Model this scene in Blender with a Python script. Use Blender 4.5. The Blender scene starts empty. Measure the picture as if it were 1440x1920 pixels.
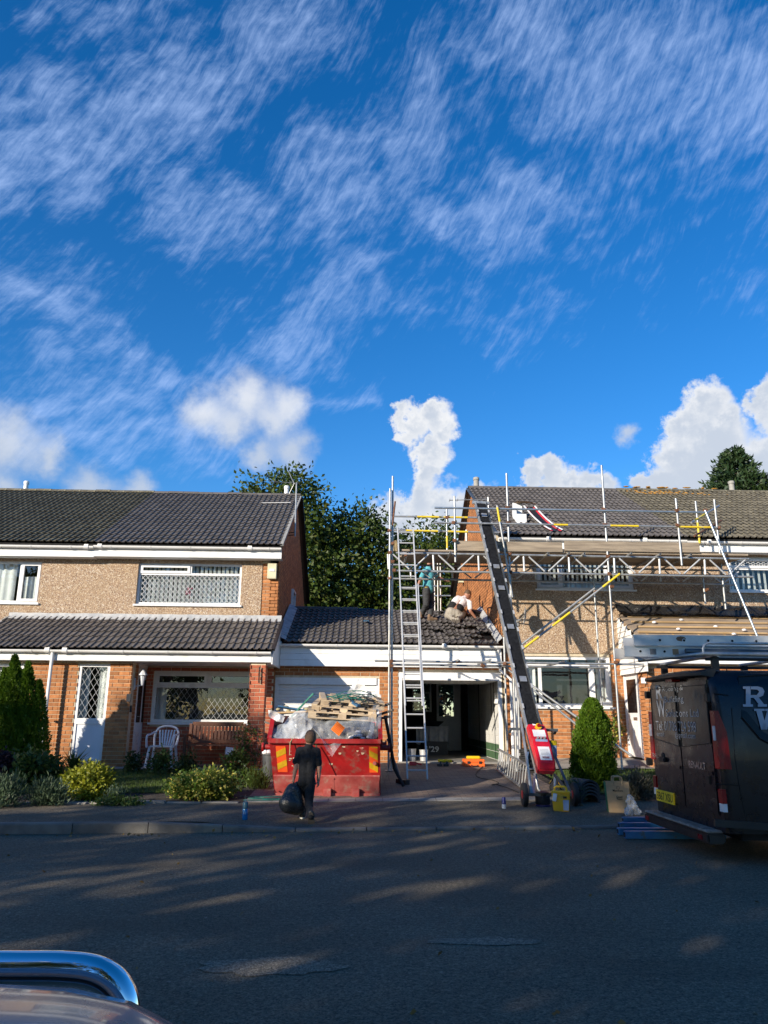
import bpy, bmesh, math, random
import numpy as np
from mathutils import Vector, Matrix, Euler, noise as mnoise
rnd = random.Random(7)
S = bpy.context.scene
COL = S.collection
R = math.radians
# ---------------------------------------------------------------- camera
F, PITCH, YAW, ROLL, ZC = 1442.0, R(14.8), R(1.7), R(0.45), 1.45
fwd = Vector((math.sin(YAW)*math.cos(PITCH), math.cos(YAW)*math.cos(PITCH), math.sin(PITCH)))
r0 = Vector((math.cos(YAW), -math.sin(YAW), 0)); u0 = r0.cross(fwd)
CR = r0*math.cos(ROLL)+u0*math.sin(ROLL); CU = CR.cross(fwd)
CP = Vector((0, 0, ZC))
cam = bpy.data.cameras.new('camera'); co = bpy.data.objects.new('camera', cam); COL.objects.link(co)
cam.sensor_fit = 'VERTICAL'; cam.sensor_height = 36; cam.lens = 36*F/1920
cam.clip_start = 0.05; cam.clip_end = 3000
co.matrix_world = Matrix(((CR.x, CU.x, -fwd.x, 0), (CR.y, CU.y, -fwd.y, 0), (CR.z, CU.z, -fwd.z, ZC), (0, 0, 0, 1)))
S.camera = co
def ray(x, y): return fwd*F+CR*(x-720)+CU*(960-y)
def at(x, y, Y): d = ray(x, y); return CP+d*(Y/d.y)
def atz(x, y, z): d = ray(x, y); return CP+d*((z-ZC)/d.z)
def atx(x, y, X): d = ray(x, y); return CP+d*(X/d.x)
def proj(p): d = Vector(p)-CP; z = d.dot(fwd); return 720+F*d.dot(CR)/z, 960-F*d.dot(CU)/z
# ---------------------------------------------------------------- exposure, world, sun
S.render.engine = 'CYCLES'
S.view_settings.view_transform = 'Standard'; S.view_settings.look = 'None'
S.view_settings.gamma = 1; S.view_settings.exposure = 0.55
try: S.view_settings.use_curve_mapping = False
except Exception: pass
S.cycles.max_bounces = 8; S.cycles.transparent_max_bounces = 24
SUN_AZ, SUN_EL = R(44), R(19)
sdir = Vector((-math.sin(SUN_AZ)*math.cos(SUN_EL), -math.cos(SUN_AZ)*math.cos(SUN_EL), math.sin(SUN_EL)))
sl = bpy.data.lights.new('sun', 'SUN'); sl.energy = 5.0; sl.angle = R(0.53); sl.color = (1, .89, .73)
so = bpy.data.objects.new('sun', sl); COL.objects.link(so); so.rotation_euler = sdir.to_track_quat('Z', 'Y').to_euler(); so.location = (-20, -20, 30)
W = bpy.data.worlds.new('World'); S.world = W; W.use_nodes = True
class NT:
    """small helper that writes shader nodes as expressions"""
    def __init__(s, tree): s.t = tree; s.n = tree.nodes; s.l = tree.links
    def new(s, typ, **kw):
        n = s.n.new(typ)
        for k, v in kw.items(): setattr(n, k, v)
        return n
    def put(s, sock, v):
        if isinstance(v, bpy.types.NodeSocket): s.l.new(v, sock)
        else: sock.default_value = v
    def m(s, op, a, b=None, c=None, clamp=False):
        n = s.new('ShaderNodeMath', operation=op, use_clamp=clamp); s.put(n.inputs[0], a)
        if b is not None: s.put(n.inputs[1], b)
        if c is not None: s.put(n.inputs[2], c)
        return n.outputs[0]
    def v(s, op, a, b=None, scale=None):
        n = s.new('ShaderNodeVectorMath', operation=op); s.put(n.inputs[0], a)
        if b is not None: s.put(n.inputs[1], b)
        if scale is not None: s.put(n.inputs[3], scale)
        return n.outputs[1] if op in ('DOT_PRODUCT', 'DISTANCE', 'LENGTH') else n.outputs[0]
    def noise(s, vec, scale, detail=4, rough=.5, dist=0, out=0):
        n = s.new('ShaderNodeTexNoise'); s.put(n.inputs['Vector'], vec); n.inputs['Scale'].default_value = scale
        n.inputs['Detail'].default_value = detail; n.inputs['Roughness'].default_value = rough; n.inputs['Distortion'].default_value = dist
        return n.outputs[out]
    def ramp(s, v, a, b, A=0.0, B=1.0, smooth=True):
        n = s.new('ShaderNodeMapRange', interpolation_type='SMOOTHSTEP' if smooth else 'LINEAR')
        s.put(n.inputs[0], v); s.put(n.inputs[1], a); s.put(n.inputs[2], b); s.put(n.inputs[3], A); s.put(n.inputs[4], B)
        return n.outputs[0]
    def mix(s, f, a, b, typ='MIX'):
        n = s.new('ShaderNodeMix', data_type='RGBA', blend_type=typ)
        s.put(n.inputs[0], f); s.put(n.inputs[6], a if isinstance(a, bpy.types.NodeSocket) else c4(a)); s.put(n.inputs[7], b if isinstance(b, bpy.types.NodeSocket) else c4(b))
        return n.outputs[2]
    def mapv(s, vec, loc=(0, 0, 0), rot=(0, 0, 0), sc=(1, 1, 1)):
        n = s.new('ShaderNodeMapping'); s.put(n.inputs[0], vec); n.inputs[1].default_value = loc; n.inputs[2].default_value = rot; n.inputs[3].default_value = sc
        return n.outputs[0]
    def xyz(s, x, y, z=0.0):
        n = s.new('ShaderNodeCombineXYZ')
        for i, q in enumerate((x, y, z)): s.put(n.inputs[i], q)
        return n.outputs[0]
def c4(c): return (c[0], c[1], c[2], 1.0)
def srgb(r, g, b):
    f = lambda v: (v/12.92 if v <= .04045 else ((v+.055)/1.055)**2.4)
    return (f(r/255), f(g/255), f(b/255))
def build_world():
    T = NT(W.node_tree); T.n.clear()
    out = T.new('ShaderNodeOutputWorld'); bg = T.new('ShaderNodeBackground'); T.l.new(bg.outputs[0], out.inputs[0])
    sky = T.new('ShaderNodeTexSky', sky_type='NISHITA', sun_disc=False)
    sky.sun_elevation = SUN_EL; sky.sun_rotation = R(180)+SUN_AZ; sky.altitude = 100; sky.air_density = 1.0; sky.dust_density = 0.3; sky.ozone_density = 2.5
    hs = T.new('ShaderNodeHueSaturation'); hs.inputs['Saturation'].default_value = 1.38; hs.inputs['Value'].default_value = 1.0; T.l.new(sky.outputs[0], hs.inputs['Color'])
    blue = T.mix(1.0, hs.outputs[0], (.84, .93, 1.10), 'MULTIPLY')
    tc = T.new('ShaderNodeTexCoord'); d = T.v('NORMALIZE', tc.outputs['Generated'])
    sp = T.new('ShaderNodeSeparateXYZ'); T.l.new(d, sp.inputs[0])
    az = T.m('ARCTAN2', sp.outputs[0], sp.outputs[1]); el = T.m('ARCSINE', sp.outputs[2])
    q = T.xyz(az, el)
    def ae(x, y): r = ray(x, y).normalized(); return (math.atan2(r.x, r.y), math.asin(r.z), 0)
    def px(n): return n/F
    # --- cirrus: bands of fine fibres, slightly warped
    wc = T.v('SUBTRACT', T.noise(q, 7, 3, .6, out=1), (.5, .5, .5))
    wq = T.v('ADD', q, T.v('SCALE', wc, scale=.20)); wq2 = T.v('ADD', q, T.v('SCALE', wc, scale=.035))
    segs = [((-200, 330), (620, 0), 120, 1.0), ((-100, 60), (300, 10), 80, .8), ((320, 400), (1000, 80), 120, .92), ((560, 390), (1300, 310), 125, .95), ((950, 40), (1600, 200), 240, .95), ((1180, 590), (1500, 540), 70, .55),
            ((-100, 530), (240, 600), 110, .95), ((100, 740), (740, 510), 90, 1.0), ((700, 560), (1000, 580), 100, .8), ((-60, 770), (420, 800), 90, 1.0), ((560, 740), (700, 720), 50, .85)]
    cov = None
    for a, b, w, s in segs:
        A = Vector(ae(*a)); B = Vector(ae(*b)); ba = B-A
        pa = T.v('SUBTRACT', wq, tuple(A))
        h = T.m('MULTIPLY', T.v('DOT_PRODUCT', pa, tuple(ba)), 1/ba.dot(ba), clamp=True)
        dd = T.v('DISTANCE', pa, T.v('SCALE', tuple(ba), scale=h))
        k = T.m('MULTIPLY_ADD', dd, -s/px(w*1.45), s)
        cov = k if cov is None else T.m('SMOOTH_MAX', cov, k, .12)
    fa = T.noise(T.mapv(T.mapv(wq2, rot=(0, 0, R(38))), sc=(120, 15, 1)), 1.0, 7, .72)
    fb = T.noise(T.mapv(T.mapv(wq2, rot=(0, 0, R(-22))), sc=(26, 60, 1)), 1.0, 4, .6)
    fib = T.m('ADD', T.m('MULTIPLY', fa, .55), T.m('MULTIPLY', fb, .45))
    wz = T.new('ShaderNodeSeparateXYZ'); T.l.new(wc, wz.inputs[0])
    cov = T.m('ADD', T.m('MAXIMUM', cov, -.6), T.m('MULTIPLY_ADD', wz.outputs[2], 1.15, -.10))
    cir = T.ramp(T.m('ADD', fib, T.m('MULTIPLY', cov, .40)), .60, 1.16)
    col = T.mix(T.m('MULTIPLY', cir, CIR_OP), blue, CIRRUS)
    # --- cumulus: heaps of round lobes with torn edges
    soft = [(385, 775, 74), (460, 755, 84), (540, 765, 64), (430, 800, 58), (510, 790, 64), (10, 830, 85), (-60, 845, 100), (90, 855, 55), (550, 850, 68), (490, 852, 45), (1176, 812, 30), (170, 925, 70), (260, 922, 50), (10, 915, 45)]
    hard = [(770, 800, 50), (815, 785, 50), (836, 808, 34), (812, 850, 44), (798, 885, 40), (785, 935, 58), (840, 965, 75), (910, 960, 62), (745, 985, 70), (1035, 885, 44), (1000, 895, 36), (1075, 910, 45), (1125, 910, 45),
            (1330, 752, 50), (1290, 795, 58), (1365, 780, 38), (1335, 820, 80), (1270, 855, 58), (1310, 885, 95), (1240, 905, 48), (1410, 870, 85), (1448, 750, 50), (1500, 820, 110)]
    n1 = T.v('SUBTRACT', T.noise(q, 26, 5, .62, out=1), (.5, .5, .5))
    cq = T.v('ADD', q, T.v('SCALE', n1, scale=.075))
    def heap(lst, src, sm):
        mx = None; lst = [(x, y, r*.92) for x, y, r in lst]
        for x, y, r in lst:
            dd = T.v('DISTANCE', src, ae(x, y)); k = T.m('MULTIPLY_ADD', dd, -1/px(r), 1.0)
            mx = k if mx is None else T.m('SMOOTH_MAX', mx, k, sm)
        return mx
    sx = T.new('ShaderNodeSeparateXYZ'); T.l.new(n1, sx.inputs[0])
    hs_ = T.m('MULTIPLY_ADD', sx.outputs[2], .55, heap(soft, T.v('ADD', q, T.v('SCALE', n1, scale=.05)), .6)); hh = T.m('MULTIPLY_ADD', sx.outputs[0], 1.1, heap(hard, cq, .22))
    shade = T.m('ADD', T.m('MULTIPLY', sx.outputs[1], -1.6), T.m('MULTIPLY', T.m('SUBTRACT', hh, .3), .9))
    shade = T.m('ADD', shade, T.m('MULTIPLY', T.m('SUBTRACT', T.m('ADD', el, T.m('MULTIPLY', az, -.25)), .34), -2.4))
    ccol = T.mix(T.ramp(shade, -.25, .75), CLOUD_LIT, CLOUD_DIM)
    col = T.mix(T.m('MULTIPLY', T.ramp(hs_, -.02, .95), .80), col, T.mix(T.ramp(T.m('MULTIPLY_ADD', sx.outputs[1], -.08, T.m('MULTIPLY_ADD', el, -1.0, T.m('MULTIPLY', az, .12))), -.44, -.33), CLOUD_LIT, CLOUD_DIM))
    col = T.mix(T.m('MULTIPLY', T.ramp(hh, .0, .42), .96), col, ccol)
    T.l.new(col, bg.inputs[0]); bg.inputs[1].default_value = SKY_STR
SKY_STR = 0.12
CIRRUS = (2.9, 4.0, 6.4); CLOUD_LIT = (5.6, 5.6, 5.6); CLOUD_DIM = (3.5, 3.85, 4.4); CIR_OP = .72
build_world()
# ---------------------------------------------------------------- materials
MATS = {}
def M(name, col=(.5, .5, .5), rough=.6, metal=0.0, col2=None, var=.12, vs=4.0, bump=0.0, bs=60.0, rand=0.0, spec=.5, coat=0.0, dirt=None, ds=2.0, emis=None, trans=0.0, vdet=4, st=None):
    if name in MATS: return MATS[name]
    m = bpy.data.materials.new(name); m.use_nodes = True; MATS[name] = m
    T = NT(m.node_tree); b = T.n['Principled BSDF']
    tc = T.new('ShaderNodeTexCoord').outputs['Object']
    oi = T.new('ShaderNodeObjectInfo'); geo = T.new('ShaderNodeNewGeometry')
    rv = T.m('FRACT', T.m('ADD', oi.outputs['Random'], geo.outputs['Random Per Island']))
    vec = T.v('ADD', tc, T.v('SCALE', (31.7, 17.3, 9.1), scale=rv)) if rand else tc
    c2 = col2 or tuple(max(0, v*(1-2*var)) for v in col)
    f = T.ramp(T.noise(T.mapv(vec, sc=st) if st else vec, vs, vdet, .6), .3, .7)
    c = T.mix(f, col, c2)
    if rand:
        k = T.m('MULTIPLY_ADD', rv, 2*rand, 1-rand)
        n = T.new('ShaderNodeMix', data_type='RGBA', blend_type='MULTIPLY'); n.inputs[0].default_value = 1
        T.l.new(c, n.inputs[6]); T.l.new(T.xyz(k, k, k), n.inputs[7]); c = n.outputs[2]
    if dirt:
        c = T.mix(T.ramp(T.noise(tc, ds, 6, .65), .52, .68), c, dirt)
    T.put(b.inputs['Base Color'], c)
    T.put(b.inputs['Roughness'], T.ramp(T.noise(vec, vs*2.3, 4), .2, .8, max(0, rough-.08), min(1, rough+.08)))
    b.inputs['Metallic'].default_value = metal; b.inputs['Specular IOR Level'].default_value = spec; b.inputs['Coat Weight'].default_value = coat
    b.inputs['Coat Roughness'].default_value = .05
    if bump:
        n = T.new('ShaderNodeBump'); n.inputs['Strength'].default_value = 1; n.inputs['Distance'].default_value = bump
        T.l.new(T.noise(tc, bs, 5, .6), n.inputs['Height']); T.l.new(n.outputs[0], b.inputs['Normal'])
    if emis: b.inputs['Emission Color'].default_value = c4(emis[:3]); b.inputs['Emission Strength'].default_value = emis[3]
    return m
def leafmat(name, cols, tr=.35, rough=.5):
    m = bpy.data.materials.new(name); m.use_nodes = True; MATS[name] = m
    T = NT(m.node_tree); b = T.n['Principled BSDF']; out = T.n['Material Output']
    geo = T.new('ShaderNodeNewGeometry'); tc = T.new('ShaderNodeTexCoord').outputs['Object']
    r = geo.outputs['Random Per Island']
    c = T.mix(r, cols[0], cols[1])
    if len(cols) > 2: c = T.mix(T.ramp(T.noise(tc, 1.6, 3), .5, .72), c, cols[2])
    if len(cols) > 3: c = T.mix(T.m('GREATER_THAN', T.m('FRACT', T.m('MULTIPLY', r, 13.7)), .72), c, cols[3])
    T.put(b.inputs['Base Color'], c); b.inputs['Roughness'].default_value = rough; b.inputs['Specular IOR Level'].default_value = .35
    t = T.new('ShaderNodeBsdfTranslucent'); T.l.new(c, t.inputs[0])
    mx = T.new('ShaderNodeMixShader'); mx.inputs[0].default_value = tr; T.l.new(b.outputs[0], mx.inputs[1]); T.l.new(t.outputs[0], mx.inputs[2]); T.l.new(mx.outputs[0], out.inputs[0])
    return m
def glassmat(name, tint=(.9, .95, .95), boost=1.0, rough=0.0):
    m = bpy.data.materials.new(name); m.use_nodes = True; MATS[name] = m
    T = NT(m.node_tree); out = T.n['Material Output']; T.n.remove(T.n['Principled BSDF'])
    ge = T.new('ShaderNodeNewGeometry'); cth = T.m('ABSOLUTE', T.v('DOT_PRODUCT', ge.outputs['Normal'], ge.outputs['Incoming']))
    f = T.m('MULTIPLY', T.m('MULTIPLY_ADD', T.m('POWER', T.m('SUBTRACT', 1.0, cth), 5.0), .92, .08), boost, clamp=True)   # two faces of a pane, Schlick
    tr = T.new('ShaderNodeBsdfTransparent'); tr.inputs[0].default_value = c4(tint)
    gl = T.new('ShaderNodeBsdfGlossy'); gl.inputs['Roughness'].default_value = rough
    tc = T.new('ShaderNodeTexCoord').outputs['Object']
    bp = T.new('ShaderNodeBump'); bp.inputs['Distance'].default_value = .004; T.l.new(T.noise(tc, 1.7, 2), bp.inputs['Height']); T.l.new(bp.outputs[0], gl.inputs['Normal'])
    mx = T.new('ShaderNodeMixShader'); T.l.new(f, mx.inputs[0]); T.l.new(tr.outputs[0], mx.inputs[1]); T.l.new(gl.outputs[0], mx.inputs[2]); T.l.new(mx.outputs[0], out.inputs[0])
    return m
def filmmat(name, opac=.35, col=(.8, .84, .88)):
    m = bpy.data.materials.new(name); m.use_nodes = True; MATS[name] = m
    T = NT(m.node_tree); out = T.n['Material Output']; b = T.n['Principled BSDF']
    b.inputs['Base Color'].default_value = c4(col); b.inputs['Roughness'].default_value = .18; b.inputs['Specular IOR Level'].default_value = .8
    tc = T.new('ShaderNodeTexCoord').outputs['Object']
    bp = T.new('ShaderNodeBump'); bp.inputs['Distance'].default_value = .05; T.l.new(T.noise(tc, 5, 3, .5), bp.inputs['Height']); T.l.new(bp.outputs[0], b.inputs['Normal'])
    lw = T.new('ShaderNodeLayerWeight'); lw.inputs[0].default_value = .35; T.l.new(bp.outputs[0], lw.inputs['Normal'])
    tr = T.new('ShaderNodeBsdfTransparent'); f = T.m('ADD', T.m('MULTIPLY', lw.outputs['Facing'], .55), T.ramp(T.noise(tc, 5, 5, .7), .3, .75, opac*.45, opac*1.5), clamp=True)
    mx = T.new('ShaderNodeMixShader'); T.l.new(f, mx.inputs[0]); T.l.new(tr.outputs[0], mx.inputs[1]); T.l.new(b.outputs[0], mx.inputs[2]); T.l.new(mx.outputs[0], out.inputs[0])
    return m
def pebbledash():
    m = bpy.data.materials.new('pebbledash'); m.use_nodes = True; MATS['pebbledash'] = m
    T = NT(m.node_tree); b = T.n['Principled BSDF']; tc = T.new('ShaderNodeTexCoord').outputs['Object']
    vo = T.new('ShaderNodeTexVoronoi'); T.put(vo.inputs['Vector'], T.v('ADD', tc, T.v('SCALE', T.noise(tc, 40, 2, out=1), scale=.02))); vo.inputs['Scale'].default_value = 58
    sp = T.new('ShaderNodeSeparateColor'); T.l.new(vo.outputs['Color'], sp.inputs[0])
    cr = T.new('ShaderNodeValToRGB'); T.l.new(sp.outputs[0], cr.inputs[0]); e = cr.color_ramp; e.interpolation = 'CONSTANT'
    cols = [(0, (.20, .12, .075)), (.14, (.37, .24, .15)), (.38, (.50, .36, .23)), (.62, (.42, .31, .22)), (.78, (.62, .49, .35)), (.92, (.74, .66, .54))]
    while len(e.elements) < len(cols): e.elements.new(.5)
    for k, (p, c) in enumerate(cols): e.elements[k].position = p; e.elements[k].color = c4(c)
    c = T.mix(T.ramp(T.noise(tc, .8, 5), .4, .75, 0, .35), cr.outputs[0], (.44, .30, .16))
    c = T.mix(T.ramp(T.noise(T.mapv(tc, sc=(2.6, 2.6, .22)), 1.0, 5, .65), .5, .8, 0, .38), c, (.23, .16, .10))
    c = T.mix(T.ramp(vo.outputs['Distance'], .45, .75, 0, .5), c, (.20, .14, .10))
    T.put(b.inputs['Base Color'], c); b.inputs['Roughness'].default_value = .85
    bp = T.new('ShaderNodeBump'); bp.inputs['Distance'].default_value = .012; bp.invert = True; T.l.new(vo.outputs['Distance'], bp.inputs['Height']); T.l.new(bp.outputs[0], b.inputs['Normal'])
def asphalt(name, base, base2, patch=None, chips=.5):
    m = bpy.data.materials.new(name); m.use_nodes = True; MATS[name] = m
    T = NT(m.node_tree); b = T.n['Principled BSDF']; tc = T.new('ShaderNodeTexCoord').outputs['Object']
    c = T.mix(T.ramp(T.noise(tc, .5, 5, .6), .35, .7), base, base2)
    vo = T.new('ShaderNodeTexVoronoi'); T.put(vo.inputs['Vector'], tc); vo.inputs['Scale'].default_value = 95
    sp = T.new('ShaderNodeSeparateColor'); T.l.new(vo.outputs['Color'], sp.inputs[0])
    k = T.m('MULTIPLY_ADD', sp.outputs[0], 2*chips, 1-chips)
    n = T.new('ShaderNodeMix', data_type='RGBA', blend_type='MULTIPLY'); n.inputs[0].default_value = 1; T.l.new(c, n.inputs[6]); T.l.new(T.xyz(k, k, k), n.inputs[7]); c = n.outputs[2]
    k2 = T.ramp(T.noise(tc, 26, 5, .75), .3, .7, .55, 1.45, False); n = T.new('ShaderNodeMix', data_type='RGBA', blend_type='MULTIPLY'); n.inputs[0].default_value = 1; T.l.new(c, n.inputs[6]); T.l.new(T.xyz(k2, k2, k2), n.inputs[7]); c = n.outputs[2]
    c = T.mix(T.ramp(T.noise(T.mapv(tc, sc=(1, 3.2, 1)), .35, 4), .5, .72, 0, .35), c, tuple(v*.55 for v in base))
    c = T.mix(T.ramp(T.noise(tc, 13, 3), .70, .74, 0, .5), c, (.30, .27, .22))
    T.put(b.inputs['Base Color'], c); b.inputs['Roughness'].default_value = .82; b.inputs['Specular IOR Level'].default_value = .3
    bp = T.new('ShaderNodeBump'); bp.inputs['Distance'].default_value = .014; T.l.new(T.m('ADD', T.m('MULTIPLY', vo.outputs['Distance'], -.6), T.noise(tc, 30, 4, .7)), bp.inputs['Height']); T.l.new(bp.outputs[0], b.inputs['Normal'])
def paving_mat():
    m = bpy.data.materials.new('block_paving'); m.use_nodes = True; MATS['block_paving'] = m
    T = NT(m.node_tree); b = T.n['Principled BSDF']; tc = T.new('ShaderNodeTexCoord').outputs['Object']
    br = T.new('ShaderNodeTexBrick'); T.put(br.inputs['Vector'], tc); br.inputs['Scale'].default_value = 1.0
    br.inputs['Brick Width'].default_value = .2; br.inputs['Row Height'].default_value = .1; br.inputs['Mortar Size'].default_value = .006
    br.inputs['Color1'].default_value = c4((.17, .115, .085)); br.inputs['Color2'].default_value = c4((.23, .17, .13)); br.inputs['Mortar'].default_value = c4((.07, .065, .055))
    c = T.mix(T.ramp(T.noise(tc, 1.3, 6, .65), .45, .75, 0, .6), br.outputs[0], (.20, .18, .16))
    T.put(b.inputs['Base Color'], c); b.inputs['Roughness'].default_value = .85
    bp = T.new('ShaderNodeBump'); bp.inputs['Distance'].default_value = .01; T.l.new(T.m('ADD', T.m('MULTIPLY', br.outputs[1], -1.0), T.m('MULTIPLY', T.noise(tc, 45, 4), .4)), bp.inputs['Height']); T.l.new(bp.outputs[0], b.inputs['Normal'])
pebbledash(); paving_mat()
asphalt('asphalt', (.120, .100, .070), (.165, .138, .098)); asphalt('footway', (.122, .102, .072), (.160, .134, .097)); asphalt('patch', (.17, .145, .105), (.235, .20, .15), chips=.5)
M('brick', (.45, .190, .068), .85, col2=(.32, .120, .040), vs=9, bump=.004, bs=120, rand=.24)
M('brick_red', (.46, .13, .062), .85, col2=(.36, .095, .045), vs=9, bump=.004, bs=120, rand=.2)
M('mortar', (.62, .53, .38), .95, var=.12, vs=6, bump=.004, bs=90)
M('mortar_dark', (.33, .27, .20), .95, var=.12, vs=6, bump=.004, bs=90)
M('tile_new', (.120, .108, .100), .8, col2=(.088, .079, .074), vs=3, rand=.16, bump=.003, bs=130)
M('tile_porch', (.145, .124, .108), .8, col2=(.098, .085, .074), vs=2.5, rand=.18, bump=.003, bs=130)
M('tile_old', (.135, .118, .082), .9, col2=(.070, .062, .045), vs=3.5, rand=.22, bump=.006, bs=90, dirt=(.23, .21, .14), ds=7)
M('tile_old_dark', (.105, .094, .062), .9, col2=(.060, .054, .036), vs=3.5, rand=.22, bump=.006, bs=90, dirt=(.16, .15, .09), ds=7)
M('lichen', (.45, .18, .02), .9, col2=(.5, .3, .06), vs=20, bump=.01, bs=60)
M('upvc', (.80, .80, .79), .35, var=.03, vs=3, dirt=(.66, .65, .61), ds=1.1)
M('upvc_frame', (.78, .78, .78), .3, var=.04, vs=6)
M('panel_white', (.74, .77, .82), .4, var=.03)
M('lead', (.30, .31, .32), .6, col2=(.46, .46, .45), vs=6, bump=.006, bs=12)
M('cement', (.36, .35, .32), .95, var=.15, vs=8, bump=.008, bs=40)
M('concrete', (.30, .28, .25), .9, col2=(.20, .19, .17), vs=3, bump=.006, bs=60)
M('kerb', (.155, .145, .13), .9, col2=(.10, .095, .088), vs=4, rand=.3, bump=.006, bs=70, dirt=(.24, .215, .17), ds=.8)
M('galv', (.48, .49, .49), .46, metal=.65, col2=(.31, .32, .33), vs=7, dirt=(.46, .44, .38), ds=5)
M('galv_blue', (.42, .50, .56), .4, metal=.75, col2=(.33, .38, .42), vs=7)
M('alu', (.60, .60, .59), .42, metal=.4, col2=(.52, .52, .52), vs=8)
M('yellow_paint', (.72, .55, .02), .5, col2=(.6, .42, .02), vs=7, dirt=(.4, .38, .3), ds=8)
M('rust', (.20, .085, .04), .8, var=.3, vs=30)
M('board', (.37, .30, .22), .9, col2=(.20, .16, .12), vs=3, st=(.6, 9, 9), vdet=6, bump=.004, bs=50, rand=.18)
M('batten', (.52, .36, .19), .8, col2=(.42, .28, .14), vs=4, rand=.2)
M('felt', (.30, .235, .175), .95, col2=(.22, .17, .13), vs=2, bump=.01, bs=20)
M('black_plastic', (.018, .018, .02), .45, var=.2)
M('black_film', (.02, .02, .022), .28, var=.2, bump=.02, bs=14)
M('rubber', (.02, .02, .02), .75, var=.2)
M('dark', (.012, .012, .013), .9)
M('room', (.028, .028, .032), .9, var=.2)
M('curtain', (.72, .72, .70), .9, var=.08, vs=3)
M('blind', (.66, .66, .62), .85, var=.06)
M('lattice', (.62, .64, .66), .5)
M('trunk', (.10, .075, .05), .9, col2=(.06, .045, .03), vs=6, bump=.02, bs=12)
M('soil', (.055, .042, .03), .95, var=.3, vs=8, bump=.03, bs=25)
M('grass_base', (.045, .075, .015), .95, col2=(.065, .085, .02), vs=3, bump=.02, bs=50)
M('terrain', (.05, .08, .025), .95, col2=(.07, .075, .03), vs=.5)
M('skip_red', (.38, .010, .010), .45, col2=(.24, .010, .010), vs=2.5, bump=.004, bs=20, dirt=(.24, .075, .055), ds=5.5)
M('skip_base', (.30, .035, .03), .6, col2=(.38, .09, .075), vs=5, bump=.004, bs=20, dirt=(.34, .17, .13), ds=7)
M('hazard_orange', (.85, .10, .015), .5, var=.06); M('hazard_yellow', (.62, .36, .01), .5, var=.1, vs=20)
M('pallet', (.56, .44, .30), .85, col2=(.38, .28, .18), vs=4, rand=.18)
M('debris', (.055, .052, .05), .9, col2=(.20, .18, .155), vs=7, bump=.02, bs=15)
M('strap_green', (.03, .20, .15), .5, var=.2); M('strap_black', (.02, .025, .03), .5)
M('blue_wood', (.05, .16, .30), .7, var=.2); M('orange_label', (.80, .19, .02), .5, var=.05); M('label_dark', (.05, .02, .01), .6)
M('skin', (.42, .235, .165), .55, var=.1, vs=15); M('skin_dark', (.36, .17, .11), .55, var=.1, vs=15)
M('hair', (.15, .085, .045), .7, col2=(.085, .048, .026), vs=60, bump=.004, bs=200)
M('hair_fair', (.12, .07, .035), .7, col2=(.07, .04, .02), vs=60, bump=.004, bs=200)
M('black_cloth', (.013, .014, .017), .9, var=.3, vs=12, bump=.03, bs=11)
M('grey_trousers', (.055, .057, .062), .9, var=.2, vs=8, bump=.03, bs=11)
M('stone_trousers', (.36, .33, .28), .9, var=.12, vs=8, bump=.03, bs=11)
M('teal_cloth', (.10, .40, .45), .9, var=.12, vs=8, bump=.03, bs=11)
M('white_cloth', (.74, .71, .72), .9, var=.06, vs=8, bump=.03, bs=11)
M('boot', (.22, .14, .085), .85, var=.2, vs=14); M('sole', (.10, .085, .07), .9); M('sole_white', (.6, .58, .5), .8)
M('bag_black', (.016, .019, .024), .28, var=.2, bump=.003, bs=160)
M('van_paint', (.0022, .0035, .009), .30, var=.1, coat=.22, spec=.32)
M('van_black', (.012, .012, .013), .5, var=.2); M('van_glass', (.006, .006, .008), .18, var=.1, spec=.28)
M('van_seam', (.002, .002, .003), .6)
M('lens_red', (.26, .004, .008), .3, var=.1, spec=.3); M('lens_white', (.72, .73, .75), .15, var=.05, coat=.5)
M('decal', (.33, .37, .44), .5, var=.05); M('decal_dim', (.37, .38, .39), .5, var=.05); M('chrome_badge', (.6, .6, .62), .25, metal=.9)
M('plate_yellow', (.85, .60, .02), .4, var=.03); M('ink', (.01, .01, .01), .5)
M('bumper_top', (.30, .28, .26), .7, var=.2, vs=12)
M('silver_paint', (.25, .265, .30), .24, metal=.35, var=.04, coat=.6); M('chrome', (.82, .83, .85), .045, metal=1.0, var=.01)
M('hoist_red', (.62, .012, .03), .35, var=.08, coat=.3, dirt=(.45, .05, .05), ds=6); M('sticker', (.78, .79, .80), .5, var=.05); M('sticker_blue', (.30, .42, .62), .5)
M('belt', (.016, .017, .020), .85, var=.3, vs=20, spec=.15); M('worn_alu', (.34, .34, .33), .5, metal=.5, col2=(.22, .22, .22), vs=9)
M('steel_dark', (.13, .15, .17), .45, metal=.6, var=.2)
M('yellow_box', (.78, .46, .012), .5, var=.08, dirt=(.5, .34, .06), ds=7); M('orange_box', (.80, .14, .02), .5, var=.06)
M('tool_yellow', (.78, .55, .01), .45); M('paper', (.56, .38, .20), .85, col2=(.50, .33, .17), vs=5, bump=.01, bs=9); M('paper_green', (.05, .17, .07), .8, var=.1)
M('ridge_tile', (.055, .055, .057), .8, col2=(.04, .04, .042), vs=6, rand=.2, bump=.003, bs=120)
M('blue_steel', (.015, .10, .25), .5, col2=(.02, .15, .33), vs=5, dirt=(.06, .10, .10), ds=6)
M('chair_white', (.62, .60, .60), .5, var=.08, vs=8); M('bench_wood', (.15, .055, .025), .6, col2=(.10, .035, .015), vs=5, rand=.2)
M('bottle_blue', (.005, .16, .42), .2, coat=.5); M('label_teal', (.03, .11, .16), .4); M('navy', (.015, .02, .16), .35)
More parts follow.
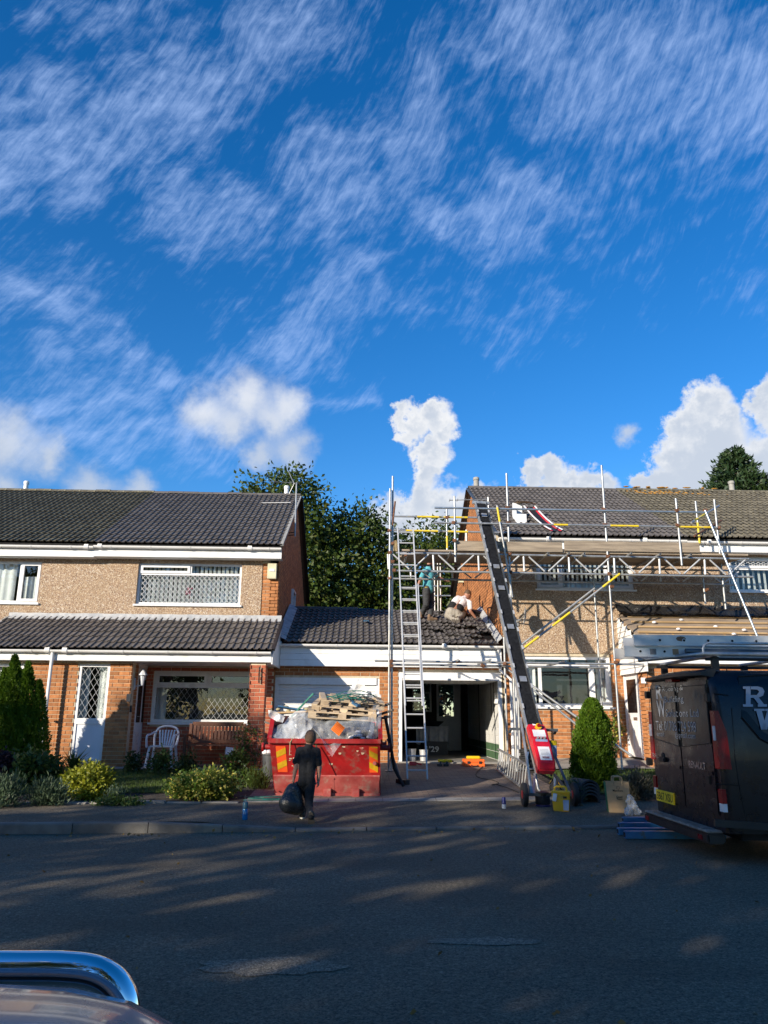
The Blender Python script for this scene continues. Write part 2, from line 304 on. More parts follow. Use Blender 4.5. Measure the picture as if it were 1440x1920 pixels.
M('garage_white', (.62, .62, .60), .8, var=.08, vs=4, bump=.006, bs=30, rand=.05); M('garage_green', (.06, .13, .06), .8, var=.2, rand=.1)
M('garage_floor', (.22, .205, .18), .85, col2=(.15, .14, .125), vs=3)
M('alarm_cream', (.66, .62, .42), .5); M('pink', (.55, .10, .18), .6); M('iron', (.02, .02, .02), .6); M('brush', (.50, .38, .20), .9, var=.2, vs=30)
M('cardboard', (.42, .27, .15), .85, var=.1); M('grey_bin', (.07, .075, .08), .5); M('cloth_pale', (.42, .43, .44), .9, col2=(.28, .30, .36), vs=7); M('terracotta', (.36, .14, .07), .8)
M('straw', (.42, .36, .2), .9); M('stat', (.38, .38, .38), .8, var=.2, vs=20); M('bracket_iron', (.015, .015, .015), .5)
leafmat('leaf_tree', [(.030, .062, .010), (.075, .110, .016), (.095, .100, .020)], .3)
leafmat('leaf_dark', [(.018, .040, .012), (.045, .075, .014)], .25)
leafmat('leaf_cypress', [(.050, .115, .008), (.115, .195, .012), (.075, .13, .008)], .25)
leafmat('leaf_spruce', [(.018, .045, .018), (.045, .075, .025)], .12)
leafmat('leaf_gold', [(.30, .30, .015), (.16, .19, .018), (.10, .11, .02)], .3)
leafmat('leaf_varieg', [(.10, .17, .02), (.06, .12, .015), (.16, .17, .02), (.52, .46, .10)], .3)
leafmat('leaf_silver', [(.10, .14, .085), (.06, .10, .05)], .25)
leafmat('leaf_mid', [(.04, .085, .015), (.08, .12, .025)], .3)
leafmat('leaf_purple', [(.035, .016, .022), (.06, .03, .035)], .25)
leafmat('grass_blade', [(.05, .095, .015), (.10, .14, .025)], .35)
leafmat('leaf_fallen', [(.22, .15, .05), (.14, .085, .03)], .1)
leafmat('leaf_dry', [(.13, .115, .085), (.075, .085, .05)], .2)
glassmat('glass', boost=1.2); filmmat('film', .13, (.62, .66, .70)); filmmat('film_dense', .26, (.66, .69, .72)); filmmat('film_white', .75, (.66, .66, .66))
# ---------------------------------------------------------------- geometry helpers
def V(*a): return Vector(a)
class MB:
    def __init__(s): s.v = []; s.f = []; s.mi = []; s.cur = 0
    def add(s, vs, fs):
        o = len(s.v); s.v += [tuple(p) for p in vs]; s.f += [tuple(i+o for i in f) for f in fs]; s.mi += [s.cur]*len(fs); return s
    def box(s, a, b):      # corner to corner
        (x0, y0, z0), (x1, y1, z1) = a, b
        x0, x1 = min(x0, x1), max(x0, x1); y0, y1 = min(y0, y1), max(y0, y1); z0, z1 = min(z0, z1), max(z0, z1)
        return s.add([(x0, y0, z0), (x1, y0, z0), (x1, y1, z0), (x0, y1, z0), (x0, y0, z1), (x1, y0, z1), (x1, y1, z1), (x0, y1, z1)],
                     [(0, 3, 2, 1), (4, 5, 6, 7), (0, 1, 5, 4), (1, 2, 6, 5), (2, 3, 7, 6), (3, 0, 4, 7)])
    def obox(s, mat, size):
        x, y, z = size[0]/2, size[1]/2, size[2]/2
        c = [mat @ Vector(p) for p in [(-x, -y, -z), (x, -y, -z), (x, y, -z), (-x, y, -z), (-x, -y, z), (x, -y, z), (x, y, z), (-x, y, z)]]
        return s.add(c, [(0, 3, 2, 1), (4, 5, 6, 7), (0, 1, 5, 4), (1, 2, 6, 5), (2, 3, 7, 6), (3, 0, 4, 7)])
    def bar(s, p0, p1, w, h, up=(0, 0, 1)):
        p0, p1 = Vector(p0), Vector(p1); d = (p1-p0); L = d.length; d = d/L; up = Vector(up)
        x = d.cross(up)
        if x.length < 1e-3: x = d.cross(Vector((0, 1, 0)))
        x.normalize(); z = x.cross(d)
        mt = Matrix(((x.x, d.x, z.x, 0), (x.y, d.y, z.y, 0), (x.z, d.z, z.z, 0), (0, 0, 0, 1))); mt.translation = (p0+p1)/2
        return s.obox(mt, (w, L, h))
    def tube(s, pts, r, n=8, cap=True):
        pts = [Vector(p) for p in pts]; rs = r if isinstance(r, (list, tuple)) else [r]*len(pts)
        up = Vector((.123, .31, .94)); vs = []; pu = None
        for i, p in enumerate(pts):
            d = (pts[min(i+1, len(pts)-1)]-pts[max(i-1, 0)]).normalized()
            if pu is None: a = d.cross(up)
            else: a = pu-d*pu.dot(d)
            if a.length < 1e-4: a = d.cross(Vector((1, 0, 0)))
            a.normalize(); pu = a; b = d.cross(a)
            for k in range(n): t = 2*math.pi*k/n; vs.append(p+(a*math.cos(t)+b*math.sin(t))*rs[i])
        fs = [(i*n+k, i*n+(k+1) % n, (i+1)*n+(k+1) % n, (i+1)*n+k) for i in range(len(pts)-1) for k in range(n)]
        if cap: fs += [tuple(range(n-1, -1, -1)), tuple((len(pts)-1)*n+k for k in range(n))]
        return s.add(vs, fs)
    def lathe(s, c, prof, n=16, axis='z'):
        vs = []
        for r, h in prof:
            for k in range(n):
                t = 2*math.pi*k/n; a, b = r*math.cos(t), r*math.sin(t)
                vs.append((c[0]+a, c[1]+b, c[2]+h) if axis == 'z' else ((c[0]+h, c[1]+a, c[2]+b) if axis == 'x' else (c[0]+a, c[1]+h, c[2]+b)))
        fs = [(i*n+k, i*n+(k+1) % n, (i+1)*n+(k+1) % n, (i+1)*n+k) for i in range(len(prof)-1) for k in range(n)]
        fs += [tuple(range(n-1, -1, -1)), tuple((len(prof)-1)*n+k for k in range(n))]
        return s.add(vs, fs)
    def ell(s, c, r, nu=12, nv=8, rot=None):
        vs = []; c = Vector(c)
        for i in range(nv+1):
            ph = math.pi*i/nv
            for k in range(nu):
                t = 2*math.pi*k/nu; p = Vector((r[0]*math.sin(ph)*math.cos(t), r[1]*math.sin(ph)*math.sin(t), r[2]*math.cos(ph)))
                if rot: p = rot @ p
                vs.append(c+p)
        return s.add(vs, [(i*nu+k, (i+1)*nu+k, (i+1)*nu+(k+1) % nu, i*nu+(k+1) % nu) for i in range(nv) for k in range(nu)])
    def prism(s, poly, off):    # polygon (list of 3d pts) extruded by off
        n = len(poly); off = Vector(off); poly = [Vector(p) for p in poly]
        return s.add(poly+[p+off for p in poly], [tuple(range(n-1, -1, -1)), tuple(range(n, 2*n))]+[(k, (k+1) % n, n+(k+1) % n, n+k) for k in range(n)])
    def quad(s, a, b, c, d): return s.add([a, b, c, d], [(0, 1, 2, 3)])
    def mesh(s, name, mats, smooth=False):
        me = bpy.data.meshes.new(name); me.from_pydata(s.v, [], s.f); me.validate()
        for m in (mats if isinstance(mats, (list, tuple)) else [mats]): me.materials.append(MATS[m])
        if len(me.materials) > 1 and len(s.mi) == len(me.polygons): me.polygons.foreach_set('material_index', s.mi)
        bm = bmesh.new(); bm.from_mesh(me); bmesh.ops.recalc_face_normals(bm, faces=bm.faces); bm.to_mesh(me); bm.free()
        if smooth:
            me.polygons.foreach_set('use_smooth', [True]*len(me.polygons))
            if smooth != 'all':
                try: me.set_sharp_from_angle(angle=R(40))
                except Exception: pass
        return me
    def build(s, name, mats, parent=None, smooth=False, bevel=0):
        me = s.mesh(name, mats, smooth)
        if bevel:
            bm = bmesh.new(); bm.from_mesh(me); bmesh.ops.remove_doubles(bm, verts=bm.verts, dist=1e-5)
            bmesh.ops.bevel(bm, geom=[e for e in bm.edges if len(e.link_faces) == 2 and e.calc_face_angle(0) > .5], offset=bevel, segments=2, affect='EDGES', clamp_overlap=True)
            bm.to_mesh(me); bm.free()
        return link(name, me, parent)
def root_loc(p):
    l = Vector((0, 0, 0))
    while p is not None: l = l+p.location; p = p.parent
    return l
def link(name, me, parent=None, loc=(0, 0, 0), rot=None):
    """mesh data in world coordinates; parents are never rotated"""
    o = bpy.data.objects.new(name, me); COL.objects.link(o)
    o.parent = parent; o.location = Vector(loc)-root_loc(parent)
    if rot is not None: o.rotation_euler = rot
    return o
def tag(o, label, cat, group=None):
    o['label'] = label; o['category'] = cat
    if group: o['group'] = group
    return o
def thing(name, label, cat, loc, group=None):
    o = bpy.data.objects.new(name, None); COL.objects.link(o); o.location = loc; o.empty_display_size = .2
    return tag(o, label, cat, group)
def struct(o): o['kind'] = 'structure'; return o
def stuff(o): o['kind'] = 'stuff'; return o
def one(mb, name, mats, label, cat, group=None, **k): return tag(mb.build(name, mats, None, **k), label, cat, group)
def nz(p, s=1.0): return mnoise.noise(Vector(p)*s)
# ---- capsule bodies fused into one continuous skin
def capsule(mb, p0, p1, a, b, n=12):
    p0, p1 = Vector(p0), Vector(p1); d = p1-p0; L = max(d.length, 1e-5); d = d/L; pts = []; rs = []
    for i in range(5): t = math.pi/2*(i/4); pts.append(p0-d*a*math.cos(t)); rs.append(max(a*math.sin(t), .002))
    for i in range(5): t = math.pi/2*(i/4); pts.append(p1+d*b*math.sin(t)); rs.append(max(b*math.cos(t), .002))
    mb.tube(pts, rs, n)
def fuse(name, caps, mat, parent, voxel=.012, smooth=4, ells=(), fac=.5):
    mb = MB()
    for c in caps: capsule(mb, *c)
    for c in ells: mb.ell(*c)
    me = mb.mesh('tmp', mat); o = bpy.data.objects.new('tmp', me); COL.objects.link(o)
    m = o.modifiers.new('r', 'REMESH'); m.mode = 'VOXEL'; m.voxel_size = voxel; m.use_smooth_shade = True
    if smooth: q = o.modifiers.new('s', 'SMOOTH'); q.factor = fac; q.iterations = smooth
    bpy.context.view_layer.update()
    dg = bpy.context.evaluated_depsgraph_get(); me2 = bpy.data.meshes.new_from_object(o.evaluated_get(dg)); bpy.data.objects.remove(o)
    me2.name = name; me2.materials.clear(); me2.materials.append(MATS[mat]); me2.polygons.foreach_set('use_smooth', [True]*len(me2.polygons))
    return link(name, me2, parent)
# ---- foliage
def leaf_mesh(name, pts, nrm, size, mat, aspect=.55, seed=0, droop=.3, jitter=.6):
    """one rhombus leaf for each point; nrm = outward direction"""
    g = np.random.default_rng(seed); n = len(pts); pts = np.asarray(pts, float); nrm = np.asarray(nrm, float)
    d = nrm+g.normal(0, jitter, (n, 3)); d[:, 2] -= droop; d /= np.linalg.norm(d, axis=1)[:, None]+1e-9
    a = np.cross(d, g.normal(0, 1, (n, 3))); a /= np.linalg.norm(a, axis=1)[:, None]+1e-9
    s = size*g.uniform(.6, 1.3, n)[:, None]; w = a*s*aspect*.5; up = np.cross(a, d)*s*.08
    v = np.empty((n, 4, 3)); v[:, 0] = pts; v[:, 1] = pts+d*s*.5+w+up; v[:, 2] = pts+d*s; v[:, 3] = pts+d*s*.5-w+up
    me = bpy.data.meshes.new(name); me.vertices.add(4*n); me.vertices.foreach_set('co', v.reshape(-1))
    me.loops.add(4*n); me.loops.foreach_set('vertex_index', np.arange(4*n, dtype=np.int32))
    me.polygons.add(n); me.polygons.foreach_set('loop_start', np.arange(0, 4*n, 4, dtype=np.int32)); me.polygons.foreach_set('loop_total', np.full(n, 4, dtype=np.int32))
    me.update(calc_edges=True); me.materials.append(MATS[mat]); return me
def blob_points(blobs, nclump, per, spread, seed, shell=.55):
    """clumps of points through the outer volume of ellipsoids"""
    g = np.random.default_rng(seed); P = []; N = []
    vol = np.array([b[1][0]*b[1][1]*b[1][2] for b in blobs])**.67; vol /= vol.sum()
    for (c, r), k in zip(blobs, g.multinomial(nclump, vol)):
        d = g.normal(0, 1, (k, 3)); d /= np.linalg.norm(d, axis=1)[:, None]
        rad = (shell+(1-shell)*g.random(k)**.7)[:, None]*(1+.12*g.normal(0, 1, k))[:, None]
        cc = np.array(c)+d*rad*np.array(r)
        for q, dd in zip(cc, d):
            m = max(1, int(per*g.uniform(.5, 1.5))); P.append(q+g.normal(0, spread, (m, 3))); N.append(np.repeat(dd[None], m, 0))
    return np.concatenate(P), np.concatenate(N)
def tree(name, label, base, blobs, nclump, per, spread, leaf, mat, seed, trunk_r=.3, group=None, trunk_top=None, cat='tree', limbs=8, aspect=.55, droop=.4, shell=.5):
    base = Vector(base); t = thing(name, label, cat, base, group)
    P, N = blob_points(blobs, nclump, per, spread, seed, shell)
    link('crown', leaf_mesh('crown', P, N, leaf, mat, aspect, seed, droop), t)
    g = random.Random(seed); mb = MB(); top = Vector(trunk_top) if trunk_top else base+Vector((0, 0, 1))*(max(b[0][2] for b in blobs)-base.z)
    k = 8; pts = [base.lerp(top, i/k)+Vector((g.uniform(-.1, .1), g.uniform(-.1, .1), 0))*trunk_r*2*(i > 0) for i in range(k+1)]
    mb.tube(pts, [trunk_r*(1-.8*i/k)+.01 for i in range(k+1)], 8)
    for i in range(limbs):
        c, r = blobs[i % len(blobs)]; q = pts[g.randint(2, k-1)]; e = Vector(c)+Vector([g.uniform(-.6, .6)*r[j] for j in range(3)])
        md = q.lerp(e, .5)+Vector((0, 0, (e-q).length*.08)); mb.tube([q, md, e], [trunk_r*.35, trunk_r*.2, .01], 6)
    mb.build('trunk', 'trunk', t, smooth=True)
    return t
# ---------------------------------------------------------------- ground levels
def ky(x): return 10.65+.085*x            # face of the kerb
def by(x): return 12.80+.10*x             # back of the footway
def kh(x): return .03+.09*min(1, max(0, (-x-1.2)/.9))+.05*min(1, max(0, (x-3.6)/1.2))
def gz(x, y):
    if y < ky(x): return 0.0
    if y < by(x): return kh(x)+(.14-kh(x))*(y-ky(x))/(by(x)-ky(x))
    k = .044+.018*min(1, max(0, (x-3.3)/1.5))
    return .14+(min(y, 19.2)-by(x))*k
def ong(px, py, dz=0.0):
    """where the view ray of a photo pixel meets the ground"""
    d = ray(px, py); lo, hi = .5, 3.0*F
    t = 2.0/ d.y; Y = 2.0
    while Y < 40:
        p = CP+d*(Y/d.y)
        if p.z <= gz(p.x, p.y)+dz: return p
        Y += .01
    return p
def sheet(name, mat, x0, x1, nx, fy0, fy1, ny, fz, dz=0.0):
    mb = MB(); vs = []
    for i in range(nx+1):
        x = x0+(x1-x0)*i/nx; a, b = fy0(x), fy1(x)
        for j in range(ny+1): y = a+(b-a)*j/ny; vs.append((x, y, fz(x, y)+dz))
    mb.add(vs, [(i*(ny+1)+j, (i+1)*(ny+1)+j, (i+1)*(ny+1)+j+1, i*(ny+1)+j+1) for i in range(nx) for j in range(ny)])
    return mb.build(name, mat, None, smooth='all')
def setting():
    # earth sheet well below the built ground near the houses and out to the horizon
    mb = MB(); n = 24; vs = [(0, 15, -.06)]
    rings = [40, 120, 500, 1500]
    for r in rings:
        for k in range(n): t = 2*math.pi*k/n; vs.append((r*math.cos(t), 15+r*math.sin(t), -.06+(0 if r < 100 else -.1)))
    fs = [(0, 1+k, 1+(k+1) % n) for k in range(n)]+[(1+i*n+k, 1+(i+1)*n+k, 1+(i+1)*n+(k+1) % n, 1+i*n+(k+1) % n) for i in range(len(rings)-1) for k in range(n)]
    mb.add(vs, fs); struct(mb.build('ground', 'terrain'))
    road = struct(sheet('road', 'asphalt', -40, 40, 40, lambda x: -3.0, lambda x: ky(x)+.02, 8, lambda x, y: -.0))
    struct(sheet('opposite_pavement', 'footway', -40, 40, 20, lambda x: -9, lambda x: -2.98, 3, lambda x, y: .10))
    for (cx, cy, rx, ry, sd) in ((510, 1812, .42, .17, 1), (905, 1766, .36, .10, 2)):
        c = atz(cx, cy, 0); m = MB(); k = 40; pts = []
        for i in range(k):
            t = 2*math.pi*i/k; q = 1+.35*nz((math.cos(t)*2+sd*7, math.sin(t)*2, sd), 1.3)+.12*nz((math.cos(t)*9, math.sin(t)*9, sd))
            pts.append((c.x+rx*q*math.cos(t), c.y+ry*q*math.sin(t), .004))
        m.add(pts+[(c.x, c.y, .005)], [(i, (i+1) % k, k) for i in range(k)]); m.build('worn_patch', 'patch', road)
    # drain channel line and joint beside the kerb
    foot = struct(sheet('pavement', 'footway', -40, 40, 160, lambda x: ky(x)+.13, lambda x: by(x), 4, gz))
    kerb = bpy.data.objects.new('kerb', None); COL.objects.link(kerb); kerb.location = (0, 10.6, 0); struct(kerb)
    x = -20.0; i = 0; kr = random.Random(4)
    while x < 20:
        L = .915; x1 = x+L-.012; h0 = kh(x)+.005; h1 = kh(x1)+.005; j = kr.uniform(-.006, .006)
        m = MB(); a, b = ky(x)+j, ky(x1)+j
        m.add([(x, a, -.05), (x1, b, -.05), (x1, b+.125, -.05), (x, a+.125, -.05), (x, a+.012, h0), (x1, b+.012, h1), (x1, b+.125, h1), (x, a+.125, h0), (x, a, h0-.02), (x1, b, h1-.02)],
              [(0, 8, 9, 1), (8, 4, 5, 9), (4, 7, 6, 5), (1, 9, 5, 6, 2), (0, 3, 7, 4, 8), (3, 2, 6, 7)])
        m.build('kerb_stone', 'kerb', kerb); x += L
    # yard: driveway, two gardens
    DX0, DX1 = -1.75, 3.55
    drive = struct(sheet('driveway', 'block_paving', DX0, DX1, 26, by, lambda x: 18.62, 24, gz))
    mb = MB(); xe = DX0
    while xe < DX1-.05:
        w = .43; mb2 = MB(); y0 = by(xe)-.05
        p = [(xe+.005, by(xe)-.0, gz(xe, by(xe)+.01)+.008), (xe+w-.005, by(xe+w), gz(xe+w, by(xe+w)+.01)+.008), (xe+w-.005, by(xe+w)+.30, gz(xe, by(xe)+.3)+.010), (xe+.005, by(xe)+.30, gz(xe, by(xe)+.3)+.010)]
        mb2.prism([Vector(q)-Vector((0, 0, .03)) for q in p], (0, 0, .03)); mb2.build('edge_slab', 'concrete', drive); xe += w
    struct(sheet('garden_left', 'soil', -40, DX0, 60, by, lambda x: 17.6, 10, gz))
    struct(sheet('lawn_left', 'grass_base', -9, -2.0, 20, lambda x: by(x)+1.0, lambda x: 16.8, 8, gz, .015))
    struct(sheet('porch_floor', 'concrete', -5.2, -1.8, 4, lambda x: 16.6, lambda x: 18.9, 4, lambda x, y: gz(x, 16.6)+.03))
    struct(sheet('garden_right', 'soil', DX1, 40, 50, by, lambda x: 18.9, 12, gz))
    struct(sheet('lawn_right', 'grass_base', 3.75, 12, 20, lambda x: by(x)+.55, lambda x: 16.9, 8, gz, .02))
    struct(sheet('path', 'concrete', 3.3, 14, 20, lambda x: 17.0, lambda x: 18.75, 6, gz, .035))
    # stone edging between footway and left planting
    edging = bpy.data.objects.new('garden_edging', None); COL.objects.link(edging); edging.location = (-4, 12.4, .14); struct(edging)
    x = -12.0; er = random.Random(9)
    while x < DX0-.3:
        L = er.uniform(.5, .62); m = MB(); y = by(x)+er.uniform(-.02, .02)
        m.box((x, y-.06, .10), (x+L-.015, y+.05, gz(x, y+.02)+er.uniform(.015, .035))); m.build('edging_stone', 'concrete', edging, bevel=.008); x += L
    # grass blades
    def blades(name, x0, x1, y0, y1, n, seed):
        g = np.random.default_rng(seed); P = np.empty((n, 3)); P[:, 0] = g.uniform(x0, x1, n)
        P[:, 1] = g.uniform(y0, y1, n)+.10*P[:, 0]; P[:, 2] = [gz(a, b)+.01 for a, b in P[:, :2]]
        N = np.tile([0, 0, 1.0], (n, 1)); o = link(name, leaf_mesh(name, P, N, .055, 'grass_blade', .14, seed, 0, .35)); return stuff(o)
    tag(blades('grass', -8, -2.1, 13.7, 16.7, 26000, 5), 'short mown grass in front of the porch with the bench', 'grass')
    tag(blades('grass', 3.75, 9, 13.35, 16.3, 24000, 6), 'short mown lawn beside the path of the scaffolded house', 'grass')
    g = np.random.default_rng(3); n = 260; P = np.empty((n, 3)); P[:, 0] = g.uniform(-6, 6, n); P[:, 1] = np.where(g.random(n) < .5, g.uniform(3, 10.4, n), 10.5+g.normal(0, .08, n)+.085*P[:, 0]); P[:, 2] = .012
    keep = P[:, 1] < 10.62+.085*P[:, 0]; P = P[keep]; N = np.tile([1.0, 0, .1], (len(P), 1))
    o = link('fallen_leaves', leaf_mesh('fallen_leaves', P, N, .045, 'leaf_fallen', .6, 3, 0, .9)); P2 = None
    tag(stuff(o), 'scattered dry fallen leaves on the road and in the gutter', 'leaves')
setting()
# ---------------------------------------------------------------- building helpers
BL, BH, BJ = .215, .073, .010
class Pieces:
    """bricks or tiles of one thing: the 300 that show largest become parts, the others one joined part"""
    def __init__(s, parent, name, rest): s.p = parent; s.name = name; s.rest = rest; s.items = []; s.cache = {}
    def add(s, key, mk, mat, loc, M3): s.items.append((key, mk, mat, Vector(loc), M3))
    def finish(s, limit=300):
        def score(it):
            x, y = proj(it[3]); d = (it[3]-CP).length; inside = -10 < x < 1450 and 800 < y < 1925
            facing = abs((it[4] @ Vector((0, 0, 1) if s.name == 'tile' else (0, -1, 0))).dot((it[3]-CP).normalized()))
            return (0 if inside else 1, d/max(.05, facing))
        its = sorted(s.items, key=score); per = {}
        for n, (key, mk, mat, loc, M3) in enumerate(its):
            if (key, mat) not in s.cache: s.cache[(key, mat)] = mk().mesh(s.name, mat)
            me = s.cache[(key, mat)]
            if n < limit: link(s.name, me, s.p, loc, M3.to_euler())
            else: per.setdefault(mat, []).append((me, loc, M3))
        for mat, lst in per.items():
            big = MB()
            for me, loc, M3 in lst: big.add([M3 @ v.co+loc for v in me.vertices], [tuple(p.vertices) for p in me.polygons])
            stuff(big.build(s.rest, mat, s.p))
def brick_mesh(L, H, D=.011):
    b = .004; m = MB(); x, z = L/2, H/2     # slightly rounded arrises, open back
    m.add([(-x, 0, -z), (x, 0, -z), (x, 0, z), (-x, 0, z), (-x, -D+b, -z), (x, -D+b, -z), (x, -D+b, z), (-x, -D+b, z), (-x+b, -D, -z+b), (x-b, -D, -z+b), (x-b, -D, z-b), (-x+b, -D, z-b)],
          [(0, 1, 5, 4), (1, 2, 6, 5), (2, 3, 7, 6), (3, 0, 4, 7), (4, 5, 9, 8), (5, 6, 10, 9), (6, 7, 11, 10), (7, 4, 8, 11), (8, 9, 10, 11)])
    return m
def brick_field(pc, o, ang, L, z0, z1, openings=(), mat='brick', phase=0.0, urange=None, bh=BH):
    """o = start point on the wall face, ang = direction of u in plan; the outside is to the right-hand (-y when ang = 0)"""
    M3 = Matrix.Rotation(ang, 3, 'Z'); u = M3 @ Vector((1, 0, 0)); rows = int((z1-z0)/(bh+BJ)+.35)
    for r in range(rows):
        zc = z0+r*(bh+BJ)+bh/2; iv = [(0.0, L)] if urange is None else [urange(zc)]
        for (a, b, c, d) in openings:
            if c-.02 < zc < d+.02:
                nv = []
                for (p, q) in iv:
                    if b <= p or a >= q: nv.append((p, q)); continue
                    if a > p: nv.append((p, a))
                    if b < q: nv.append((b, q))
                iv = nv
        for (p, q) in iv:
            k = math.floor((p-phase)/(BL+BJ))-1; s = phase+k*(BL+BJ)+((BL+BJ)/2 if r % 2 else 0)
            while s < q:
                a, b = max(s, p), min(s+BL, q); s += BL+BJ
                if b-a < .045: continue
                l = round(b-a, 2); c = (a+b)/2; h = round(min(bh, bh), 3)
                pc.add((l, h), lambda l=l, h=h: brick_mesh(l, h), mat, Vector(o)+u*c+Vector((0, 0, zc-o[2])), M3)
def rect_wall(name, mat, parent, x0, x1, z0, z1, Y, T, ops=()):
    """wall slab facing -Y with rectangular openings (x0,x1,z0,z1)"""
    mb = MB(); xs = sorted({x0, x1, *[o[0] for o in ops], *[o[1] for o in ops]}); xs = [x for x in xs if x0 <= x <= x1]
    for a, b in zip(xs, xs[1:]):
        c = (a+b)/2; cut = sorted([(o[2], o[3]) for o in ops if o[0] < c < o[1]]); z = z0
        for (p, q) in cut:
            if p > z: mb.box((a, Y, z), (b, Y+T, p))
            z = max(z, q)
        if z < z1: mb.box((a, Y, z), (b, Y+T, z1))
    return mb.build(name, mat, parent)
def tile_mesh(w, L):
    m = MB(); n = 12; prof = []
    for i in range(n+1):
        t = i/n; h = .030*max(0, math.cos(2*math.pi*(t*2-.25)))**.8-.004*max(0, -math.cos(2*math.pi*(t*2-.25))); prof.append((-w/2+w*t, h))
    th = .030; vs = [(x, 0, h+th) for x, h in prof]+[(x, L, h+.004) for x, h in prof]+[(x, .028, h-.002) for x, h in prof]
    k = n+1; m.add(vs, [(i, i+1, k+i+1, k+i) for i in range(n)]+[(2*k+i, 2*k+i+1, i+1, i) for i in range(n)])
    return m
def tile_field(pc, x0, x1, ye, ze, yr, zr, mat, gauge=.335, w=.30, skip=None, side=1):
    """courses of double roman tiles from eave (ye,ze) up to (yr,zr)"""
    L = math.hypot(yr-ye, zr-ze); pit = math.atan2(zr-ze, yr-ye); n = max(1, round(L/gauge)); g = L/n; nx = max(1, round((x1-x0)/w)); ww = (x1-x0)/nx
    jr = random.Random(int(x0*100)+n)
    for j in range(n):
        s = j*g-.03 if j == 0 else j*g
        for i in range(nx):
            x = x0+(i+.5)*ww; p = Vector((x, ye+s*math.cos(pit), ze+s*math.sin(pit)))
            e = [pit+jr.uniform(-.010, .010), jr.uniform(-.006, .006), jr.uniform(-.008, .008)]; mm = mat(x, s/L) if callable(mat) else mat
            if skip:
                q = skip(p, e)
                if q is None: continue
                p, e = q
            pc.add((round(ww, 3), round(g, 3)), lambda ww=ww, g=g: tile_mesh(ww+.004, g+.05), mm, p, Euler(e).to_matrix())
def ridge_tiles(parent, x0, x1, y, z, mat, name='ridge_tile', r=.125, n=None):
    n = n or max(1, round((x1-x0)/.45)); w = (x1-x0)/n; m = MB(); k = 7; a = []
    for i in range(k+1):
        t = math.pi*i/k; a.append((-math.cos(t)*r, math.sin(t)*r*.75))
    vs = [(-w/2+.004, p, q) for p, q in a]+[(w/2-.004, p, q) for p, q in a]+[(-w/2+.004, p*.85, q-.02) for p, q in a]+[(w/2-.004, p*.85, q-.02) for p, q in a]; K = k+1
    m.add(vs, [(i, i+1, K+i+1, K+i) for i in range(k)]+[(i, 2*K+i, 2*K+i+1, i+1) for i in range(k)]+[(K+i, K+i+1, 3*K+i+1, 3*K+i) for i in range(k)])
    me = {}; rr = random.Random(int(x0*10))
    for i in range(n):
        mt = mat(x0+(i+.5)*w) if callable(mat) else mat
        if mt not in me: me[mt] = m.mesh(name, mt, True)
        link(name, me[mt], parent, (x0+(i+.5)*w, y, z+rr.uniform(-.008, .008)), (rr.uniform(-.02, .02), rr.uniform(-.012, .012), 0))
def gutter(parent, x0, x1, y, z, step=.95, joints=()):
    m = MB(); k = 8; r = .056; vs = []
    for x in (x0, x1):
        for i in range(k+1): t = math.pi*i/k; vs.append((x, y-math.cos(t)*r, z-math.sin(t)*r*1.05))
        for i in range(k+1): t = math.pi*i/k; vs.append((x, y-math.cos(t)*(r-.006), z-math.sin(t)*(r-.006)*1.05))
    K = k+1; m.add(vs, [(i, i+1, 2*K+i+1, 2*K+i) for i in range(k)]+[(K+i, 3*K+i, 3*K+i+1, K+i+1) for i in range(k)]+[(0, 2*K, 3*K, K), (k, K+k, 3*K+k, 2*K+k)]+[(i, K+i, K+i+1, i+1) for i in range(k)]+[(2*K+i, 2*K+i+1, 3*K+i+1, 3*K+i) for i in range(k)])
    g = m.build('gutter', 'upvc', parent, smooth=True)
    x = x0+.4
    while x < x1-.1:
        b = MB()
        for i in range(k):
            t0, t1 = math.pi*i/k, math.pi*(i+1)/k; rr = r+.008
            q = [(x-.02, y-math.cos(t0)*rr, z-math.sin(t0)*rr*1.05), (x+.02, y-math.cos(t0)*rr, z-math.sin(t0)*rr*1.05), (x+.02, y-math.cos(t1)*rr, z-math.sin(t1)*rr*1.05), (x-.02, y-math.cos(t1)*rr, z-math.sin(t1)*rr*1.05)]
            b.quad(*q)
        b.build('bracket', 'upvc', g); x += step
    for x in joints:
        b = MB(); b.tube([(x-.05, y, z-.005), (x+.05, y, z-.005)], r+.012, 12); b.build('union', 'upvc', g, smooth=True)
    return g
def lattice(parent, x0, x1, z0, z1, y, nx, nz, r=.0065, name='lead_lattice'):
    m = MB(); W, H = x1-x0, z1-z0; k = H/nz/(W/nx)     # slope of the diagonals
    def seg(a, b): m.bar(a, b, r, .005, (0, 1, 0))
    for i in range(-nz, nx):
        for sgn in (1, -1):
            pts = []
            xs = x0+i*W/nx if sgn > 0 else x1-i*W/nx
            xe = xs+sgn*nz*W/nx; ts = []
            lo, hi = 0.0, 1.0; dx = xe-xs
            for xb in (x0, x1):
                t = (xb-xs)/dx
                if dx*(1 if xb == x0 else -1) > 0: lo = max(lo, t)
                else: hi = min(hi, t)
            if hi-lo > .02: seg((xs+dx*lo, y, z0+H*lo), (xs+dx*hi, y, z0+H*hi))
    return m.build(name, 'lattice', parent)
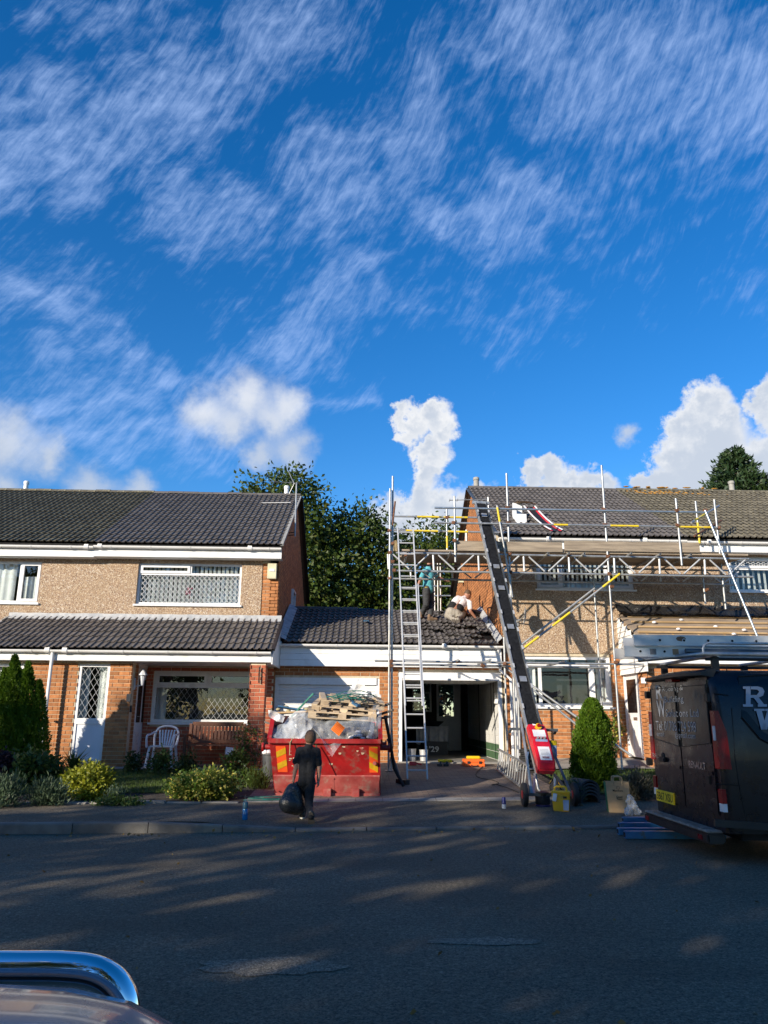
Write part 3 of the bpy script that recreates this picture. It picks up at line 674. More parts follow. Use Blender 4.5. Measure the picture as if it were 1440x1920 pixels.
def window(parent, x0, x1, z0, z1, Y, cells, fw=.055, lat=(), blinds=None, curtain=(), sill=True, depth=.8, mat='upvc_frame', dy=.07, name='window', room=True):
    """cells: (fx0,fx1,fz0,fz1,sash) fractions of the frame; Y = outer wall face"""
    y = Y+dy; W, H = x1-x0, z1-z0; f = MB()
    f.box((x0, y, z0), (x0+fw, y+.06, z1)); f.box((x1-fw, y, z0), (x1, y+.06, z1)); f.box((x0+fw, y, z0), (x1-fw, y+.06, z0+fw)); f.box((x0+fw, y, z1-fw), (x1-fw, y+.06, z1))
    edx = sorted({(c[1], c[2], c[3]) for c in cells if c[1] < .99}); edz = sorted({(c[3], min(a[0] for a in cells if a[3] == c[3]), max(a[1] for a in cells if a[3] == c[3])) for c in cells if c[3] < .99})
    for (fx, a, b) in edx: f.box((x0+W*fx-fw*.5, y+.002, max(z0+fw, z0+H*a)), (x0+W*fx+fw*.5, y+.058, min(z1-fw, z0+H*b)))
    for (fz, a, b) in edz: f.box((max(x0+fw, x0+W*a), y+.004, z0+H*fz-fw*.5), (min(x1-fw, x0+W*b), y+.056, z0+H*fz+fw*.5))
    w = f.build(name, mat, parent)
    for i, (a, b, c, d, sash) in enumerate(cells):
        p, q, r, s = x0+W*a+fw*.5, x0+W*b-fw*.5, z0+H*c+fw*.5, z0+H*d-fw*.5
        if a < .01: p = x0+fw
        if b > .99: q = x1-fw
        if c < .01: r = z0+fw
        if d > .99: s = z1-fw
        if sash:
            m = MB(); k = .05; yy = y-.018
            m.box((p-.012, yy, r-.012), (p+k, yy+.05, s+.012)); m.box((q-k, yy, r-.012), (q+.012, yy+.05, s+.012)); m.box((p+k, yy, r-.012), (q-k, yy+.05, r+k)); m.box((p+k, yy, s-k), (q-k, yy+.05, s+.012)); m.build('sash', mat, w)
            p, q, r, s = p+k, q-k, r+k, s-k
        m = MB(); m.quad((p, y+.03, r), (q, y+.03, r), (q, y+.03, s), (p, y+.03, s)); m.build('pane', 'glass', w)
        if i in dict(lat): nx, nzz = dict(lat)[i]; lattice(w, p, q, r, s, y+.024, nx, nzz, .0045 if z0 < 3 else .011)
    if sill:
        m = MB(); m.box((x0-.04, Y-.05, z0-.045), (x1+.04, y+.05, z0-.003)); m.build('sill', 'upvc_frame', w)
    if room:
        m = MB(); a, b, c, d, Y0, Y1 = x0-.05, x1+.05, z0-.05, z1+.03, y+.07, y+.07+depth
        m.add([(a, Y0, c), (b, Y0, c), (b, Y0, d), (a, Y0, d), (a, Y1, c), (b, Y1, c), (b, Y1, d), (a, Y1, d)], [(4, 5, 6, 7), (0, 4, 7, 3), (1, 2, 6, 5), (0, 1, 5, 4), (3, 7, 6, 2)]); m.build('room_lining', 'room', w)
    if blinds:
        (fa, fb, fc, fd, pitch, ang) = blinds; xx = x0+W*fa+.04; br = random.Random(int(x0*7))
        while xx < x0+W*fb-.03:
            m = MB(); a = ang+br.uniform(-.12, .12); c, s_ = math.cos(a)*.036, math.sin(a)*.036
            m.quad((xx-c, y+.14-s_, z0+H*fc), (xx+c, y+.14+s_, z0+H*fc), (xx+c, y+.14+s_, z0+H*fd), (xx-c, y+.14-s_, z0+H*fd)); m.build('blind_slat', 'blind', w); xx += pitch
    for (fa, fb, fc, fd) in curtain:
        m = MB(); n = 22; vs = []
        for i in range(n+1):
            t = i/n; x = x0+W*(fa+(fb-fa)*t); yy = y+.18+.03*math.sin(t*W*(fb-fa)*38)+.012*math.sin(i*2.3)
            vs += [(x, yy, z0+H*fc), (x, yy, z0+H*fd)]
        m.add(vs, [(2*i, 2*i+2, 2*i+3, 2*i+1) for i in range(n)]); m.build('curtain', 'curtain', w, smooth='all')
    return w
def pipe(parent, pts, r, name='drainpipe', mat='upvc', clips=()):
    m = MB(); m.tube(pts, r, 10); p = m.build(name, mat, parent, smooth=True)
    for c in clips: k = MB(); k.box((c[0]-r-.02, c[1]-.01, c[2]-.015), (c[0]+r+.02, c[1]+r+.03, c[2]+.015)); k.build('clip', mat, p)
    return p
def flue(parent, x, y, z0, z1, r=.075):
    m = MB(); m.lathe((x, y, 0), [(r, z0), (r, z1-.1), (r*1.18, z1-.1), (r*1.18, z1-.02), (r*.8, z1)], 14); return m.build('flue', 'cement' if r > .08 else 'upvc', parent, smooth=True)
# ---------------------------------------------------------------- levels
YF, YP, YR, YB = 18.7, 17.2, 23.2, 27.7          # front wall, porch wall, ridge, back wall
LX = -2.0; PARTY_L = -6.45; RX = 3.42; PARTY_R = 8.05
ZE, ZR = 5.42, 8.05       # left roof: eave and ridge of the tile plane
DZ = .34                  # the right pair stands higher
def gable_fill(name, mat, parent, x, y0, y1, ym, z0, ze, zr, t):
    m = MB(); m.prism([(x, y0, z0), (x, y1, z0), (x, y1, ze), (x, ym, zr), (x, y0, ze)], (t, 0, 0)); return m.build(name, mat, parent)
def roof_slab(parent, x0, x1, ye, ze, yr, zr, yb=None, mat='dark', t=.05, off=.035, bmat='tile_new'):
    m = MB(); m.prism([(x0, ye+.04, ze-off-t), (x0, ye+.04, ze-off), (x0, yr, zr-off), (x0, yr, zr-off-t)], (x1-x0, 0, 0)); a = m.build('roof_deck', mat, parent)
    if yb:
        m = MB(); m.prism([(x0, yr+.001, zr-off-t), (x0, yr+.001, zr-off), (x0, yb+.35, ze-off), (x0, yb+.35, ze-off-t)], (x1-x0, 0, 0)); m.build('rear_roof', bmat, parent)
    return a
def eaves(parent, x0, x1, zt, ye=18.33, depth=.37, joints=()):
    """fascia, soffit and gutter hung below tile line zt"""
    m = MB(); m.box((x0, ye+.10, zt-.30), (x1, ye+.125, zt-.05)); m.build('fascia', 'upvc', parent)
    m = MB(); m.box((x0, ye+.127, zt-.31), (x1, ye+depth, zt-.295)); m.build('soffit', 'upvc', parent)
    gutter(parent, x0, x1, ye+.035, zt-.055, joints=joints)
def house(name, label, cat, x0, x1, z0, party, tile, ridge, side, dz, loc, lean):
    return None
# ---------------------------------------------------------------- left pair of houses
def left_houses():
    zf = .40
    A = thing('brick_house', 'semi-detached house with dark grey tiled roof, leaded windows and brick porch beside the garages', 'house', (-4.2, 22, zf))
    N = thing('brick_house', 'house with mossy brown old roof tiles adjoining the house with the bench porch', 'house', (-10, 22, zf))
    brick = Pieces(A, 'brick', 'brickwork'); bn = Pieces(N, 'brick', 'brickwork')
    # upper walls of pebbledash
    wA = (-5.44, -2.92, 4.0, 5.02); wN = (-9.6, -7.77, 4.0, 5.02)
    rect_wall('pebbledash_wall', 'pebbledash', A, PARTY_L, -2.42, zf, 5.16, YF, .25, [wA, (-4.82, -2.45, 1.22, 2.42)])
    rect_wall('pebbledash_wall', 'pebbledash', N, -15, PARTY_L-.002, zf, 5.16, YF, .25, [wN])
    m = MB(); m.box((-2.418, YF+.03, zf), (LX-.032, YF+.25, 5.16)); m.build('quoin_mortar', 'mortar', A)
    brick_field(brick, (-2.418, YF+.03, zf), 0, .418, zf, 5.10, phase=.0)
    # gable wall facing the garages
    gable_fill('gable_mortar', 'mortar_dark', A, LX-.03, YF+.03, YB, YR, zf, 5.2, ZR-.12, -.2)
    def ur(z):
        if z < 5.2: return (0.0, YB-YF)
        t = (z-5.2)/(ZR-.12-5.2); return (max(0, t*(YR-YF)), YB-YF-t*(YB-YR))
    brick_field(brick, (LX-.03, YF, zf), R(90), YB-YF, 2.2, ZR-.2, [(3.6, 4.5, 4.35, 5.02)], urange=ur)
    # obscure gable window
    g = MB(); g.box((LX-.02, 22.35, 4.35), (LX+.05, 22.42, 5.0)); g.box((LX-.02, 23.1, 4.35), (LX+.05, 23.17, 5.0)); g.box((LX-.02, 22.42, 4.35), (LX+.05, 23.1, 4.42)); g.box((LX-.02, 22.42, 4.93), (LX+.05, 23.1, 5.0))
    gw = g.build('window', 'upvc_frame', A); g = MB(); g.quad((LX, 22.42, 4.42), (LX, 23.1, 4.42), (LX, 23.1, 4.93), (LX, 22.42, 4.93)); g.build('pane', 'van_glass', gw)
    # back walls
    for o, a, b in ((A, PARTY_L, LX-.25), (N, -15, PARTY_L-.002)): m = MB(); m.box((a, YB-.25, zf), (b, YB, 5.2)); m.build('rear_wall', 'brick', o)
    # main roofs
    tA = Pieces(A, 'tile', 'tiling'); tN = Pieces(N, 'tile', 'tiling')
    tile_field(tA, PARTY_L, LX+.06, 18.28, ZE, YR-.05, ZR, 'tile_new'); tile_field(tN, -15.0, PARTY_L, 18.28, ZE, YR-.05, ZR, 'tile_old_dark')
    roof_slab(A, PARTY_L, LX+.04, 18.28, ZE, YR, ZR, YB); roof_slab(N, -15, PARTY_L-.002, 18.28, ZE, YR, ZR, YB, bmat='tile_old')
    ridge_tiles(A, PARTY_L, LX+.08, YR, ZR-.005, 'tile_new'); ridge_tiles(N, -15, PARTY_L, YR, ZR+.01, 'tile_old')
    # cement verge and barge board
    m = MB(); d = Vector((0, YR-18.28, ZR-ZE)).normalized()
    m.bar((LX+.075, 18.28, ZE+.0), (LX+.075, YR, ZR+.0), .06, .07, (1, 0, 0)); m.build('verge', 'cement', A)
    m = MB(); m.bar((LX+.075, YR, ZR-.05), (LX+.075, YB+.35, ZE-.05), .05, .16, (1, 0, 0)); m.build('barge_board', 'black_plastic', A)
    eaves(A, PARTY_L, LX+.06, ZE-.01, joints=(-6.3, -2.7)); eaves(N, -15, PARTY_L-.002, ZE-.03, joints=(-6.62,))
    # windows upstairs
    w = window(A, *wA, YF, [(0, 1, 0, .74, 0), (0, .5, .74, 1, 1), (.5, 1, .74, 1, 0)], lat=((0, (21, 5)),), blinds=(0, 1, .02, .97, .105, .5))
    f = MB(); p = at(357, 1112, YF+.2)
    for i in range(7): f.ell((p.x+rnd.uniform(-.1, .12), p.y+rnd.uniform(-.04, .04), p.z+rnd.uniform(-.02, .12)), (.035, .03, .03), 8, 5)
    f.tube([(p.x, p.y, p.z-.12), (p.x, p.y, p.z+.05)], .008, 6); f.build('flowers', 'pink', w, smooth='all')
    window(N, *wN, YF, [(0, .72, 0, 1, 0), (.72, 1, 0, 1, 1)], curtain=((.05, .62, .02, .98), (.74, .99, .02, .66)))
    # alarm box
    p0, p1 = at(502, 1056, YF-.1), at(518, 1085, YF-.1); m = MB(); m.box((p0.x, YF-.10, p1.z), (p1.x, YF, p0.z)); al = m.build('alarm_box', 'alarm_cream', A, bevel=.012); m = MB(); m.box((p0.x+.05, YF-.112, p1.z+.18), (p1.x-.05, YF-.1005, p1.z+.24)); m.build('lamp', 'upvc', al)
    # flues and aerial
    p = at(537, 932, YR); flue(A, p.x-.02, YR+.2, ZR-.1, at(537, 911, YR+.2).z, .075)
    p = at(42, 922, YR); flue(N, p.x, YR+.2, ZR-.1, at(42, 902, YR+.2).z, .07)
    ya = 20.4; b, t = at(553, 1006, ya), at(556, 905, ya); a = MB(); a.tube([b, t], .022, 8)
    mast = a.build('aerial', 'galv', A, smooth=True); m = MB(); m.tube([at(552, 1003, ya), at(541, 1004, ya+.3)], .012, 6); m.tube([at(553, 998, ya), at(542, 999, ya+.3)], .012, 6); m.build('wall_bracket', 'iron', mast)
    m = MB(); b0, b1 = at(505, 903, ya-.3), at(560, 906, ya+.1); m.tube([b0, b1], .009, 6)
    for i in range(9):
        c = b0.lerp(b1, i/8); m.tube([c+V(-.03, -.18, 0), c+V(.03, .18, 0)], .005, 5)
    m.tube([at(541, 884, ya), at(551, 906, ya)], .010, 6); m.tube([at(542, 926, ya), at(552, 906, ya)], .008, 6); m.build('antenna_boom', 'galv', mast)
    m = MB(); m.tube([at(490, 943, 22.0), at(545, 942, 22.0)], .010, 6); m.build('cable', 'upvc', mast)
    # ---- porch: lean-to roof over both houses
    ZL0, ZL1 = 2.80, 3.64; XL = -8.4; XRr = LX+.1; pL = at(95, 1232, 17.0).x
    tile_field(tA, PARTY_L, XRr, 16.93, ZL0, 18.66, ZL1, 'tile_porch', gauge=.33); tile_field(tN, XL, PARTY_L, 16.93, ZL0, 18.66, ZL1, 'tile_porch', gauge=.33)
    roof_slab(A, PARTY_L, XRr-.03, 16.93, ZL0, 18.69, ZL1+.01); roof_slab(N, XL+.02, PARTY_L-.002, 16.93, ZL0, 18.69, ZL1+.01)
    tA.finish(); tN.finish()
    for o, a, b in ((A, PARTY_L, XRr), (N, XL, PARTY_L)):
        m = MB(); k = max(4, int((b-a)/.15)); top = [(a+(b-a)*i/k, YF-.012, ZL1+.12+.006*math.sin(i*1.7)) for i in range(k+1)]; mid = [(a+(b-a)*i/k, YF-.03, ZL1+.035) for i in range(k+1)]; low = [(a+(b-a)*i/k, YF-.20, ZL1-.045+.014*math.sin(i*math.pi)+.012*math.sin(i*2.1)) for i in range(k+1)]
        K = k+1; m.add(top+mid+low, [(i, i+1, K+i+1, K+i) for i in range(k)]+[(K+i, K+i+1, 2*K+i+1, 2*K+i) for i in range(k)]); m.build('lead_flashing', 'lead', o, smooth='all')
    m = MB(); m.bar((XRr+.02, 16.93, ZL0), (XRr+.02, 18.66, ZL1), .05, .08, (1, 0, 0)); m.build('verge', 'black_plastic', A)
    m = MB(); m.bar((XL-.01, 16.93, ZL0), (XL-.01, 18.66, ZL1), .05, .08, (1, 0, 0)); m.build('verge', 'cement', N)
    for o, a, b in ((A, PARTY_L, XRr-.02), (N, XL+.01, PARTY_L-.002)):
        m = MB(); m.box((a, 17.02, 2.54), (b, 17.045, 2.76)); m.build('porch_fascia', 'upvc', o); gutter(o, a, b, 16.955, ZL0-.045, joints=(a+.12,) if o is A else (b-.25,))
        m = MB(); m.box((a, 17.047, 2.53), (b, 18.69, 2.545)); m.build('porch_soffit', 'upvc', o)
    m = MB(); m.prism([(XRr-.019, 17.03, 2.50), (XRr-.019, 18.68, 2.50), (XRr-.019, 18.68, ZL1-.1), (XRr-.019, 17.03, ZL0-.09)], (.03, 0, 0)); m.build('porch_cheek', 'upvc', A)
    # porch brickwork: front wall, pier, return wall
    wp = (-6.09, -5.42, .46, 2.48); wq = (-8.32, -7.15, 1.3, 2.47); zt = 2.53
    rect_wall('porch_mortar', 'mortar', A, PARTY_L, -4.93, zf-.1, zt, YP+.03, .2, [wp]); rect_wall('porch_mortar', 'mortar', N, XL+.05, PARTY_L-.002, zf-.1, zt, YP+.03, .2, [wq])
    brick_field(brick, (PARTY_L, YP+.03, zf-.1), 0, PARTY_L*-1-4.93, zf-.06, zt-.02, [(wp[0]-PARTY_L, wp[1]-PARTY_L, wp[2], wp[3])])
    brick_field(bn, (XL+.05, YP+.03, zf-.1), 0, PARTY_L-XL-.05, zf-.06, zt-.02, [(wq[0]-XL-.05, wq[1]-XL-.05, wq[2], wq[3])])
    window(N, *wq, YP, [(0, .7, 0, .72, 0), (0, .7, .72, 1, 0), (.7, 1, 0, 1, 1)], curtain=((.03, .5, .02, .98),))
    # narrow full-height window with white panel
    w = window(A, wp[0], wp[1], 1.28, wp[3], YP-.03, [(0, 1, 0, 1, 0)], fw=.06, lat=((0, (4, 5)),), curtain=((.05, .3, .02, .98), (.6, .9, .02, .98)), sill=False, depth=.8)
    m = MB(); y = YP+.04; m.box((wp[0], y, wp[2]), (wp[0]+.06, y+.06, 1.278)); m.box((wp[1]-.06, y, wp[2]), (wp[1], y+.06, 1.278)); m.box((wp[0]+.06, y, wp[2]), (wp[1]-.06, y+.06, wp[2]+.06)); m.box((wp[0]+.06, y, 1.22), (wp[1]-.06, y+.06, 1.278)); pf = m.build('panel_frame', 'upvc_frame', A)
    m = MB(); m.box((wp[0]+.06, y+.022, wp[2]+.06), (wp[1]-.06, y+.05, 1.22)); m.build('panel', 'panel_white', pf)
    # red brick pier
    px0, px1 = -2.40, -2.0; m = MB(); m.box((px0+.04, 17.09, .2), (px1-.04, 17.39, zt)); m.build('pier_mortar', 'mortar', A)
    brick_field(brick, (px0+.04, 17.09, .25), 0, px1-px0-.08, .25, zt-.02, mat='brick_red'); brick_field(brick, (px1-.04, 17.05, .25), R(90), .36, .25, zt-.02, mat='brick_red'); brick_field(brick, (px0+.04, 17.41, .25), R(-90), .36, .25, zt-.02, mat='brick_red')
    # return wall of the porch with the front door
    m = MB(); m.box((-5.13, YP+.231, zf-.1), (-4.96, YP+.55, zt)); m.build('return_mortar', 'mortar', A); brick_field(brick, (-4.96, YP+.0, zf-.1), R(90), .55, zf-.06, zt-.02)
    d = MB(); xd = -4.97; d.box((xd-.06, YP+.552, zf), (xd+.02, YP+.64, zt)); d.box((xd-.06, YF-.09, zf), (xd+.02, YF-.002, zt)); d.box((xd-.06, YP+.64, zt-.08), (xd+.02, YF-.09, zt)); fr = d.build('door_frame', 'upvc_frame', A)
    d = MB(); d.box((xd-.05, YP+.642, zf+.02), (xd-.005, YF-.092, zt-.082)); dr = d.build('door', 'panel_white', A)
    for (a, b, c, e) in ((.2, .5, 1.25, 2.2), (.62, .86, 1.25, 2.2), (.2, .5, .55, 1.05), (.62, .86, .55, 1.05)):
        k = MB(); k.box((xd-.004, YP+.55+a, c), (xd+.004, YP+.55+b, e)); k.build('door_panel', 'van_glass' if c > 1 else 'upvc_frame', dr)
    k = MB(); k.tube([(xd+.04, YP+.72, 1.38), (xd+.04, YP+.84, 1.38)], .012, 6); k.build('handle', 'chrome_badge', dr)
    # big porch window under the soffit + brick below and beside it
    ww = (-4.80, -2.45, 1.25, 2.42)
    window(A, *ww, YF-.22, [(0, 1, 0, .70, 0), (0, .535, .70, 1, 1), (.535, 1, .70, 1, 1)], lat=((0, (17, 4)),), curtain=((.02, .12, .02, .68),), fw=.07)
    rect_wall('porch_back_mortar', 'mortar', A, -4.96, LX-.03, zf-.1, 2.53, YF-.2, .19, [ww]); brick_field(brick, (-4.96, YF-.2, zf-.1), 0, 2.95, zf-.06, 2.50, [(ww[0]+4.96, ww[1]+4.96, ww[2]-.03, ww[3])], mat='brick_red')
    brick.finish(); bn.finish()
    # drainpipes
    xa = at(97, 1240, 16.98).x; pipe(A, [(xa, 16.97, 2.70), (xa, 16.97, .36)], .036, clips=[(xa, 16.99, 1.35)])
    # wall lamp, meter boxes
    p = at(271, 1262, YP+.2); m = MB(); lx = -4.93; ly = 17.42
    m.box((lx, ly-.03, 1.95), (lx+.025, ly+.03, 2.2)); m.bar((lx, ly, 2.02), (lx+.16, ly, 2.04), .015, .02); lm = m.build('wall_lamp', 'chair_white', A)
    m = MB(); m.lathe((lx+.17, ly, 2.04), [(.03, 0), (.035, .03), (.07, .21), (.11, .22), (.06, .29), (.02, .34), (.008, .36)], 8); m.build('lantern', 'lens_white', lm)
    p0 = at(247, 1304, YP); m = MB(); m.box((-4.99, YP-.06, p0.z-.13), (-4.90, YP-.002, p0.z+.03)); m.build('meter_box', 'grey_bin', A)
    p0 = at(252, 1328, YP); m = MB(); m.box((-4.955, YP+.05, p0.z-.08), (-4.90, YP+.12, p0.z+.06)); m.build('junction_box', 'black_plastic', A)
    # hanging-basket bracket on the pier
    c = at(486, 1268, 17.05); m = MB(); m.bar((c.x, 17.03, c.z+.20), (c.x, 17.03, c.z-.14), .025, .02, (0, 1, 0)); m.tube([(c.x, 17.02, c.z+.13), (c.x+.02, 16.78, c.z+.02), (c.x+.04, 16.72, c.z+.05)], .007, 6); m.tube([(c.x, 17.02, c.z-.10), (c.x+.02, 16.9, c.z-.02), (c.x+.02, 16.78, c.z+.02)], .007, 6); m.build('basket_bracket', 'bracket_iron', A)
    return A, N
left_houses()
# ---------------------------------------------------------------- twin garages between the houses
GE, GR, GYR, GYB = 3.10, 4.30, 21.6, 24.9        # eave, ridge, ridge line, back wall
def groof(y): return GE+(GR-GE)*(y-18.40)/(GYR-18.40)
def onroof(px, py, dz=.03):
    d = ray(px, py); k = (GR-GE)/(GYR-18.40); t = (GE-18.40*k+dz-CP.z+k*0)/(d.z-k*d.y)
    return CP+d*t
def garages():
    zf = gz(1, 18.6)+.02
    G = thing('garage_block', 'pair of flat-fronted brick garages with white fascia under one dark tiled roof', 'garage', (.7, 21.5, zf))
    br = Pieces(G, 'brick', 'brickwork'); X0, X1 = LX+.0, RX
    d1 = (-1.99, .48, zf-.1, 2.30); d2 = (.93, 3.40, zf-.1, 2.46)
    rect_wall('front_mortar', 'mortar', G, X0+.001, X1-.002, zf-.1, 2.75, YF+.03, .2, [d1, d2])
    brick_field(br, (X0, YF+.03, zf-.05), 0, X1-X0, zf-.05, 2.62, [(d1[0]-X0, d1[1]-X0, 0, d1[3]), (d2[0]-X0, d2[1]-X0, 0, d2[3])]); br.finish()
    # fascia of three white boards
    for i, (a, b) in enumerate(((2.56, 2.70), (2.705, 2.845), (2.85, 3.02))):
        m = MB(); y = 18.50+.006*i; m.prism([(X0+.12, y, a), (X0+.12, y+.012, b), (X0+.12, y+.03, b), (X0+.12, y+.03, a)], (X1-X0-.16, 0, 0)); m.build('fascia_board', 'upvc', G)
    m = MB(); m.box((X0+.12, 18.532, 2.56), (X1-.04, 18.72, 2.575)); m.build('soffit', 'upvc', G)
    gutter(G, X0+.1, X1-.02, 18.425, 3.06, joints=(2.0, -1.9))
    # roof
    tl = Pieces(G, 'tile', 'tiling'); jr = random.Random(12)
    holes = [(802, 1183, 833, 1194), (858, 1178, 892, 1188), (893, 1192, 925, 1203)]
    def skip(p, e):
        x, y = proj(p); 
        for (a, b, c, d) in holes:
            if a < x < c and b < y < d: return None
        if 792 < x < 935 and 1150 < y < 1206 and jr.random() < .55:
            return p+Vector((jr.uniform(-.02, .02), jr.uniform(-.03, .03), jr.uniform(.0, .035))), [e[0]+jr.uniform(-.09, .05), e[1]+jr.uniform(-.06, .06), e[2]+jr.uniform(-.05, .05)]
        return p, e
    tile_field(tl, X0+.22, X1-.12, 18.40, GE, GYR, GR, 'tile_new', gauge=.32, skip=skip); tl.finish()
    m = MB(); m.prism([(X0, 18.44, GE-.09), (X0, 18.44, GE-.05), (X0, GYR, GR-.05), (X0, GYR, GR-.09)], (X1-X0, 0, 0)); m.build('roof_deck', 'black_film', G)
    m = MB(); m.prism([(X0, GYR+.001, GR-.09), (X0, GYR+.001, GR-.05), (X0, GYB+.2, GE-.05), (X0, GYB+.2, GE-.09)], (X1-X0, 0, 0)); m.build('rear_roof', 'tile_new', G)
    xr1 = at(672, 1148, GYR).x; ridge_tiles(G, X0+.05, xr1, GYR, GR-.01, 'tile_new')
    # lead valley against both gables
    for s, xa in ((1, X0+.0), (-1, X1)):
        m = MB(); n = 10
        for i in range(n):
            y0, y1 = 18.42+(GYR-18.42)*i/n, 18.42+(GYR-18.42)*(i+1)/n-.004; q = .02*(i % 2)*.4
            e = .24 if s > 0 else .13; m.quad((xa+s*.02, y0, groof(y0)+.15), (xa+s*.02, y1, groof(y1)+.15), (xa+s*e, y1, groof(y1)+.055+q), (xa+s*e, y0, groof(y0)+.055+q))
            m.quad((xa+s*e, y0, groof(y0)+.055+q), (xa+s*e, y1, groof(y1)+.055+q), (xa+s*(e+.01), y1, groof(y1)+.0), (xa+s*(e+.01), y0, groof(y0)+.0))
        m.build('lead_flashing', 'lead', G)
    # left roller door
    m = MB(); a, b, c, d = d1; y = YF+.05
    m.box((a, y, c), (a+.07, y+.06, d)); m.box((b-.07, y, c), (b, y+.06, d)); m.box((a+.07, y-.03, d-.16), (b-.07, y+.06, d)); fr = m.build('roller_frame', 'upvc_frame', G); z = d-.165; k = .077
    dr = MB(); n = int((z-c)/k)
    for i in range(n):
        s = MB(); zz = z-i*k; s.add([(a+.07, y+.03, zz-k), (b-.07, y+.03, zz-k), (b-.07, y+.018, zz-k*.75), (a+.07, y+.018, zz-k*.75), (b-.07, y+.016, zz-k*.25), (a+.07, y+.016, zz-k*.25), (b-.07, y+.03, zz-.004), (a+.07, y+.03, zz-.004), (b-.07, y+.034, zz), (a+.07, y+.034, zz)], [(0, 1, 2, 3), (3, 2, 4, 5), (5, 4, 6, 7), (7, 6, 8, 9)]); s.build('roller_slat', 'upvc', fr)
    # open right garage: frame, up-and-over door under the ceiling
    a, b, c, d = d2; m = MB(); y = YF+.04
    m.box((a, y, c), (a+.09, y+.07, d)); m.box((b-.09, y, c), (b, y+.07, d)); m.box((a+.09, y, d-.15), (b-.09, y+.07, d)); m.build('door_frame', 'upvc_frame', G)
    m = MB(); m.box((a+.1, y-.28, d-.205), (b-.1, y+1.9, d-.16)); m.build('up_and_over_door', 'upvc', G)
    # inside
    xi0, xi1 = a-.12, b+.0
    m = MB(); m.box((xi0, YF+.24, zf-.06), (xi1, GYB, zf)); m.build('floor', 'garage_floor', G)
    m = MB(); m.box((a, YF-.12, zf-.05), (b, YF+.24, zf+.002)); m.build('threshold', 'concrete', G)
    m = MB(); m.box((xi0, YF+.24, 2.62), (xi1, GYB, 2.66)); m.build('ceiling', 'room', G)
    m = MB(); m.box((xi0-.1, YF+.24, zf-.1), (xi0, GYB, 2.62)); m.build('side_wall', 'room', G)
    # painted blockwork on the right-hand inner wall
    m = MB(); m.box((xi1-.005, YF+.24, zf-.1), (xi1+.012, GYB, 2.62)); m.build('side_wall', 'garage_white', G)
    blk = {}; bm_ = 0
    for r in range(12):
        z = zf+.012+r*.187
        if z+.17 > 2.62: break
        yy = YF+.25-(.15 if r % 2 else 0)
        while yy < GYB-.05:
            p, q = max(yy, YF+.25), min(yy+.288, GYB-.01); yy += .297
            if q-p < .05: continue
            key = round(q-p, 2), r < 2
            if key not in blk: k = MB(); l = key[0]; k.add([(0, -l/2, 0), (0, l/2, 0), (0, l/2, .177), (0, -l/2, .177), (-.006, -l/2+.004, .004), (-.006, l/2-.004, .004), (-.006, l/2-.004, .173), (-.006, -l/2+.004, .173)], [(4, 5, 6, 7), (0, 1, 5, 4), (1, 2, 6, 5), (2, 3, 7, 6), (3, 0, 4, 7)]); blk[key] = k.mesh('wall_block', 'garage_green' if r < 2 else 'garage_white')
            link('wall_block', blk[key], G, (xi1-.005, (p+q)/2, z))
    # back wall with window and half-glazed door
    yb = GYB-.25; bw = [at(773, 1274, yb), at(810, 1335, yb)]; bd = [at(818, 1278, yb), at(866, 1404, yb)]
    W1 = (bw[0].x, bw[1].x, bw[1].z, min(2.5, bw[0].z)); D1 = (bd[0].x, bd[1].x, zf, min(2.5, bd[0].z))
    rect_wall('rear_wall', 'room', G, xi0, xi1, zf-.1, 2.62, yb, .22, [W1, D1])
    window(G, *W1, yb, [(0, 1, 0, 1, 0)], sill=False, room=False, mat='upvc_frame', fw=.05, dy=.1)
    m = MB(); x0, x1, z0, z1 = D1; zm = at(840, 1343, yb).z; y = yb+.1
    m.box((x0, y, z0), (x0+.08, y+.05, z1)); m.box((x1-.22, y, z0), (x1, y+.05, z1)); m.box((x0+.08, y, z1-.1), (x1-.22, y+.05, z1)); m.box((x0+.08, y, z0), (x1-.22, y+.05, zm)); dd = m.build('rear_door', 'panel_white', G)
    m = MB(); m.quad((x0+.08, y+.02, zm), (x1-.22, y+.02, zm), (x1-.22, y+.02, z1-.1), (x0+.08, y+.02, z1-.1)); m.build('pane', 'glass', dd)
    m = MB(); m.box((X0, GYB-.02, zf-.1), (xi0-.1, GYB+.0, 3.0)); m.build('rear_wall', 'brick', G)
    # cables and pipes on the inner wall
    for (px, y0, y1, yy) in ((897, 1285, 1435, 20.6), (920, 1285, 1345, 19.6), (925, 1285, 1345, 19.3)):
        t = MB(); p = atx(px, y0, xi1-.02); q = atx(px, y1, xi1-.02); t.tube([(xi1-.02, p.y, 2.6), (xi1-.02, p.y, max(zf+.1, at(px, y1, p.y).z))], .010, 6); t.build('cable', 'black_plastic', G)
    m = MB(); m.box((xi1-.07, 19.30, 1.75), (xi1-.006, 19.45, 2.0)); m.build('switch_box', 'upvc', G)
    # rainwater pipe at right end of the fascia
    xp = X1-.12; pipe(G, [(xp, 18.46, 3.03), (xp, 18.55, 2.85), (xp+.06, 18.60, 2.5), (X1+.18, 18.61, 2.3), (X1+.18, 18.61, zf)], .036)
    return G
garages()
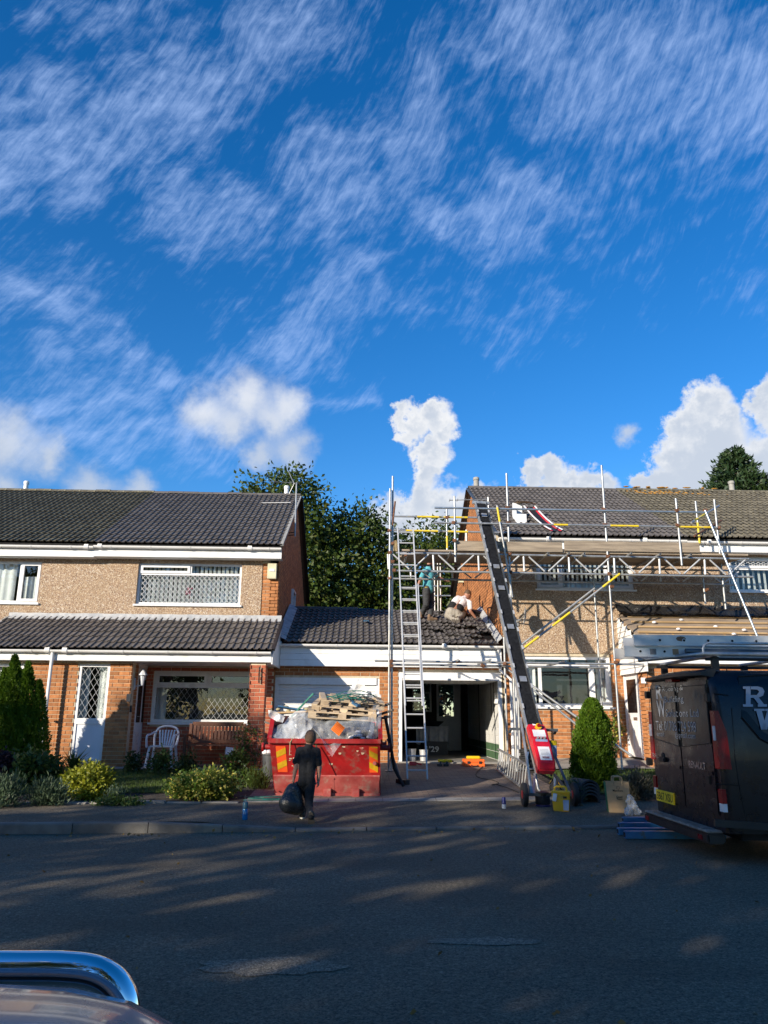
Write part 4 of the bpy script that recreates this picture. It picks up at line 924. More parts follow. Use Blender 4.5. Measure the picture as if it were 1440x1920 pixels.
# ---------------------------------------------------------------- right pair of houses
def right_houses():
    zf = .55
    B = thing('brick_house', 'semi-detached house with new grey roof tiles behind the scaffolding', 'house', (5.7, 22, zf))
    C = thing('brick_house', 'house with weathered brown roof, orange lichen on its ridge and stripped porch roof', 'house', (11, 22, zf))
    bb = Pieces(B, 'brick', 'brickwork'); bc = Pieces(C, 'brick', 'brickwork'); ze, zr = ZE+DZ, ZR+DZ
    lw0, lw1 = at(988, 1232, YF), at(1150, 1326, YF); wl = (lw0.x-.1, lw1.x, lw1.z, 2.86); uw0, uw1 = at(1005, 1058, YF), at(1190, 1106, YF); wu = (uw0.x, uw1.x, uw1.z, 5.36)
    xr = at(1364, 1060, YF).x; wr = (xr, xr+2.5, at(1364, 1108, YF).z, 5.38); XE = 16
    zs = at(1060, 1228, YF).z+.04         # foot of the pebbledash
    rect_wall('pebbledash_wall', 'pebbledash', B, RX+.05, PARTY_R, zs, 5.50, YF, .25, [wu]); rect_wall('pebbledash_wall', 'pebbledash', C, PARTY_R+.002, XE, zs, 5.50, YF, .25, [wr])
    rect_wall('ground_floor_mortar', 'mortar', B, RX+.05, PARTY_R, zf-.3, zs-.002, YF+.03, .2, [wl]); m = MB(); m.box((PARTY_R+.002, YF+.03, zf-.2), (XE, YF+.22, zs-.002)); m.build('ground_floor_wall', 'mortar', C)
    brick_field(bb, (RX+.05, YF+.03, zf-.1), 0, 2.95, zf-.2, zs-.02, [(wl[0]-RX-.05, wl[1]-RX-.05, wl[2]-.04, 9)])
    # gable of warm brick facing the garages
    gable_fill('gable_mortar', 'mortar', B, RX+.03, YF+.03, YB, YR, zf-.2, 5.54, zr-.12, .2)
    def ur(z):     # u runs from the back wall towards the front
        if z < 5.54: return (0.0, YB-YF)
        t = (z-5.54)/(zr-.12-5.54); return (max(0, t*(YB-YR)), YB-YF-t*(YR-YF))
    brick_field(bb, (RX+.03, YB, zf), R(-90), YB-YF, 2.6, zr-.2, urange=ur)
    for o, a, b in ((B, RX+.25, PARTY_R), (C, PARTY_R+.002, XE)): m = MB(); m.box((a, YB-.25, zf), (b, YB, 5.5)); m.build('rear_wall', 'brick', o)
    tB = Pieces(B, 'tile', 'tiling'); tC = Pieces(C, 'tile', 'tiling')
    tile_field(tB, RX-.06, PARTY_R, 18.28, ze, YR-.05, zr, 'tile_new'); tile_field(tC, PARTY_R, XE, 18.28, ze, YR-.05, zr, 'tile_old'); tB.finish(); tC.finish()
    roof_slab(B, RX-.04, PARTY_R, 18.28, ze, YR, zr, YB); roof_slab(C, PARTY_R+.002, XE, 18.28, ze, YR, zr, YB, bmat='tile_old')
    ridge_tiles(B, RX-.08, PARTY_R, YR, zr-.005, 'tile_new'); ridge_tiles(C, PARTY_R, XE, YR, zr+.005, 'tile_old')
    li = random.Random(3); m = MB()
    for i in range(80):
        x = PARTY_R+.1+abs(li.gauss(0, 1.1))+li.uniform(0, .9); s = li.uniform(-.55, .02); y = YR+s; m.ell((x, y, zr+.03+(s*.53 if s < -.1 else .085)+.012), (li.uniform(.04, .13), li.uniform(.03, .06), .02), 7, 4)
    stuff(m.build('lichen', 'lichen', C))
    # verge clips in pale grey and dark barge
    m = MB(); m.bar((RX-.085, 18.28, ze), (RX-.085, YR, zr), .05, .10, (1, 0, 0)); m.build('verge', 'steel_dark', B)
    m = MB(); m.bar((RX-.075, YR, zr-.05), (RX-.075, YB+.35, ze-.05), .05, .16, (1, 0, 0)); m.build('barge_board', 'black_plastic', B)
    eaves(B, RX-.05, PARTY_R, ze-.01, joints=(4.6, 7.0)); eaves(C, PARTY_R+.002, XE, ze-.03, joints=(8.6, 10.2))
    window(B, *wu, YF, [(0, .26, 0, 1, 1), (.26, .72, 0, 1, 0), (.72, 1, 0, 1, 1)], blinds=(0, 1, .0, .98, .115, .45), curtain=((.02, .98, .0, .28),))
    window(C, *wr, YF, [(0, 1, 0, .66, 0), (0, .5, .66, 1, 1), (.5, 1, .66, 1, 0)], lat=((1, (8, 2)), (2, (8, 2))), blinds=(0, 1, .02, .64, .14, .2))
    W = wl[1]-wl[0]; f = lambda px: (at(px, 1280, YF+.07).x-wl[0])/W
    w = window(B, *wl, YF, [(0, f(1013), 0, .84, 0), (f(1013), f(1108), 0, .84, 0), (f(1108), 1, 0, .84, 1), (0, 1, .84, 1, 0)], curtain=((.02, .16, 0, 1), (.86, .99, 0, 1)), fw=.075)
    for x in (.33, .55): m = MB(); m.lathe((wl[0]+W*x, YF+.16, wl[2]+.06), [(.03, 0), (.04, .1)], 8); m.build('tumbler', 'glass', w)
    p = at(893, 905, YR+.3); flue(B, p.x, YR+.3, zr-.1, at(893, 895, YR+.3).z, .085); p = at(1371, 905, YR+.3); flue(C, p.x, YR+.3, zr-.1, at(1371, 902, YR+.3).z, .085)
    # aerial on the gable, satellite dish
    ya = 19.4; m = MB(); m.tube([at(843, 938, ya), at(916, 936, ya)], .012, 6); m.tube([at(915, 932, ya), at(917, 985, ya)], .016, 6)
    for i in range(6): c = at(843, 938, ya).lerp(at(916, 936, ya), i/5); m.tube([c+V(0, -.12, .01), c+V(0, .12, -.01)], .006, 5)
    m.build('aerial', 'galv', B)
    c = at(983, 1155, YF-.38); m = MB(); rot = Euler((R(82), 0, R(-98))).to_matrix(); n = 18; vs = []
    for rr, dd in ((0, .05), (.12, .035), (.225, 0.0)):
        for i in range(n): t = 2*math.pi*i/n; vs.append(c+rot @ Vector((rr*math.cos(t), rr*math.sin(t), -dd)))
    m.add(vs, [(j*n+i, j*n+(i+1) % n, (j+1)*n+(i+1) % n, (j+1)*n+i) for j in range(2) for i in range(n)]); ds = m.build('satellite_dish', 'stat', B, smooth='all')
    m = MB(); m.tube([c, (c.x-.12, YF-.02, c.z-.12)], .018, 6); m.tube([c+V(0, 0, -.2), c+V(-.18, -.22, -.12)], .010, 6); m.box((c.x-.17, YF-.03, c.z-.2), (c.x-.07, YF, c.z-.04)); m.build('dish_arm', 'galv', ds)
    # conduit and vents on the gable
    for (x0, y0, x1, y1) in ((879, 1062, 884, 1120),): a = atx(x0, y0, RX-.02); m = MB(); m.tube([(RX-.02, a.y, 4.95), (RX-.02, a.y, 3.6)], .035, 8); m.build('waste_pipe', 'upvc', B)
    a = atx(874, 1006, RX-.03); m = MB(); m.box((RX-.05, a.y-.05, a.z-.2), (RX-.01, a.y+.12, a.z+.22)); m.build('gable_vent', 'upvc', B)
    a = atx(866, 1090, RX-.05); m = MB(); m.box((RX-.16, a.y-.1, a.z-.05), (RX-.002, a.y+.1, a.z+.06)); m.build('security_light', 'alarm_cream', B)
    # ---- stripped porch roof
    x0 = at(1152, 1150, YF).x; L0, L1 = 2.98, 3.90; pm = (L1-L0)/(18.66-16.9); RP = 17.15
    m = MB(); m.prism([(x0+.08, 16.95, L0-.06), (x0+.08, 16.95, L0-.02), (x0+.08, 18.66, L1-.02), (x0+.08, 18.66, L1-.06)], (XE-x0-.08, 0, 0)); m.build('roofing_felt', 'felt', C)
    rr = random.Random(2)
    for i in range(6):
        y = 16.98+i*.295; z = L0+(y-16.9)*pm+.012; x = x0+.1+rr.uniform(0, .15); e = 0
        while x < XE:
            l = rr.uniform(2.6, 3.6); m = MB(); e0, e1 = rr.uniform(-.02, .02), rr.uniform(-.02, .02); m.bar((x, y+e0, z+e0*.5), (min(XE, x+l), y+e1, z+e1*.5), .05, .028, (0, -.47, .88)); m.build('batten', 'batten', C); x += l+.01
    for i in range(14): y = 17.0; x = x0+.35+i*.6; m = MB(); m.bar((x, 16.92, L0-.08), (x, 18.66, L1-.08), .05, .09); m.build('rafter', 'batten', C)
    # crumpled black polythene along the top
    m = MB(); n = 130; rows = 7; vs = []; x1 = XE
    for i in range(n+1):
        x = x0-.02+(x1-x0)*i/n
        for j in range(rows+1):
            t = j/rows; y = YF-.03-t*.28; z = L1+.20-t*.26; q = nz((x*3.3, t*2.5, 1.2)); q2 = nz((x*9, t*5, 4))
            vs.append((x, y-.05-.09*q-.03*q2, z+.06*q+.03*q2))
    m.add(vs, [(i*(rows+1)+j, (i+1)*(rows+1)+j, (i+1)*(rows+1)+j+1, i*(rows+1)+j+1) for i in range(n) for j in range(rows)]); m.build('polythene_strip', 'black_film', C, smooth='all')
    # scraps lying on the felt
    for i in range(7): x = rr.uniform(x0+.5, x0+3.6); y = rr.uniform(17.1, 18.3); m = MB(); z = L0+(y-16.9)*pm+.03; m.ell((x, y, z), (.06, .03, .03), 7, 4); m.build('paper_scrap', 'white_cloth', C, smooth='all')
    # white boarded cheek of the porch
    zc = 2.42
    for i in range(12):
        a, b = zc+i*.125, zc+(i+1)*.125-.006
        yf = lambda z: max(16.95, 16.9+(z-L0+.06)/pm)
        if b > L1-.1: break
        m = MB(); m.add([(x0+.03, max(yf(a), yf(b)), a), (x0+.03, 18.69, a), (x0+.05, 18.69, b), (x0+.05, max(yf(a), yf(b)), b), (x0+.075, max(yf(a), yf(b)), a), (x0+.075, 18.69, a), (x0+.075, 18.69, b), (x0+.075, max(yf(a), yf(b)), b)], [(0, 1, 2, 3), (4, 7, 6, 5), (0, 4, 5, 1), (3, 2, 6, 7), (0, 3, 7, 4), (1, 5, 6, 2)]); m.build('cladding_board', 'upvc', C)
    m = MB(); m.box((x0+.076, 16.97, 2.60), (XE, 17.0, L0-.03)); m.build('porch_fascia', 'upvc', C); m = MB(); m.box((x0+.076, 17.002, 2.585), (XE, 18.69, 2.6)); m.build('porch_soffit', 'upvc', C)
    # porch front wall and white door in the side
    m = MB(); m.box((x0+.12, RP+.04, zf-.3), (XE, RP+.24, 2.585)); m.build('porch_mortar', 'mortar', C); brick_field(bc, (x0+.10, RP+.04, zf-.2), 0, 3.2, zf-.2, 2.56, phase=.05); brick_field(bc, (x0+.12, RP+.55, zf-.2), R(-90), .54, zf-.2, 2.56)
    bb.finish(); bc.finish()
    m = MB(); xd = x0+.13; m.box((xd-.03, RP+.552, zf), (xd+.05, RP+.62, 2.58)); m.box((xd-.03, YF-.08, zf), (xd+.05, YF-.002, 2.58)); m.box((xd-.03, RP+.62, 2.46), (xd+.05, YF-.08, 2.58)); m.build('door_frame', 'upvc_frame', C)
    m = MB(); m.box((xd-.01, RP+.622, zf+.02), (xd+.03, YF-.082, 2.458)); dr = m.build('door', 'upvc_frame', C)
    for (a, b, c, d, mt) in ((.15, .75, 1.55, 2.3, 'van_glass'), (.15, .42, .75, 1.35, 'upvc'), (.5, .75, .75, 1.35, 'upvc')): k = MB(); k.box((xd-.022, RP+.62+a, c), (xd-.0105, RP+.62+b, d)); k.build('door_panel', mt, dr)
    k = MB(); k.box((xd-.02, RP+.8, 1.38), (xd-.0105, RP+1.05, 1.45)); k.build('letter_slot', 'chrome_badge', dr)
    m = MB(); m.box((x0-.55, RP+.4, zf-.3), (x0+.1, YF-.01, zf-.02)); m.build('door_step', 'concrete', C)
    p = at(1206, 1276, RP); m = MB(); m.box((p.x-.05, RP-.03, p.z-.06), (p.x+.05, RP+.0, p.z+.06)); m.build('house_plaque', 'upvc', C)
    xq = at(966, 1300, YF-.06).x; pipe(B, [(xq, YF-.06, 2.9), (xq, YF-.06, zf-.1)], .045)
    return B, C
right_houses()
# ---------------------------------------------------------------- trees
def B3(x, y, z, r, rz=None): return ((x, y, z), (r, r, rz or r))
def trees():
    T1 = [B3(-3.8, 33, 8.6, 2.6, 3.0), B3(-5.6, 33.5, 7.2, 2.2), B3(-2.4, 32.5, 7.4, 2.2), B3(-4.0, 33, 5.2, 2.8), B3(-2.0, 32.6, 4.4, 2.2), B3(-3.4, 32.8, 10.6, 1.5, 1.3), B3(-2.2, 32.8, 9.4, 1.3)]
    tree('broadleaf_tree', 'tallest leafy tree behind the roof with the aerial', (-3.8, 33, 0), T1, 1000, 34, .30, .21, 'leaf_tree', 11, .4, 'trees behind the garages', droop=.5)
    T2 = [B3(-.4, 34, 7.6, 2.0, 2.6), B3(1.0, 34, 6.6, 2.0), B3(-.6, 33.5, 4.6, 2.4), B3(1.0, 33.5, 4.2, 2.2), B3(-.1, 34, 9.6, 1.1, 1.0)]
    tree('broadleaf_tree', 'leafy dark green tree rising directly behind the garage roof ridge', (0, 34, 0), T2, 860, 34, .30, .21, 'leaf_tree', 12, .36, 'trees behind the garages', droop=.5)
    T3 = [B3(3.0, 35, 7.4, 2.2, 2.4), B3(4.4, 35, 6.4, 2.2), B3(2.6, 34.5, 4.6, 2.4), B3(4.4, 34.5, 4.2, 2.4), B3(3.2, 35, 9.3, 1.1, .9), B3(5.4, 35, 8.6, 1.4)]
    tree('broadleaf_tree', 'leafy tree seen between the scaffold and the orange brick gable', (3.4, 35, 0), T3, 860, 34, .30, .21, 'leaf_tree', 13, .36, 'trees behind the garages', droop=.5)
    T4 = [B3(7.4, 38, 6.8, 2.8, 2.8), B3(9.5, 38, 5.4, 2.4), B3(6.2, 37, 4.6, 2.6)]
    tree('broadleaf_tree', 'leafy tree mostly hidden behind the scaffolded house', (7.4, 38, 0), T4, 420, 14, .32, .34, 'leaf_dark', 14, .36, droop=.5)
    # dense hedge that closes the back gardens
    for i, (x, r) in enumerate(((-5.5, 2.2), (-2.6, 2.3), (.4, 2.2), (3.2, 2.3), (6.0, 2.3))):
        pass
    h = thing('hedge', 'tall dark hedge along the back gardens under the trees', 'hedge', (0, 31, 0)); bl = [((x, 31, 1.8), (1.4, .9, 2.3)) for x in np.arange(-8, 9.1, 1.7)]
    P, N = blob_points(bl, 1500, 12, .16, 77, .5); link('foliage', leaf_mesh('foliage', P, N, .2, 'leaf_dark', .6, 5, .3), h)
    m = MB()
    for x in np.arange(-8, 9.1, 1.7): m.tube([(x, 31, 0), (x+.1, 31.1, 2.2)], [.06, .02], 6)
    stuff(m.build('stems', 'trunk', h))
    # spruce far right: whorls of drooping branches
    def spruce(name, label, apex, h, rad, seed, n, mat='leaf_spruce', leaf=.30):
        g = np.random.default_rng(seed); ax, ay, az = apex; P = []; N = []
        t = thing(name, label, 'tree', (ax, ay, 0))
        nb = n//26; m = MB(); m.tube([(ax, ay, 0), (ax, ay, az-h*.5), (ax, ay, az)], [.28, .16, .015], 8)
        for i in range(nb):
            u = g.random()**.8; z = az-u*h; r = rad*(u**.75)*g.uniform(.65, 1.1)+.05; a = g.uniform(0, 2*math.pi); d = np.array([math.cos(a), math.sin(a), 0])
            tip = np.array([ax, ay, z])+d*r+np.array([0, 0, .12*r-.10*r*r/rad]); o = np.array([ax, ay, z-.05])
            s = g.random((26, 1))**.6; P.append(o+(tip-o)*s+g.normal(0, .09, (26, 3))); N.append(np.repeat((d*.8+np.array([0, 0, .35]))[None], 26, 0))
            if i % 5 == 0: m.tube([o, tip], [.03, .006], 4)
        link('crown', leaf_mesh('crown', np.concatenate(P), np.concatenate(N), leaf, mat, .35, seed, .0, .55), t); m.build('trunk', 'trunk', t)
    a = at(1375, 845, 40); spruce('spruce_tree', 'dark green spruce with pointed top above the weathered roof', a, 8.0, 4.6, 5, 22000)
    a = at(1432, 905, 38); tree('broadleaf_tree', 'small dark tree beside the pointed spruce', (a.x+.8, 38, 0), [B3(a.x+.9, 38, a.z-1.6, 1.6, 1.7), B3(a.x+2.2, 38, a.z-2.0, 1.8)], 260, 12, .3, .3, 'leaf_dark', 15, .25)
    # row of street trees on the opposite side, behind the photographer: they shade the road
    g = random.Random(21)
    for i, (x, y, hh, w) in enumerate(STREET):
        bl = [B3(x+g.uniform(-1, 1)*w*.6, y+g.uniform(-1, 1)*w*.5, 2.0+(hh-3.2)*(k+.5)/7+g.uniform(-.4, .4), w*g.uniform(.55, .8), w*g.uniform(.45, .6)) for k in range(7)]+[B3(x, y, hh-1.5, w*.5, 1.4)]
        tree('street_tree', STREET_LAB[i], (x, y, 0), bl, 265, 14, .34, .42, 'leaf_tree', 40+i, .25, None, shell=.25)
STREET = [(-37, -6.5, 12.0, 3.4), (-32.8, -7, 10.9, 3.2), (-26.0, -6.5, 12.9, 2.2), (-19.4, -7, 9.6, 3.0), (-14.3, -6.6, 10.6, 3.2), (-9.2, -7.0, 11.0, 3.3), (-4.4, -7.2, 11.0, 3.0), (.8, -7.0, 11.5, 3.2)]
STREET_LAB = ['%s street tree on the pavement opposite the houses' % w for w in ('outermost leafy', 'tallest leafy', 'second tallest leafy', 'lowest leafy', 'rather low leafy', 'medium tall broad leafy', 'narrowest leafy', 'leafy last')]
trees()
# ---------------------------------------------------------------- garden plants
def cypress(name, label, spires, mat, n, leaf, seed, group=None, tip=2.6):
    """columnar conifer: upright flat sprays on several spires; spires = (base, top, radius)"""
    g = np.random.default_rng(seed); P = []; N = []; m = MB()
    base = Vector(spires[0][0]); t = thing(name, label, 'conifer', base, group); tot = sum(s[2]*(s[1]-s[0]).length for s in spires)
    for b, tp, r in spires:
        h = (tp-b).length; k = int(n*r*h/tot); u = g.random(k)**.85; a = g.uniform(0, 2*math.pi, k)
        prof = np.minimum(1, (u+.12)*3.0)*np.sqrt(np.clip(1-u**tip, 0, 1))**(1.0 if tip > 2 else 1.5); bumps = 1+.18*np.sin(a*5+u*17)+.10*np.sin(a*9-u*31)
        rr = r*prof*bumps*(1-.45*g.random(k)**2.2)
        ax = np.array(b)[None]+(np.array(tp)-np.array(b))[None]*u[:, None]; d = np.stack([np.cos(a), np.sin(a), np.zeros(k)], 1)
        P.append(ax+d*rr[:, None]); N.append(d*.55+np.array([0, 0, .9])); m.tube([b, b.lerp(tp, .9)], [.05, .01], 6)
    link('foliage', leaf_mesh('foliage', np.concatenate(P), np.concatenate(N), leaf, mat, .42, seed, .0, .38), t); m.build('trunk', 'trunk', t)
    return t
def bush(name, label, px0, px1, ytop, ybot, mat, n, leaf, seed, cat='shrub', depth=.9, aspect=.6, lumps=9, droop=.1, jit=.6, up=0.0, yoff=0.0, stems=8, group=None):
    c = ong((px0+px1)/2, ybot); sc = (CP-c).length; w = (at(px1, ybot, c.y).x-at(px0, ybot, c.y).x)/2; h = at((px0+px1)/2, ytop, c.y).z-c.z
    g = random.Random(seed); t = thing(name, label, cat, (c.x, c.y+w*depth*.8+yoff, gz(c.x, c.y+w*depth*.8)), group); cy = c.y+w*depth*.8+yoff; z0 = gz(c.x, cy)-.02
    c.x = at((px0+px1)/2, ybot, cy).x; t.location.x = c.x; w *= .88; h *= .84
    bl = [((c.x, cy, z0+h*.45), (w*.75, w*depth*.75, h*.5))]
    for i in range(lumps): a = g.uniform(0, 6.28); q = g.uniform(.35, .8); bl.append(((c.x+math.cos(a)*w*q*.8, cy+math.sin(a)*w*depth*q*.8, z0+h*g.uniform(.25, .72)), (w*.38, w*depth*.38, h*g.uniform(.2, .3))))
    P, N = blob_points(bl, n//9, 9, leaf*.9, seed, .6); N[:, 2] += up; k = P[:, 2] > z0; P, N = P[k], N[k]
    link('foliage', leaf_mesh('foliage', P, N, leaf, mat, aspect, seed, droop, jit), t); m = MB()
    for i in range(stems): a = g.uniform(0, 6.28); m.tube([(c.x+.04*math.cos(a), cy+.04*math.sin(a), z0), (c.x+math.cos(a)*w*.5, cy+math.sin(a)*w*.4*depth, z0+h*.6)], [.012, .005], 5)
    stuff(m.build('stems', 'trunk', t)); return t
def spiky(name, label, px, ybot, ytop, n, spread, mat, seed, wid=.03, cat='plant', yoff=0.0):
    c = ong(px, ybot); c.y += yoff; c.z = gz(c.x, c.y); h = at(px, ytop, c.y).z-c.z; g = random.Random(seed); t = thing(name, label, cat, c); m = MB()
    for i in range(n):
        a = g.uniform(0, 6.28); l = h*g.uniform(.6, 1.1); s = spread*g.uniform(.2, 1); d = Vector((math.cos(a), math.sin(a), 0)); w = Vector((-math.sin(a), math.cos(a), 0))*wid*.5
        b = c+d*.04*g.random(); p1 = b+d*s*.35+V(0, 0, l*.6); p2 = b+d*s+V(0, 0, l*g.uniform(.75, 1.0))
        m.add([b-w, b+w, p1+w*.8, p1-w*.8, p2], [(0, 1, 2, 3), (3, 2, 4)])
    m.build('blades', mat, t); k = MB(); k.ell(c+V(0, 0, .02), (.05, .05, .05), 8, 5); k.build('crown_base', mat, t); return t
def plants():
    b = ong(22, 1462); Y = b.y+.5; gzb = gz(b.x, Y)
    def sp(px, top, r): q = at(px, 1440, Y); return (Vector((q.x, Y, gzb)), Vector((at(px, top, Y).x, Y, at(px, top, Y).z)), r)
    cypress('cypress', 'tall green cypress with several pointed tips in front of the left window', [sp(10, 1256, .36), sp(28, 1231, .30), sp(53, 1243, .26), sp(74, 1278, .20), sp(40, 1300, .34), sp(-8, 1268, .34), sp(-40, 1262, .40)], 'leaf_cypress', 60000, .062, 3, tip=1.5)
    b = ong(1113, 1487); Y = b.y+.30; gzb = gz(b.x, Y)
    cypress('cypress', 'compact rounded green cypress beside the stacked ridge tiles', [sp(1109, 1311, .30), sp(1125, 1335, .24), sp(1095, 1345, .22), sp(1132, 1392, .18), sp(1088, 1400, .16)], 'leaf_cypress', 46000, .046, 4)
    bush('golden_shrub', 'rounded golden yellow shrub at the edge of the pavement', 98, 222, 1424, 1502, 'leaf_gold', 5200, .062, 31, droop=.1)
    bush('variegated_shrub', 'wide green and cream variegated shrub beside the driveway', 297, 466, 1436, 1506, 'leaf_varieg', 9000, .055, 32, lumps=14)
    bush('lavender', 'grey green lavender clump left of the golden shrub', 58, 122, 1466, 1512, 'leaf_silver', 3200, .075, 33, 'plant', aspect=.2, up=1.2, jit=.35, droop=0)
    bush('lavender', 'small silvery tuft right of the golden shrub', 205, 227, 1478, 1508, 'leaf_silver', 900, .06, 34, 'plant', aspect=.22, up=1.2, jit=.35, droop=0)
    bush('purple_shrub', 'dark purple leaved shrub in front of the tall cypress', -30, 30, 1398, 1478, 'leaf_purple', 3200, .07, 35)
    bush('lavender', 'grey green lavender clump in front of the purple shrub', -45, 42, 1452, 1518, 'leaf_silver', 2600, .08, 36, 'plant', aspect=.2, up=1.2, jit=.4, droop=0)
    bush('garden_plant', 'leafy green plant between the cypress and the white downpipe', 28, 72, 1400, 1478, 'leaf_mid', 1600, .10, 37, 'plant', up=.4)
    bush('garden_plant', 'leafy green plant under the white downpipe', 70, 100, 1412, 1470, 'leaf_mid', 1000, .09, 38, 'plant')
    spiky('iris_clump', 'spiky clump of long green blades below the white panel', 135, 1455, 1402, 90, .45, 'leaf_mid', 39, .035)
    spiky('iris_clump', 'small spiky green clump beside the white downpipe', 108, 1460, 1414, 60, .35, 'leaf_mid', 40, .03)
    bush('garden_plant', 'dark plant at the foot of the porch door', 238, 258, 1405, 1450, 'leaf_dark', 900, .07, 41, 'plant', depth=.6)
    bush('garden_plant', 'straggly plant in front of the white chair', 275, 325, 1398, 1455, 'leaf_mid', 1000, .06, 42, 'plant', depth=.6)
    bush('garden_plant', 'straggly dark plant between chair and bench', 325, 372, 1402, 1458, 'leaf_dark', 1200, .06, 43, 'plant', depth=.5)
    bush('potted_plant', 'bushy green plant on a terracotta pot in front of the bench', 421, 456, 1400, 1452, 'leaf_mid', 1100, .075, 44, 'plant', depth=.7)
    bush('grass_tuft', 'long bright grass tuft at the foot of the brick pier', 466, 498, 1452, 1480, 'grass_blade', 1500, .10, 45, 'grass', aspect=.12, up=1.5, jit=.5, droop=0)
    bush('garden_plant', 'low green plant behind the variegated shrub', 440, 480, 1430, 1475, 'leaf_dark', 1300, .055, 46, 'plant')
    bush('dry_lavender', 'dry grey lavender clump behind the paper bag', 1178, 1224, 1445, 1502, 'leaf_dry', 3000, .08, 47, 'plant', aspect=.2, up=1.0, jit=.45, droop=0)
    bush('lavender', 'silvery lavender tuft between yellow box and ridge tiles', 1060, 1092, 1468, 1506, 'leaf_silver', 1500, .075, 48, 'plant', aspect=.2, up=1.2, jit=.4, droop=0)
    bush('garden_plant', 'low green weeds at the foot of the golden shrub', 150, 290, 1494, 1512, 'leaf_mid', 1300, .045, 49, 'plant', depth=.35)
    # climber on the pier and rose by the right wall
    for (name, lab, px0, px1, y0, y1, Y, mat, seed) in (('climbing_plant', 'climbing plant growing up the red brick pier', 452, 482, 1352, 1452, 17.0, 'leaf_mid', 51), ('climbing_rose', 'thin climbing rose between the window and the white porch door', 1141, 1166, 1338, 1392, 18.5, 'leaf_varieg', 52)):
        g = np.random.default_rng(seed); b = at((px0+px1)/2, y1, Y); b.z = gz(b.x, Y); t = thing(name, lab, 'plant', b); m = MB(); P = []
        for i in range(6):
            x = g.uniform(px0, px1); pts = [b]+[at(x+g.normal(0, 5), y1+(y0-y1)*k/5*g.uniform(.85, 1.0), Y-.04+g.normal(0, .02)) for k in range(1, 6)]; m.tube(pts, [.01, .009, .008, .006, .005, .003], 5)
            for k in range(70): s = g.uniform(.15, 1)*5; j = min(4, int(s)); q = pts[j].lerp(pts[j+1], s-j); P.append(np.array(q)+g.normal(0, .045, 3))
        P = np.array(P); N = np.tile([0, -1.0, .2], (len(P), 1)); m.build('stems', 'trunk', t); link('leaves', leaf_mesh('leaves', P, N, .065, mat, .6, seed, .3, .8), t)
plants()
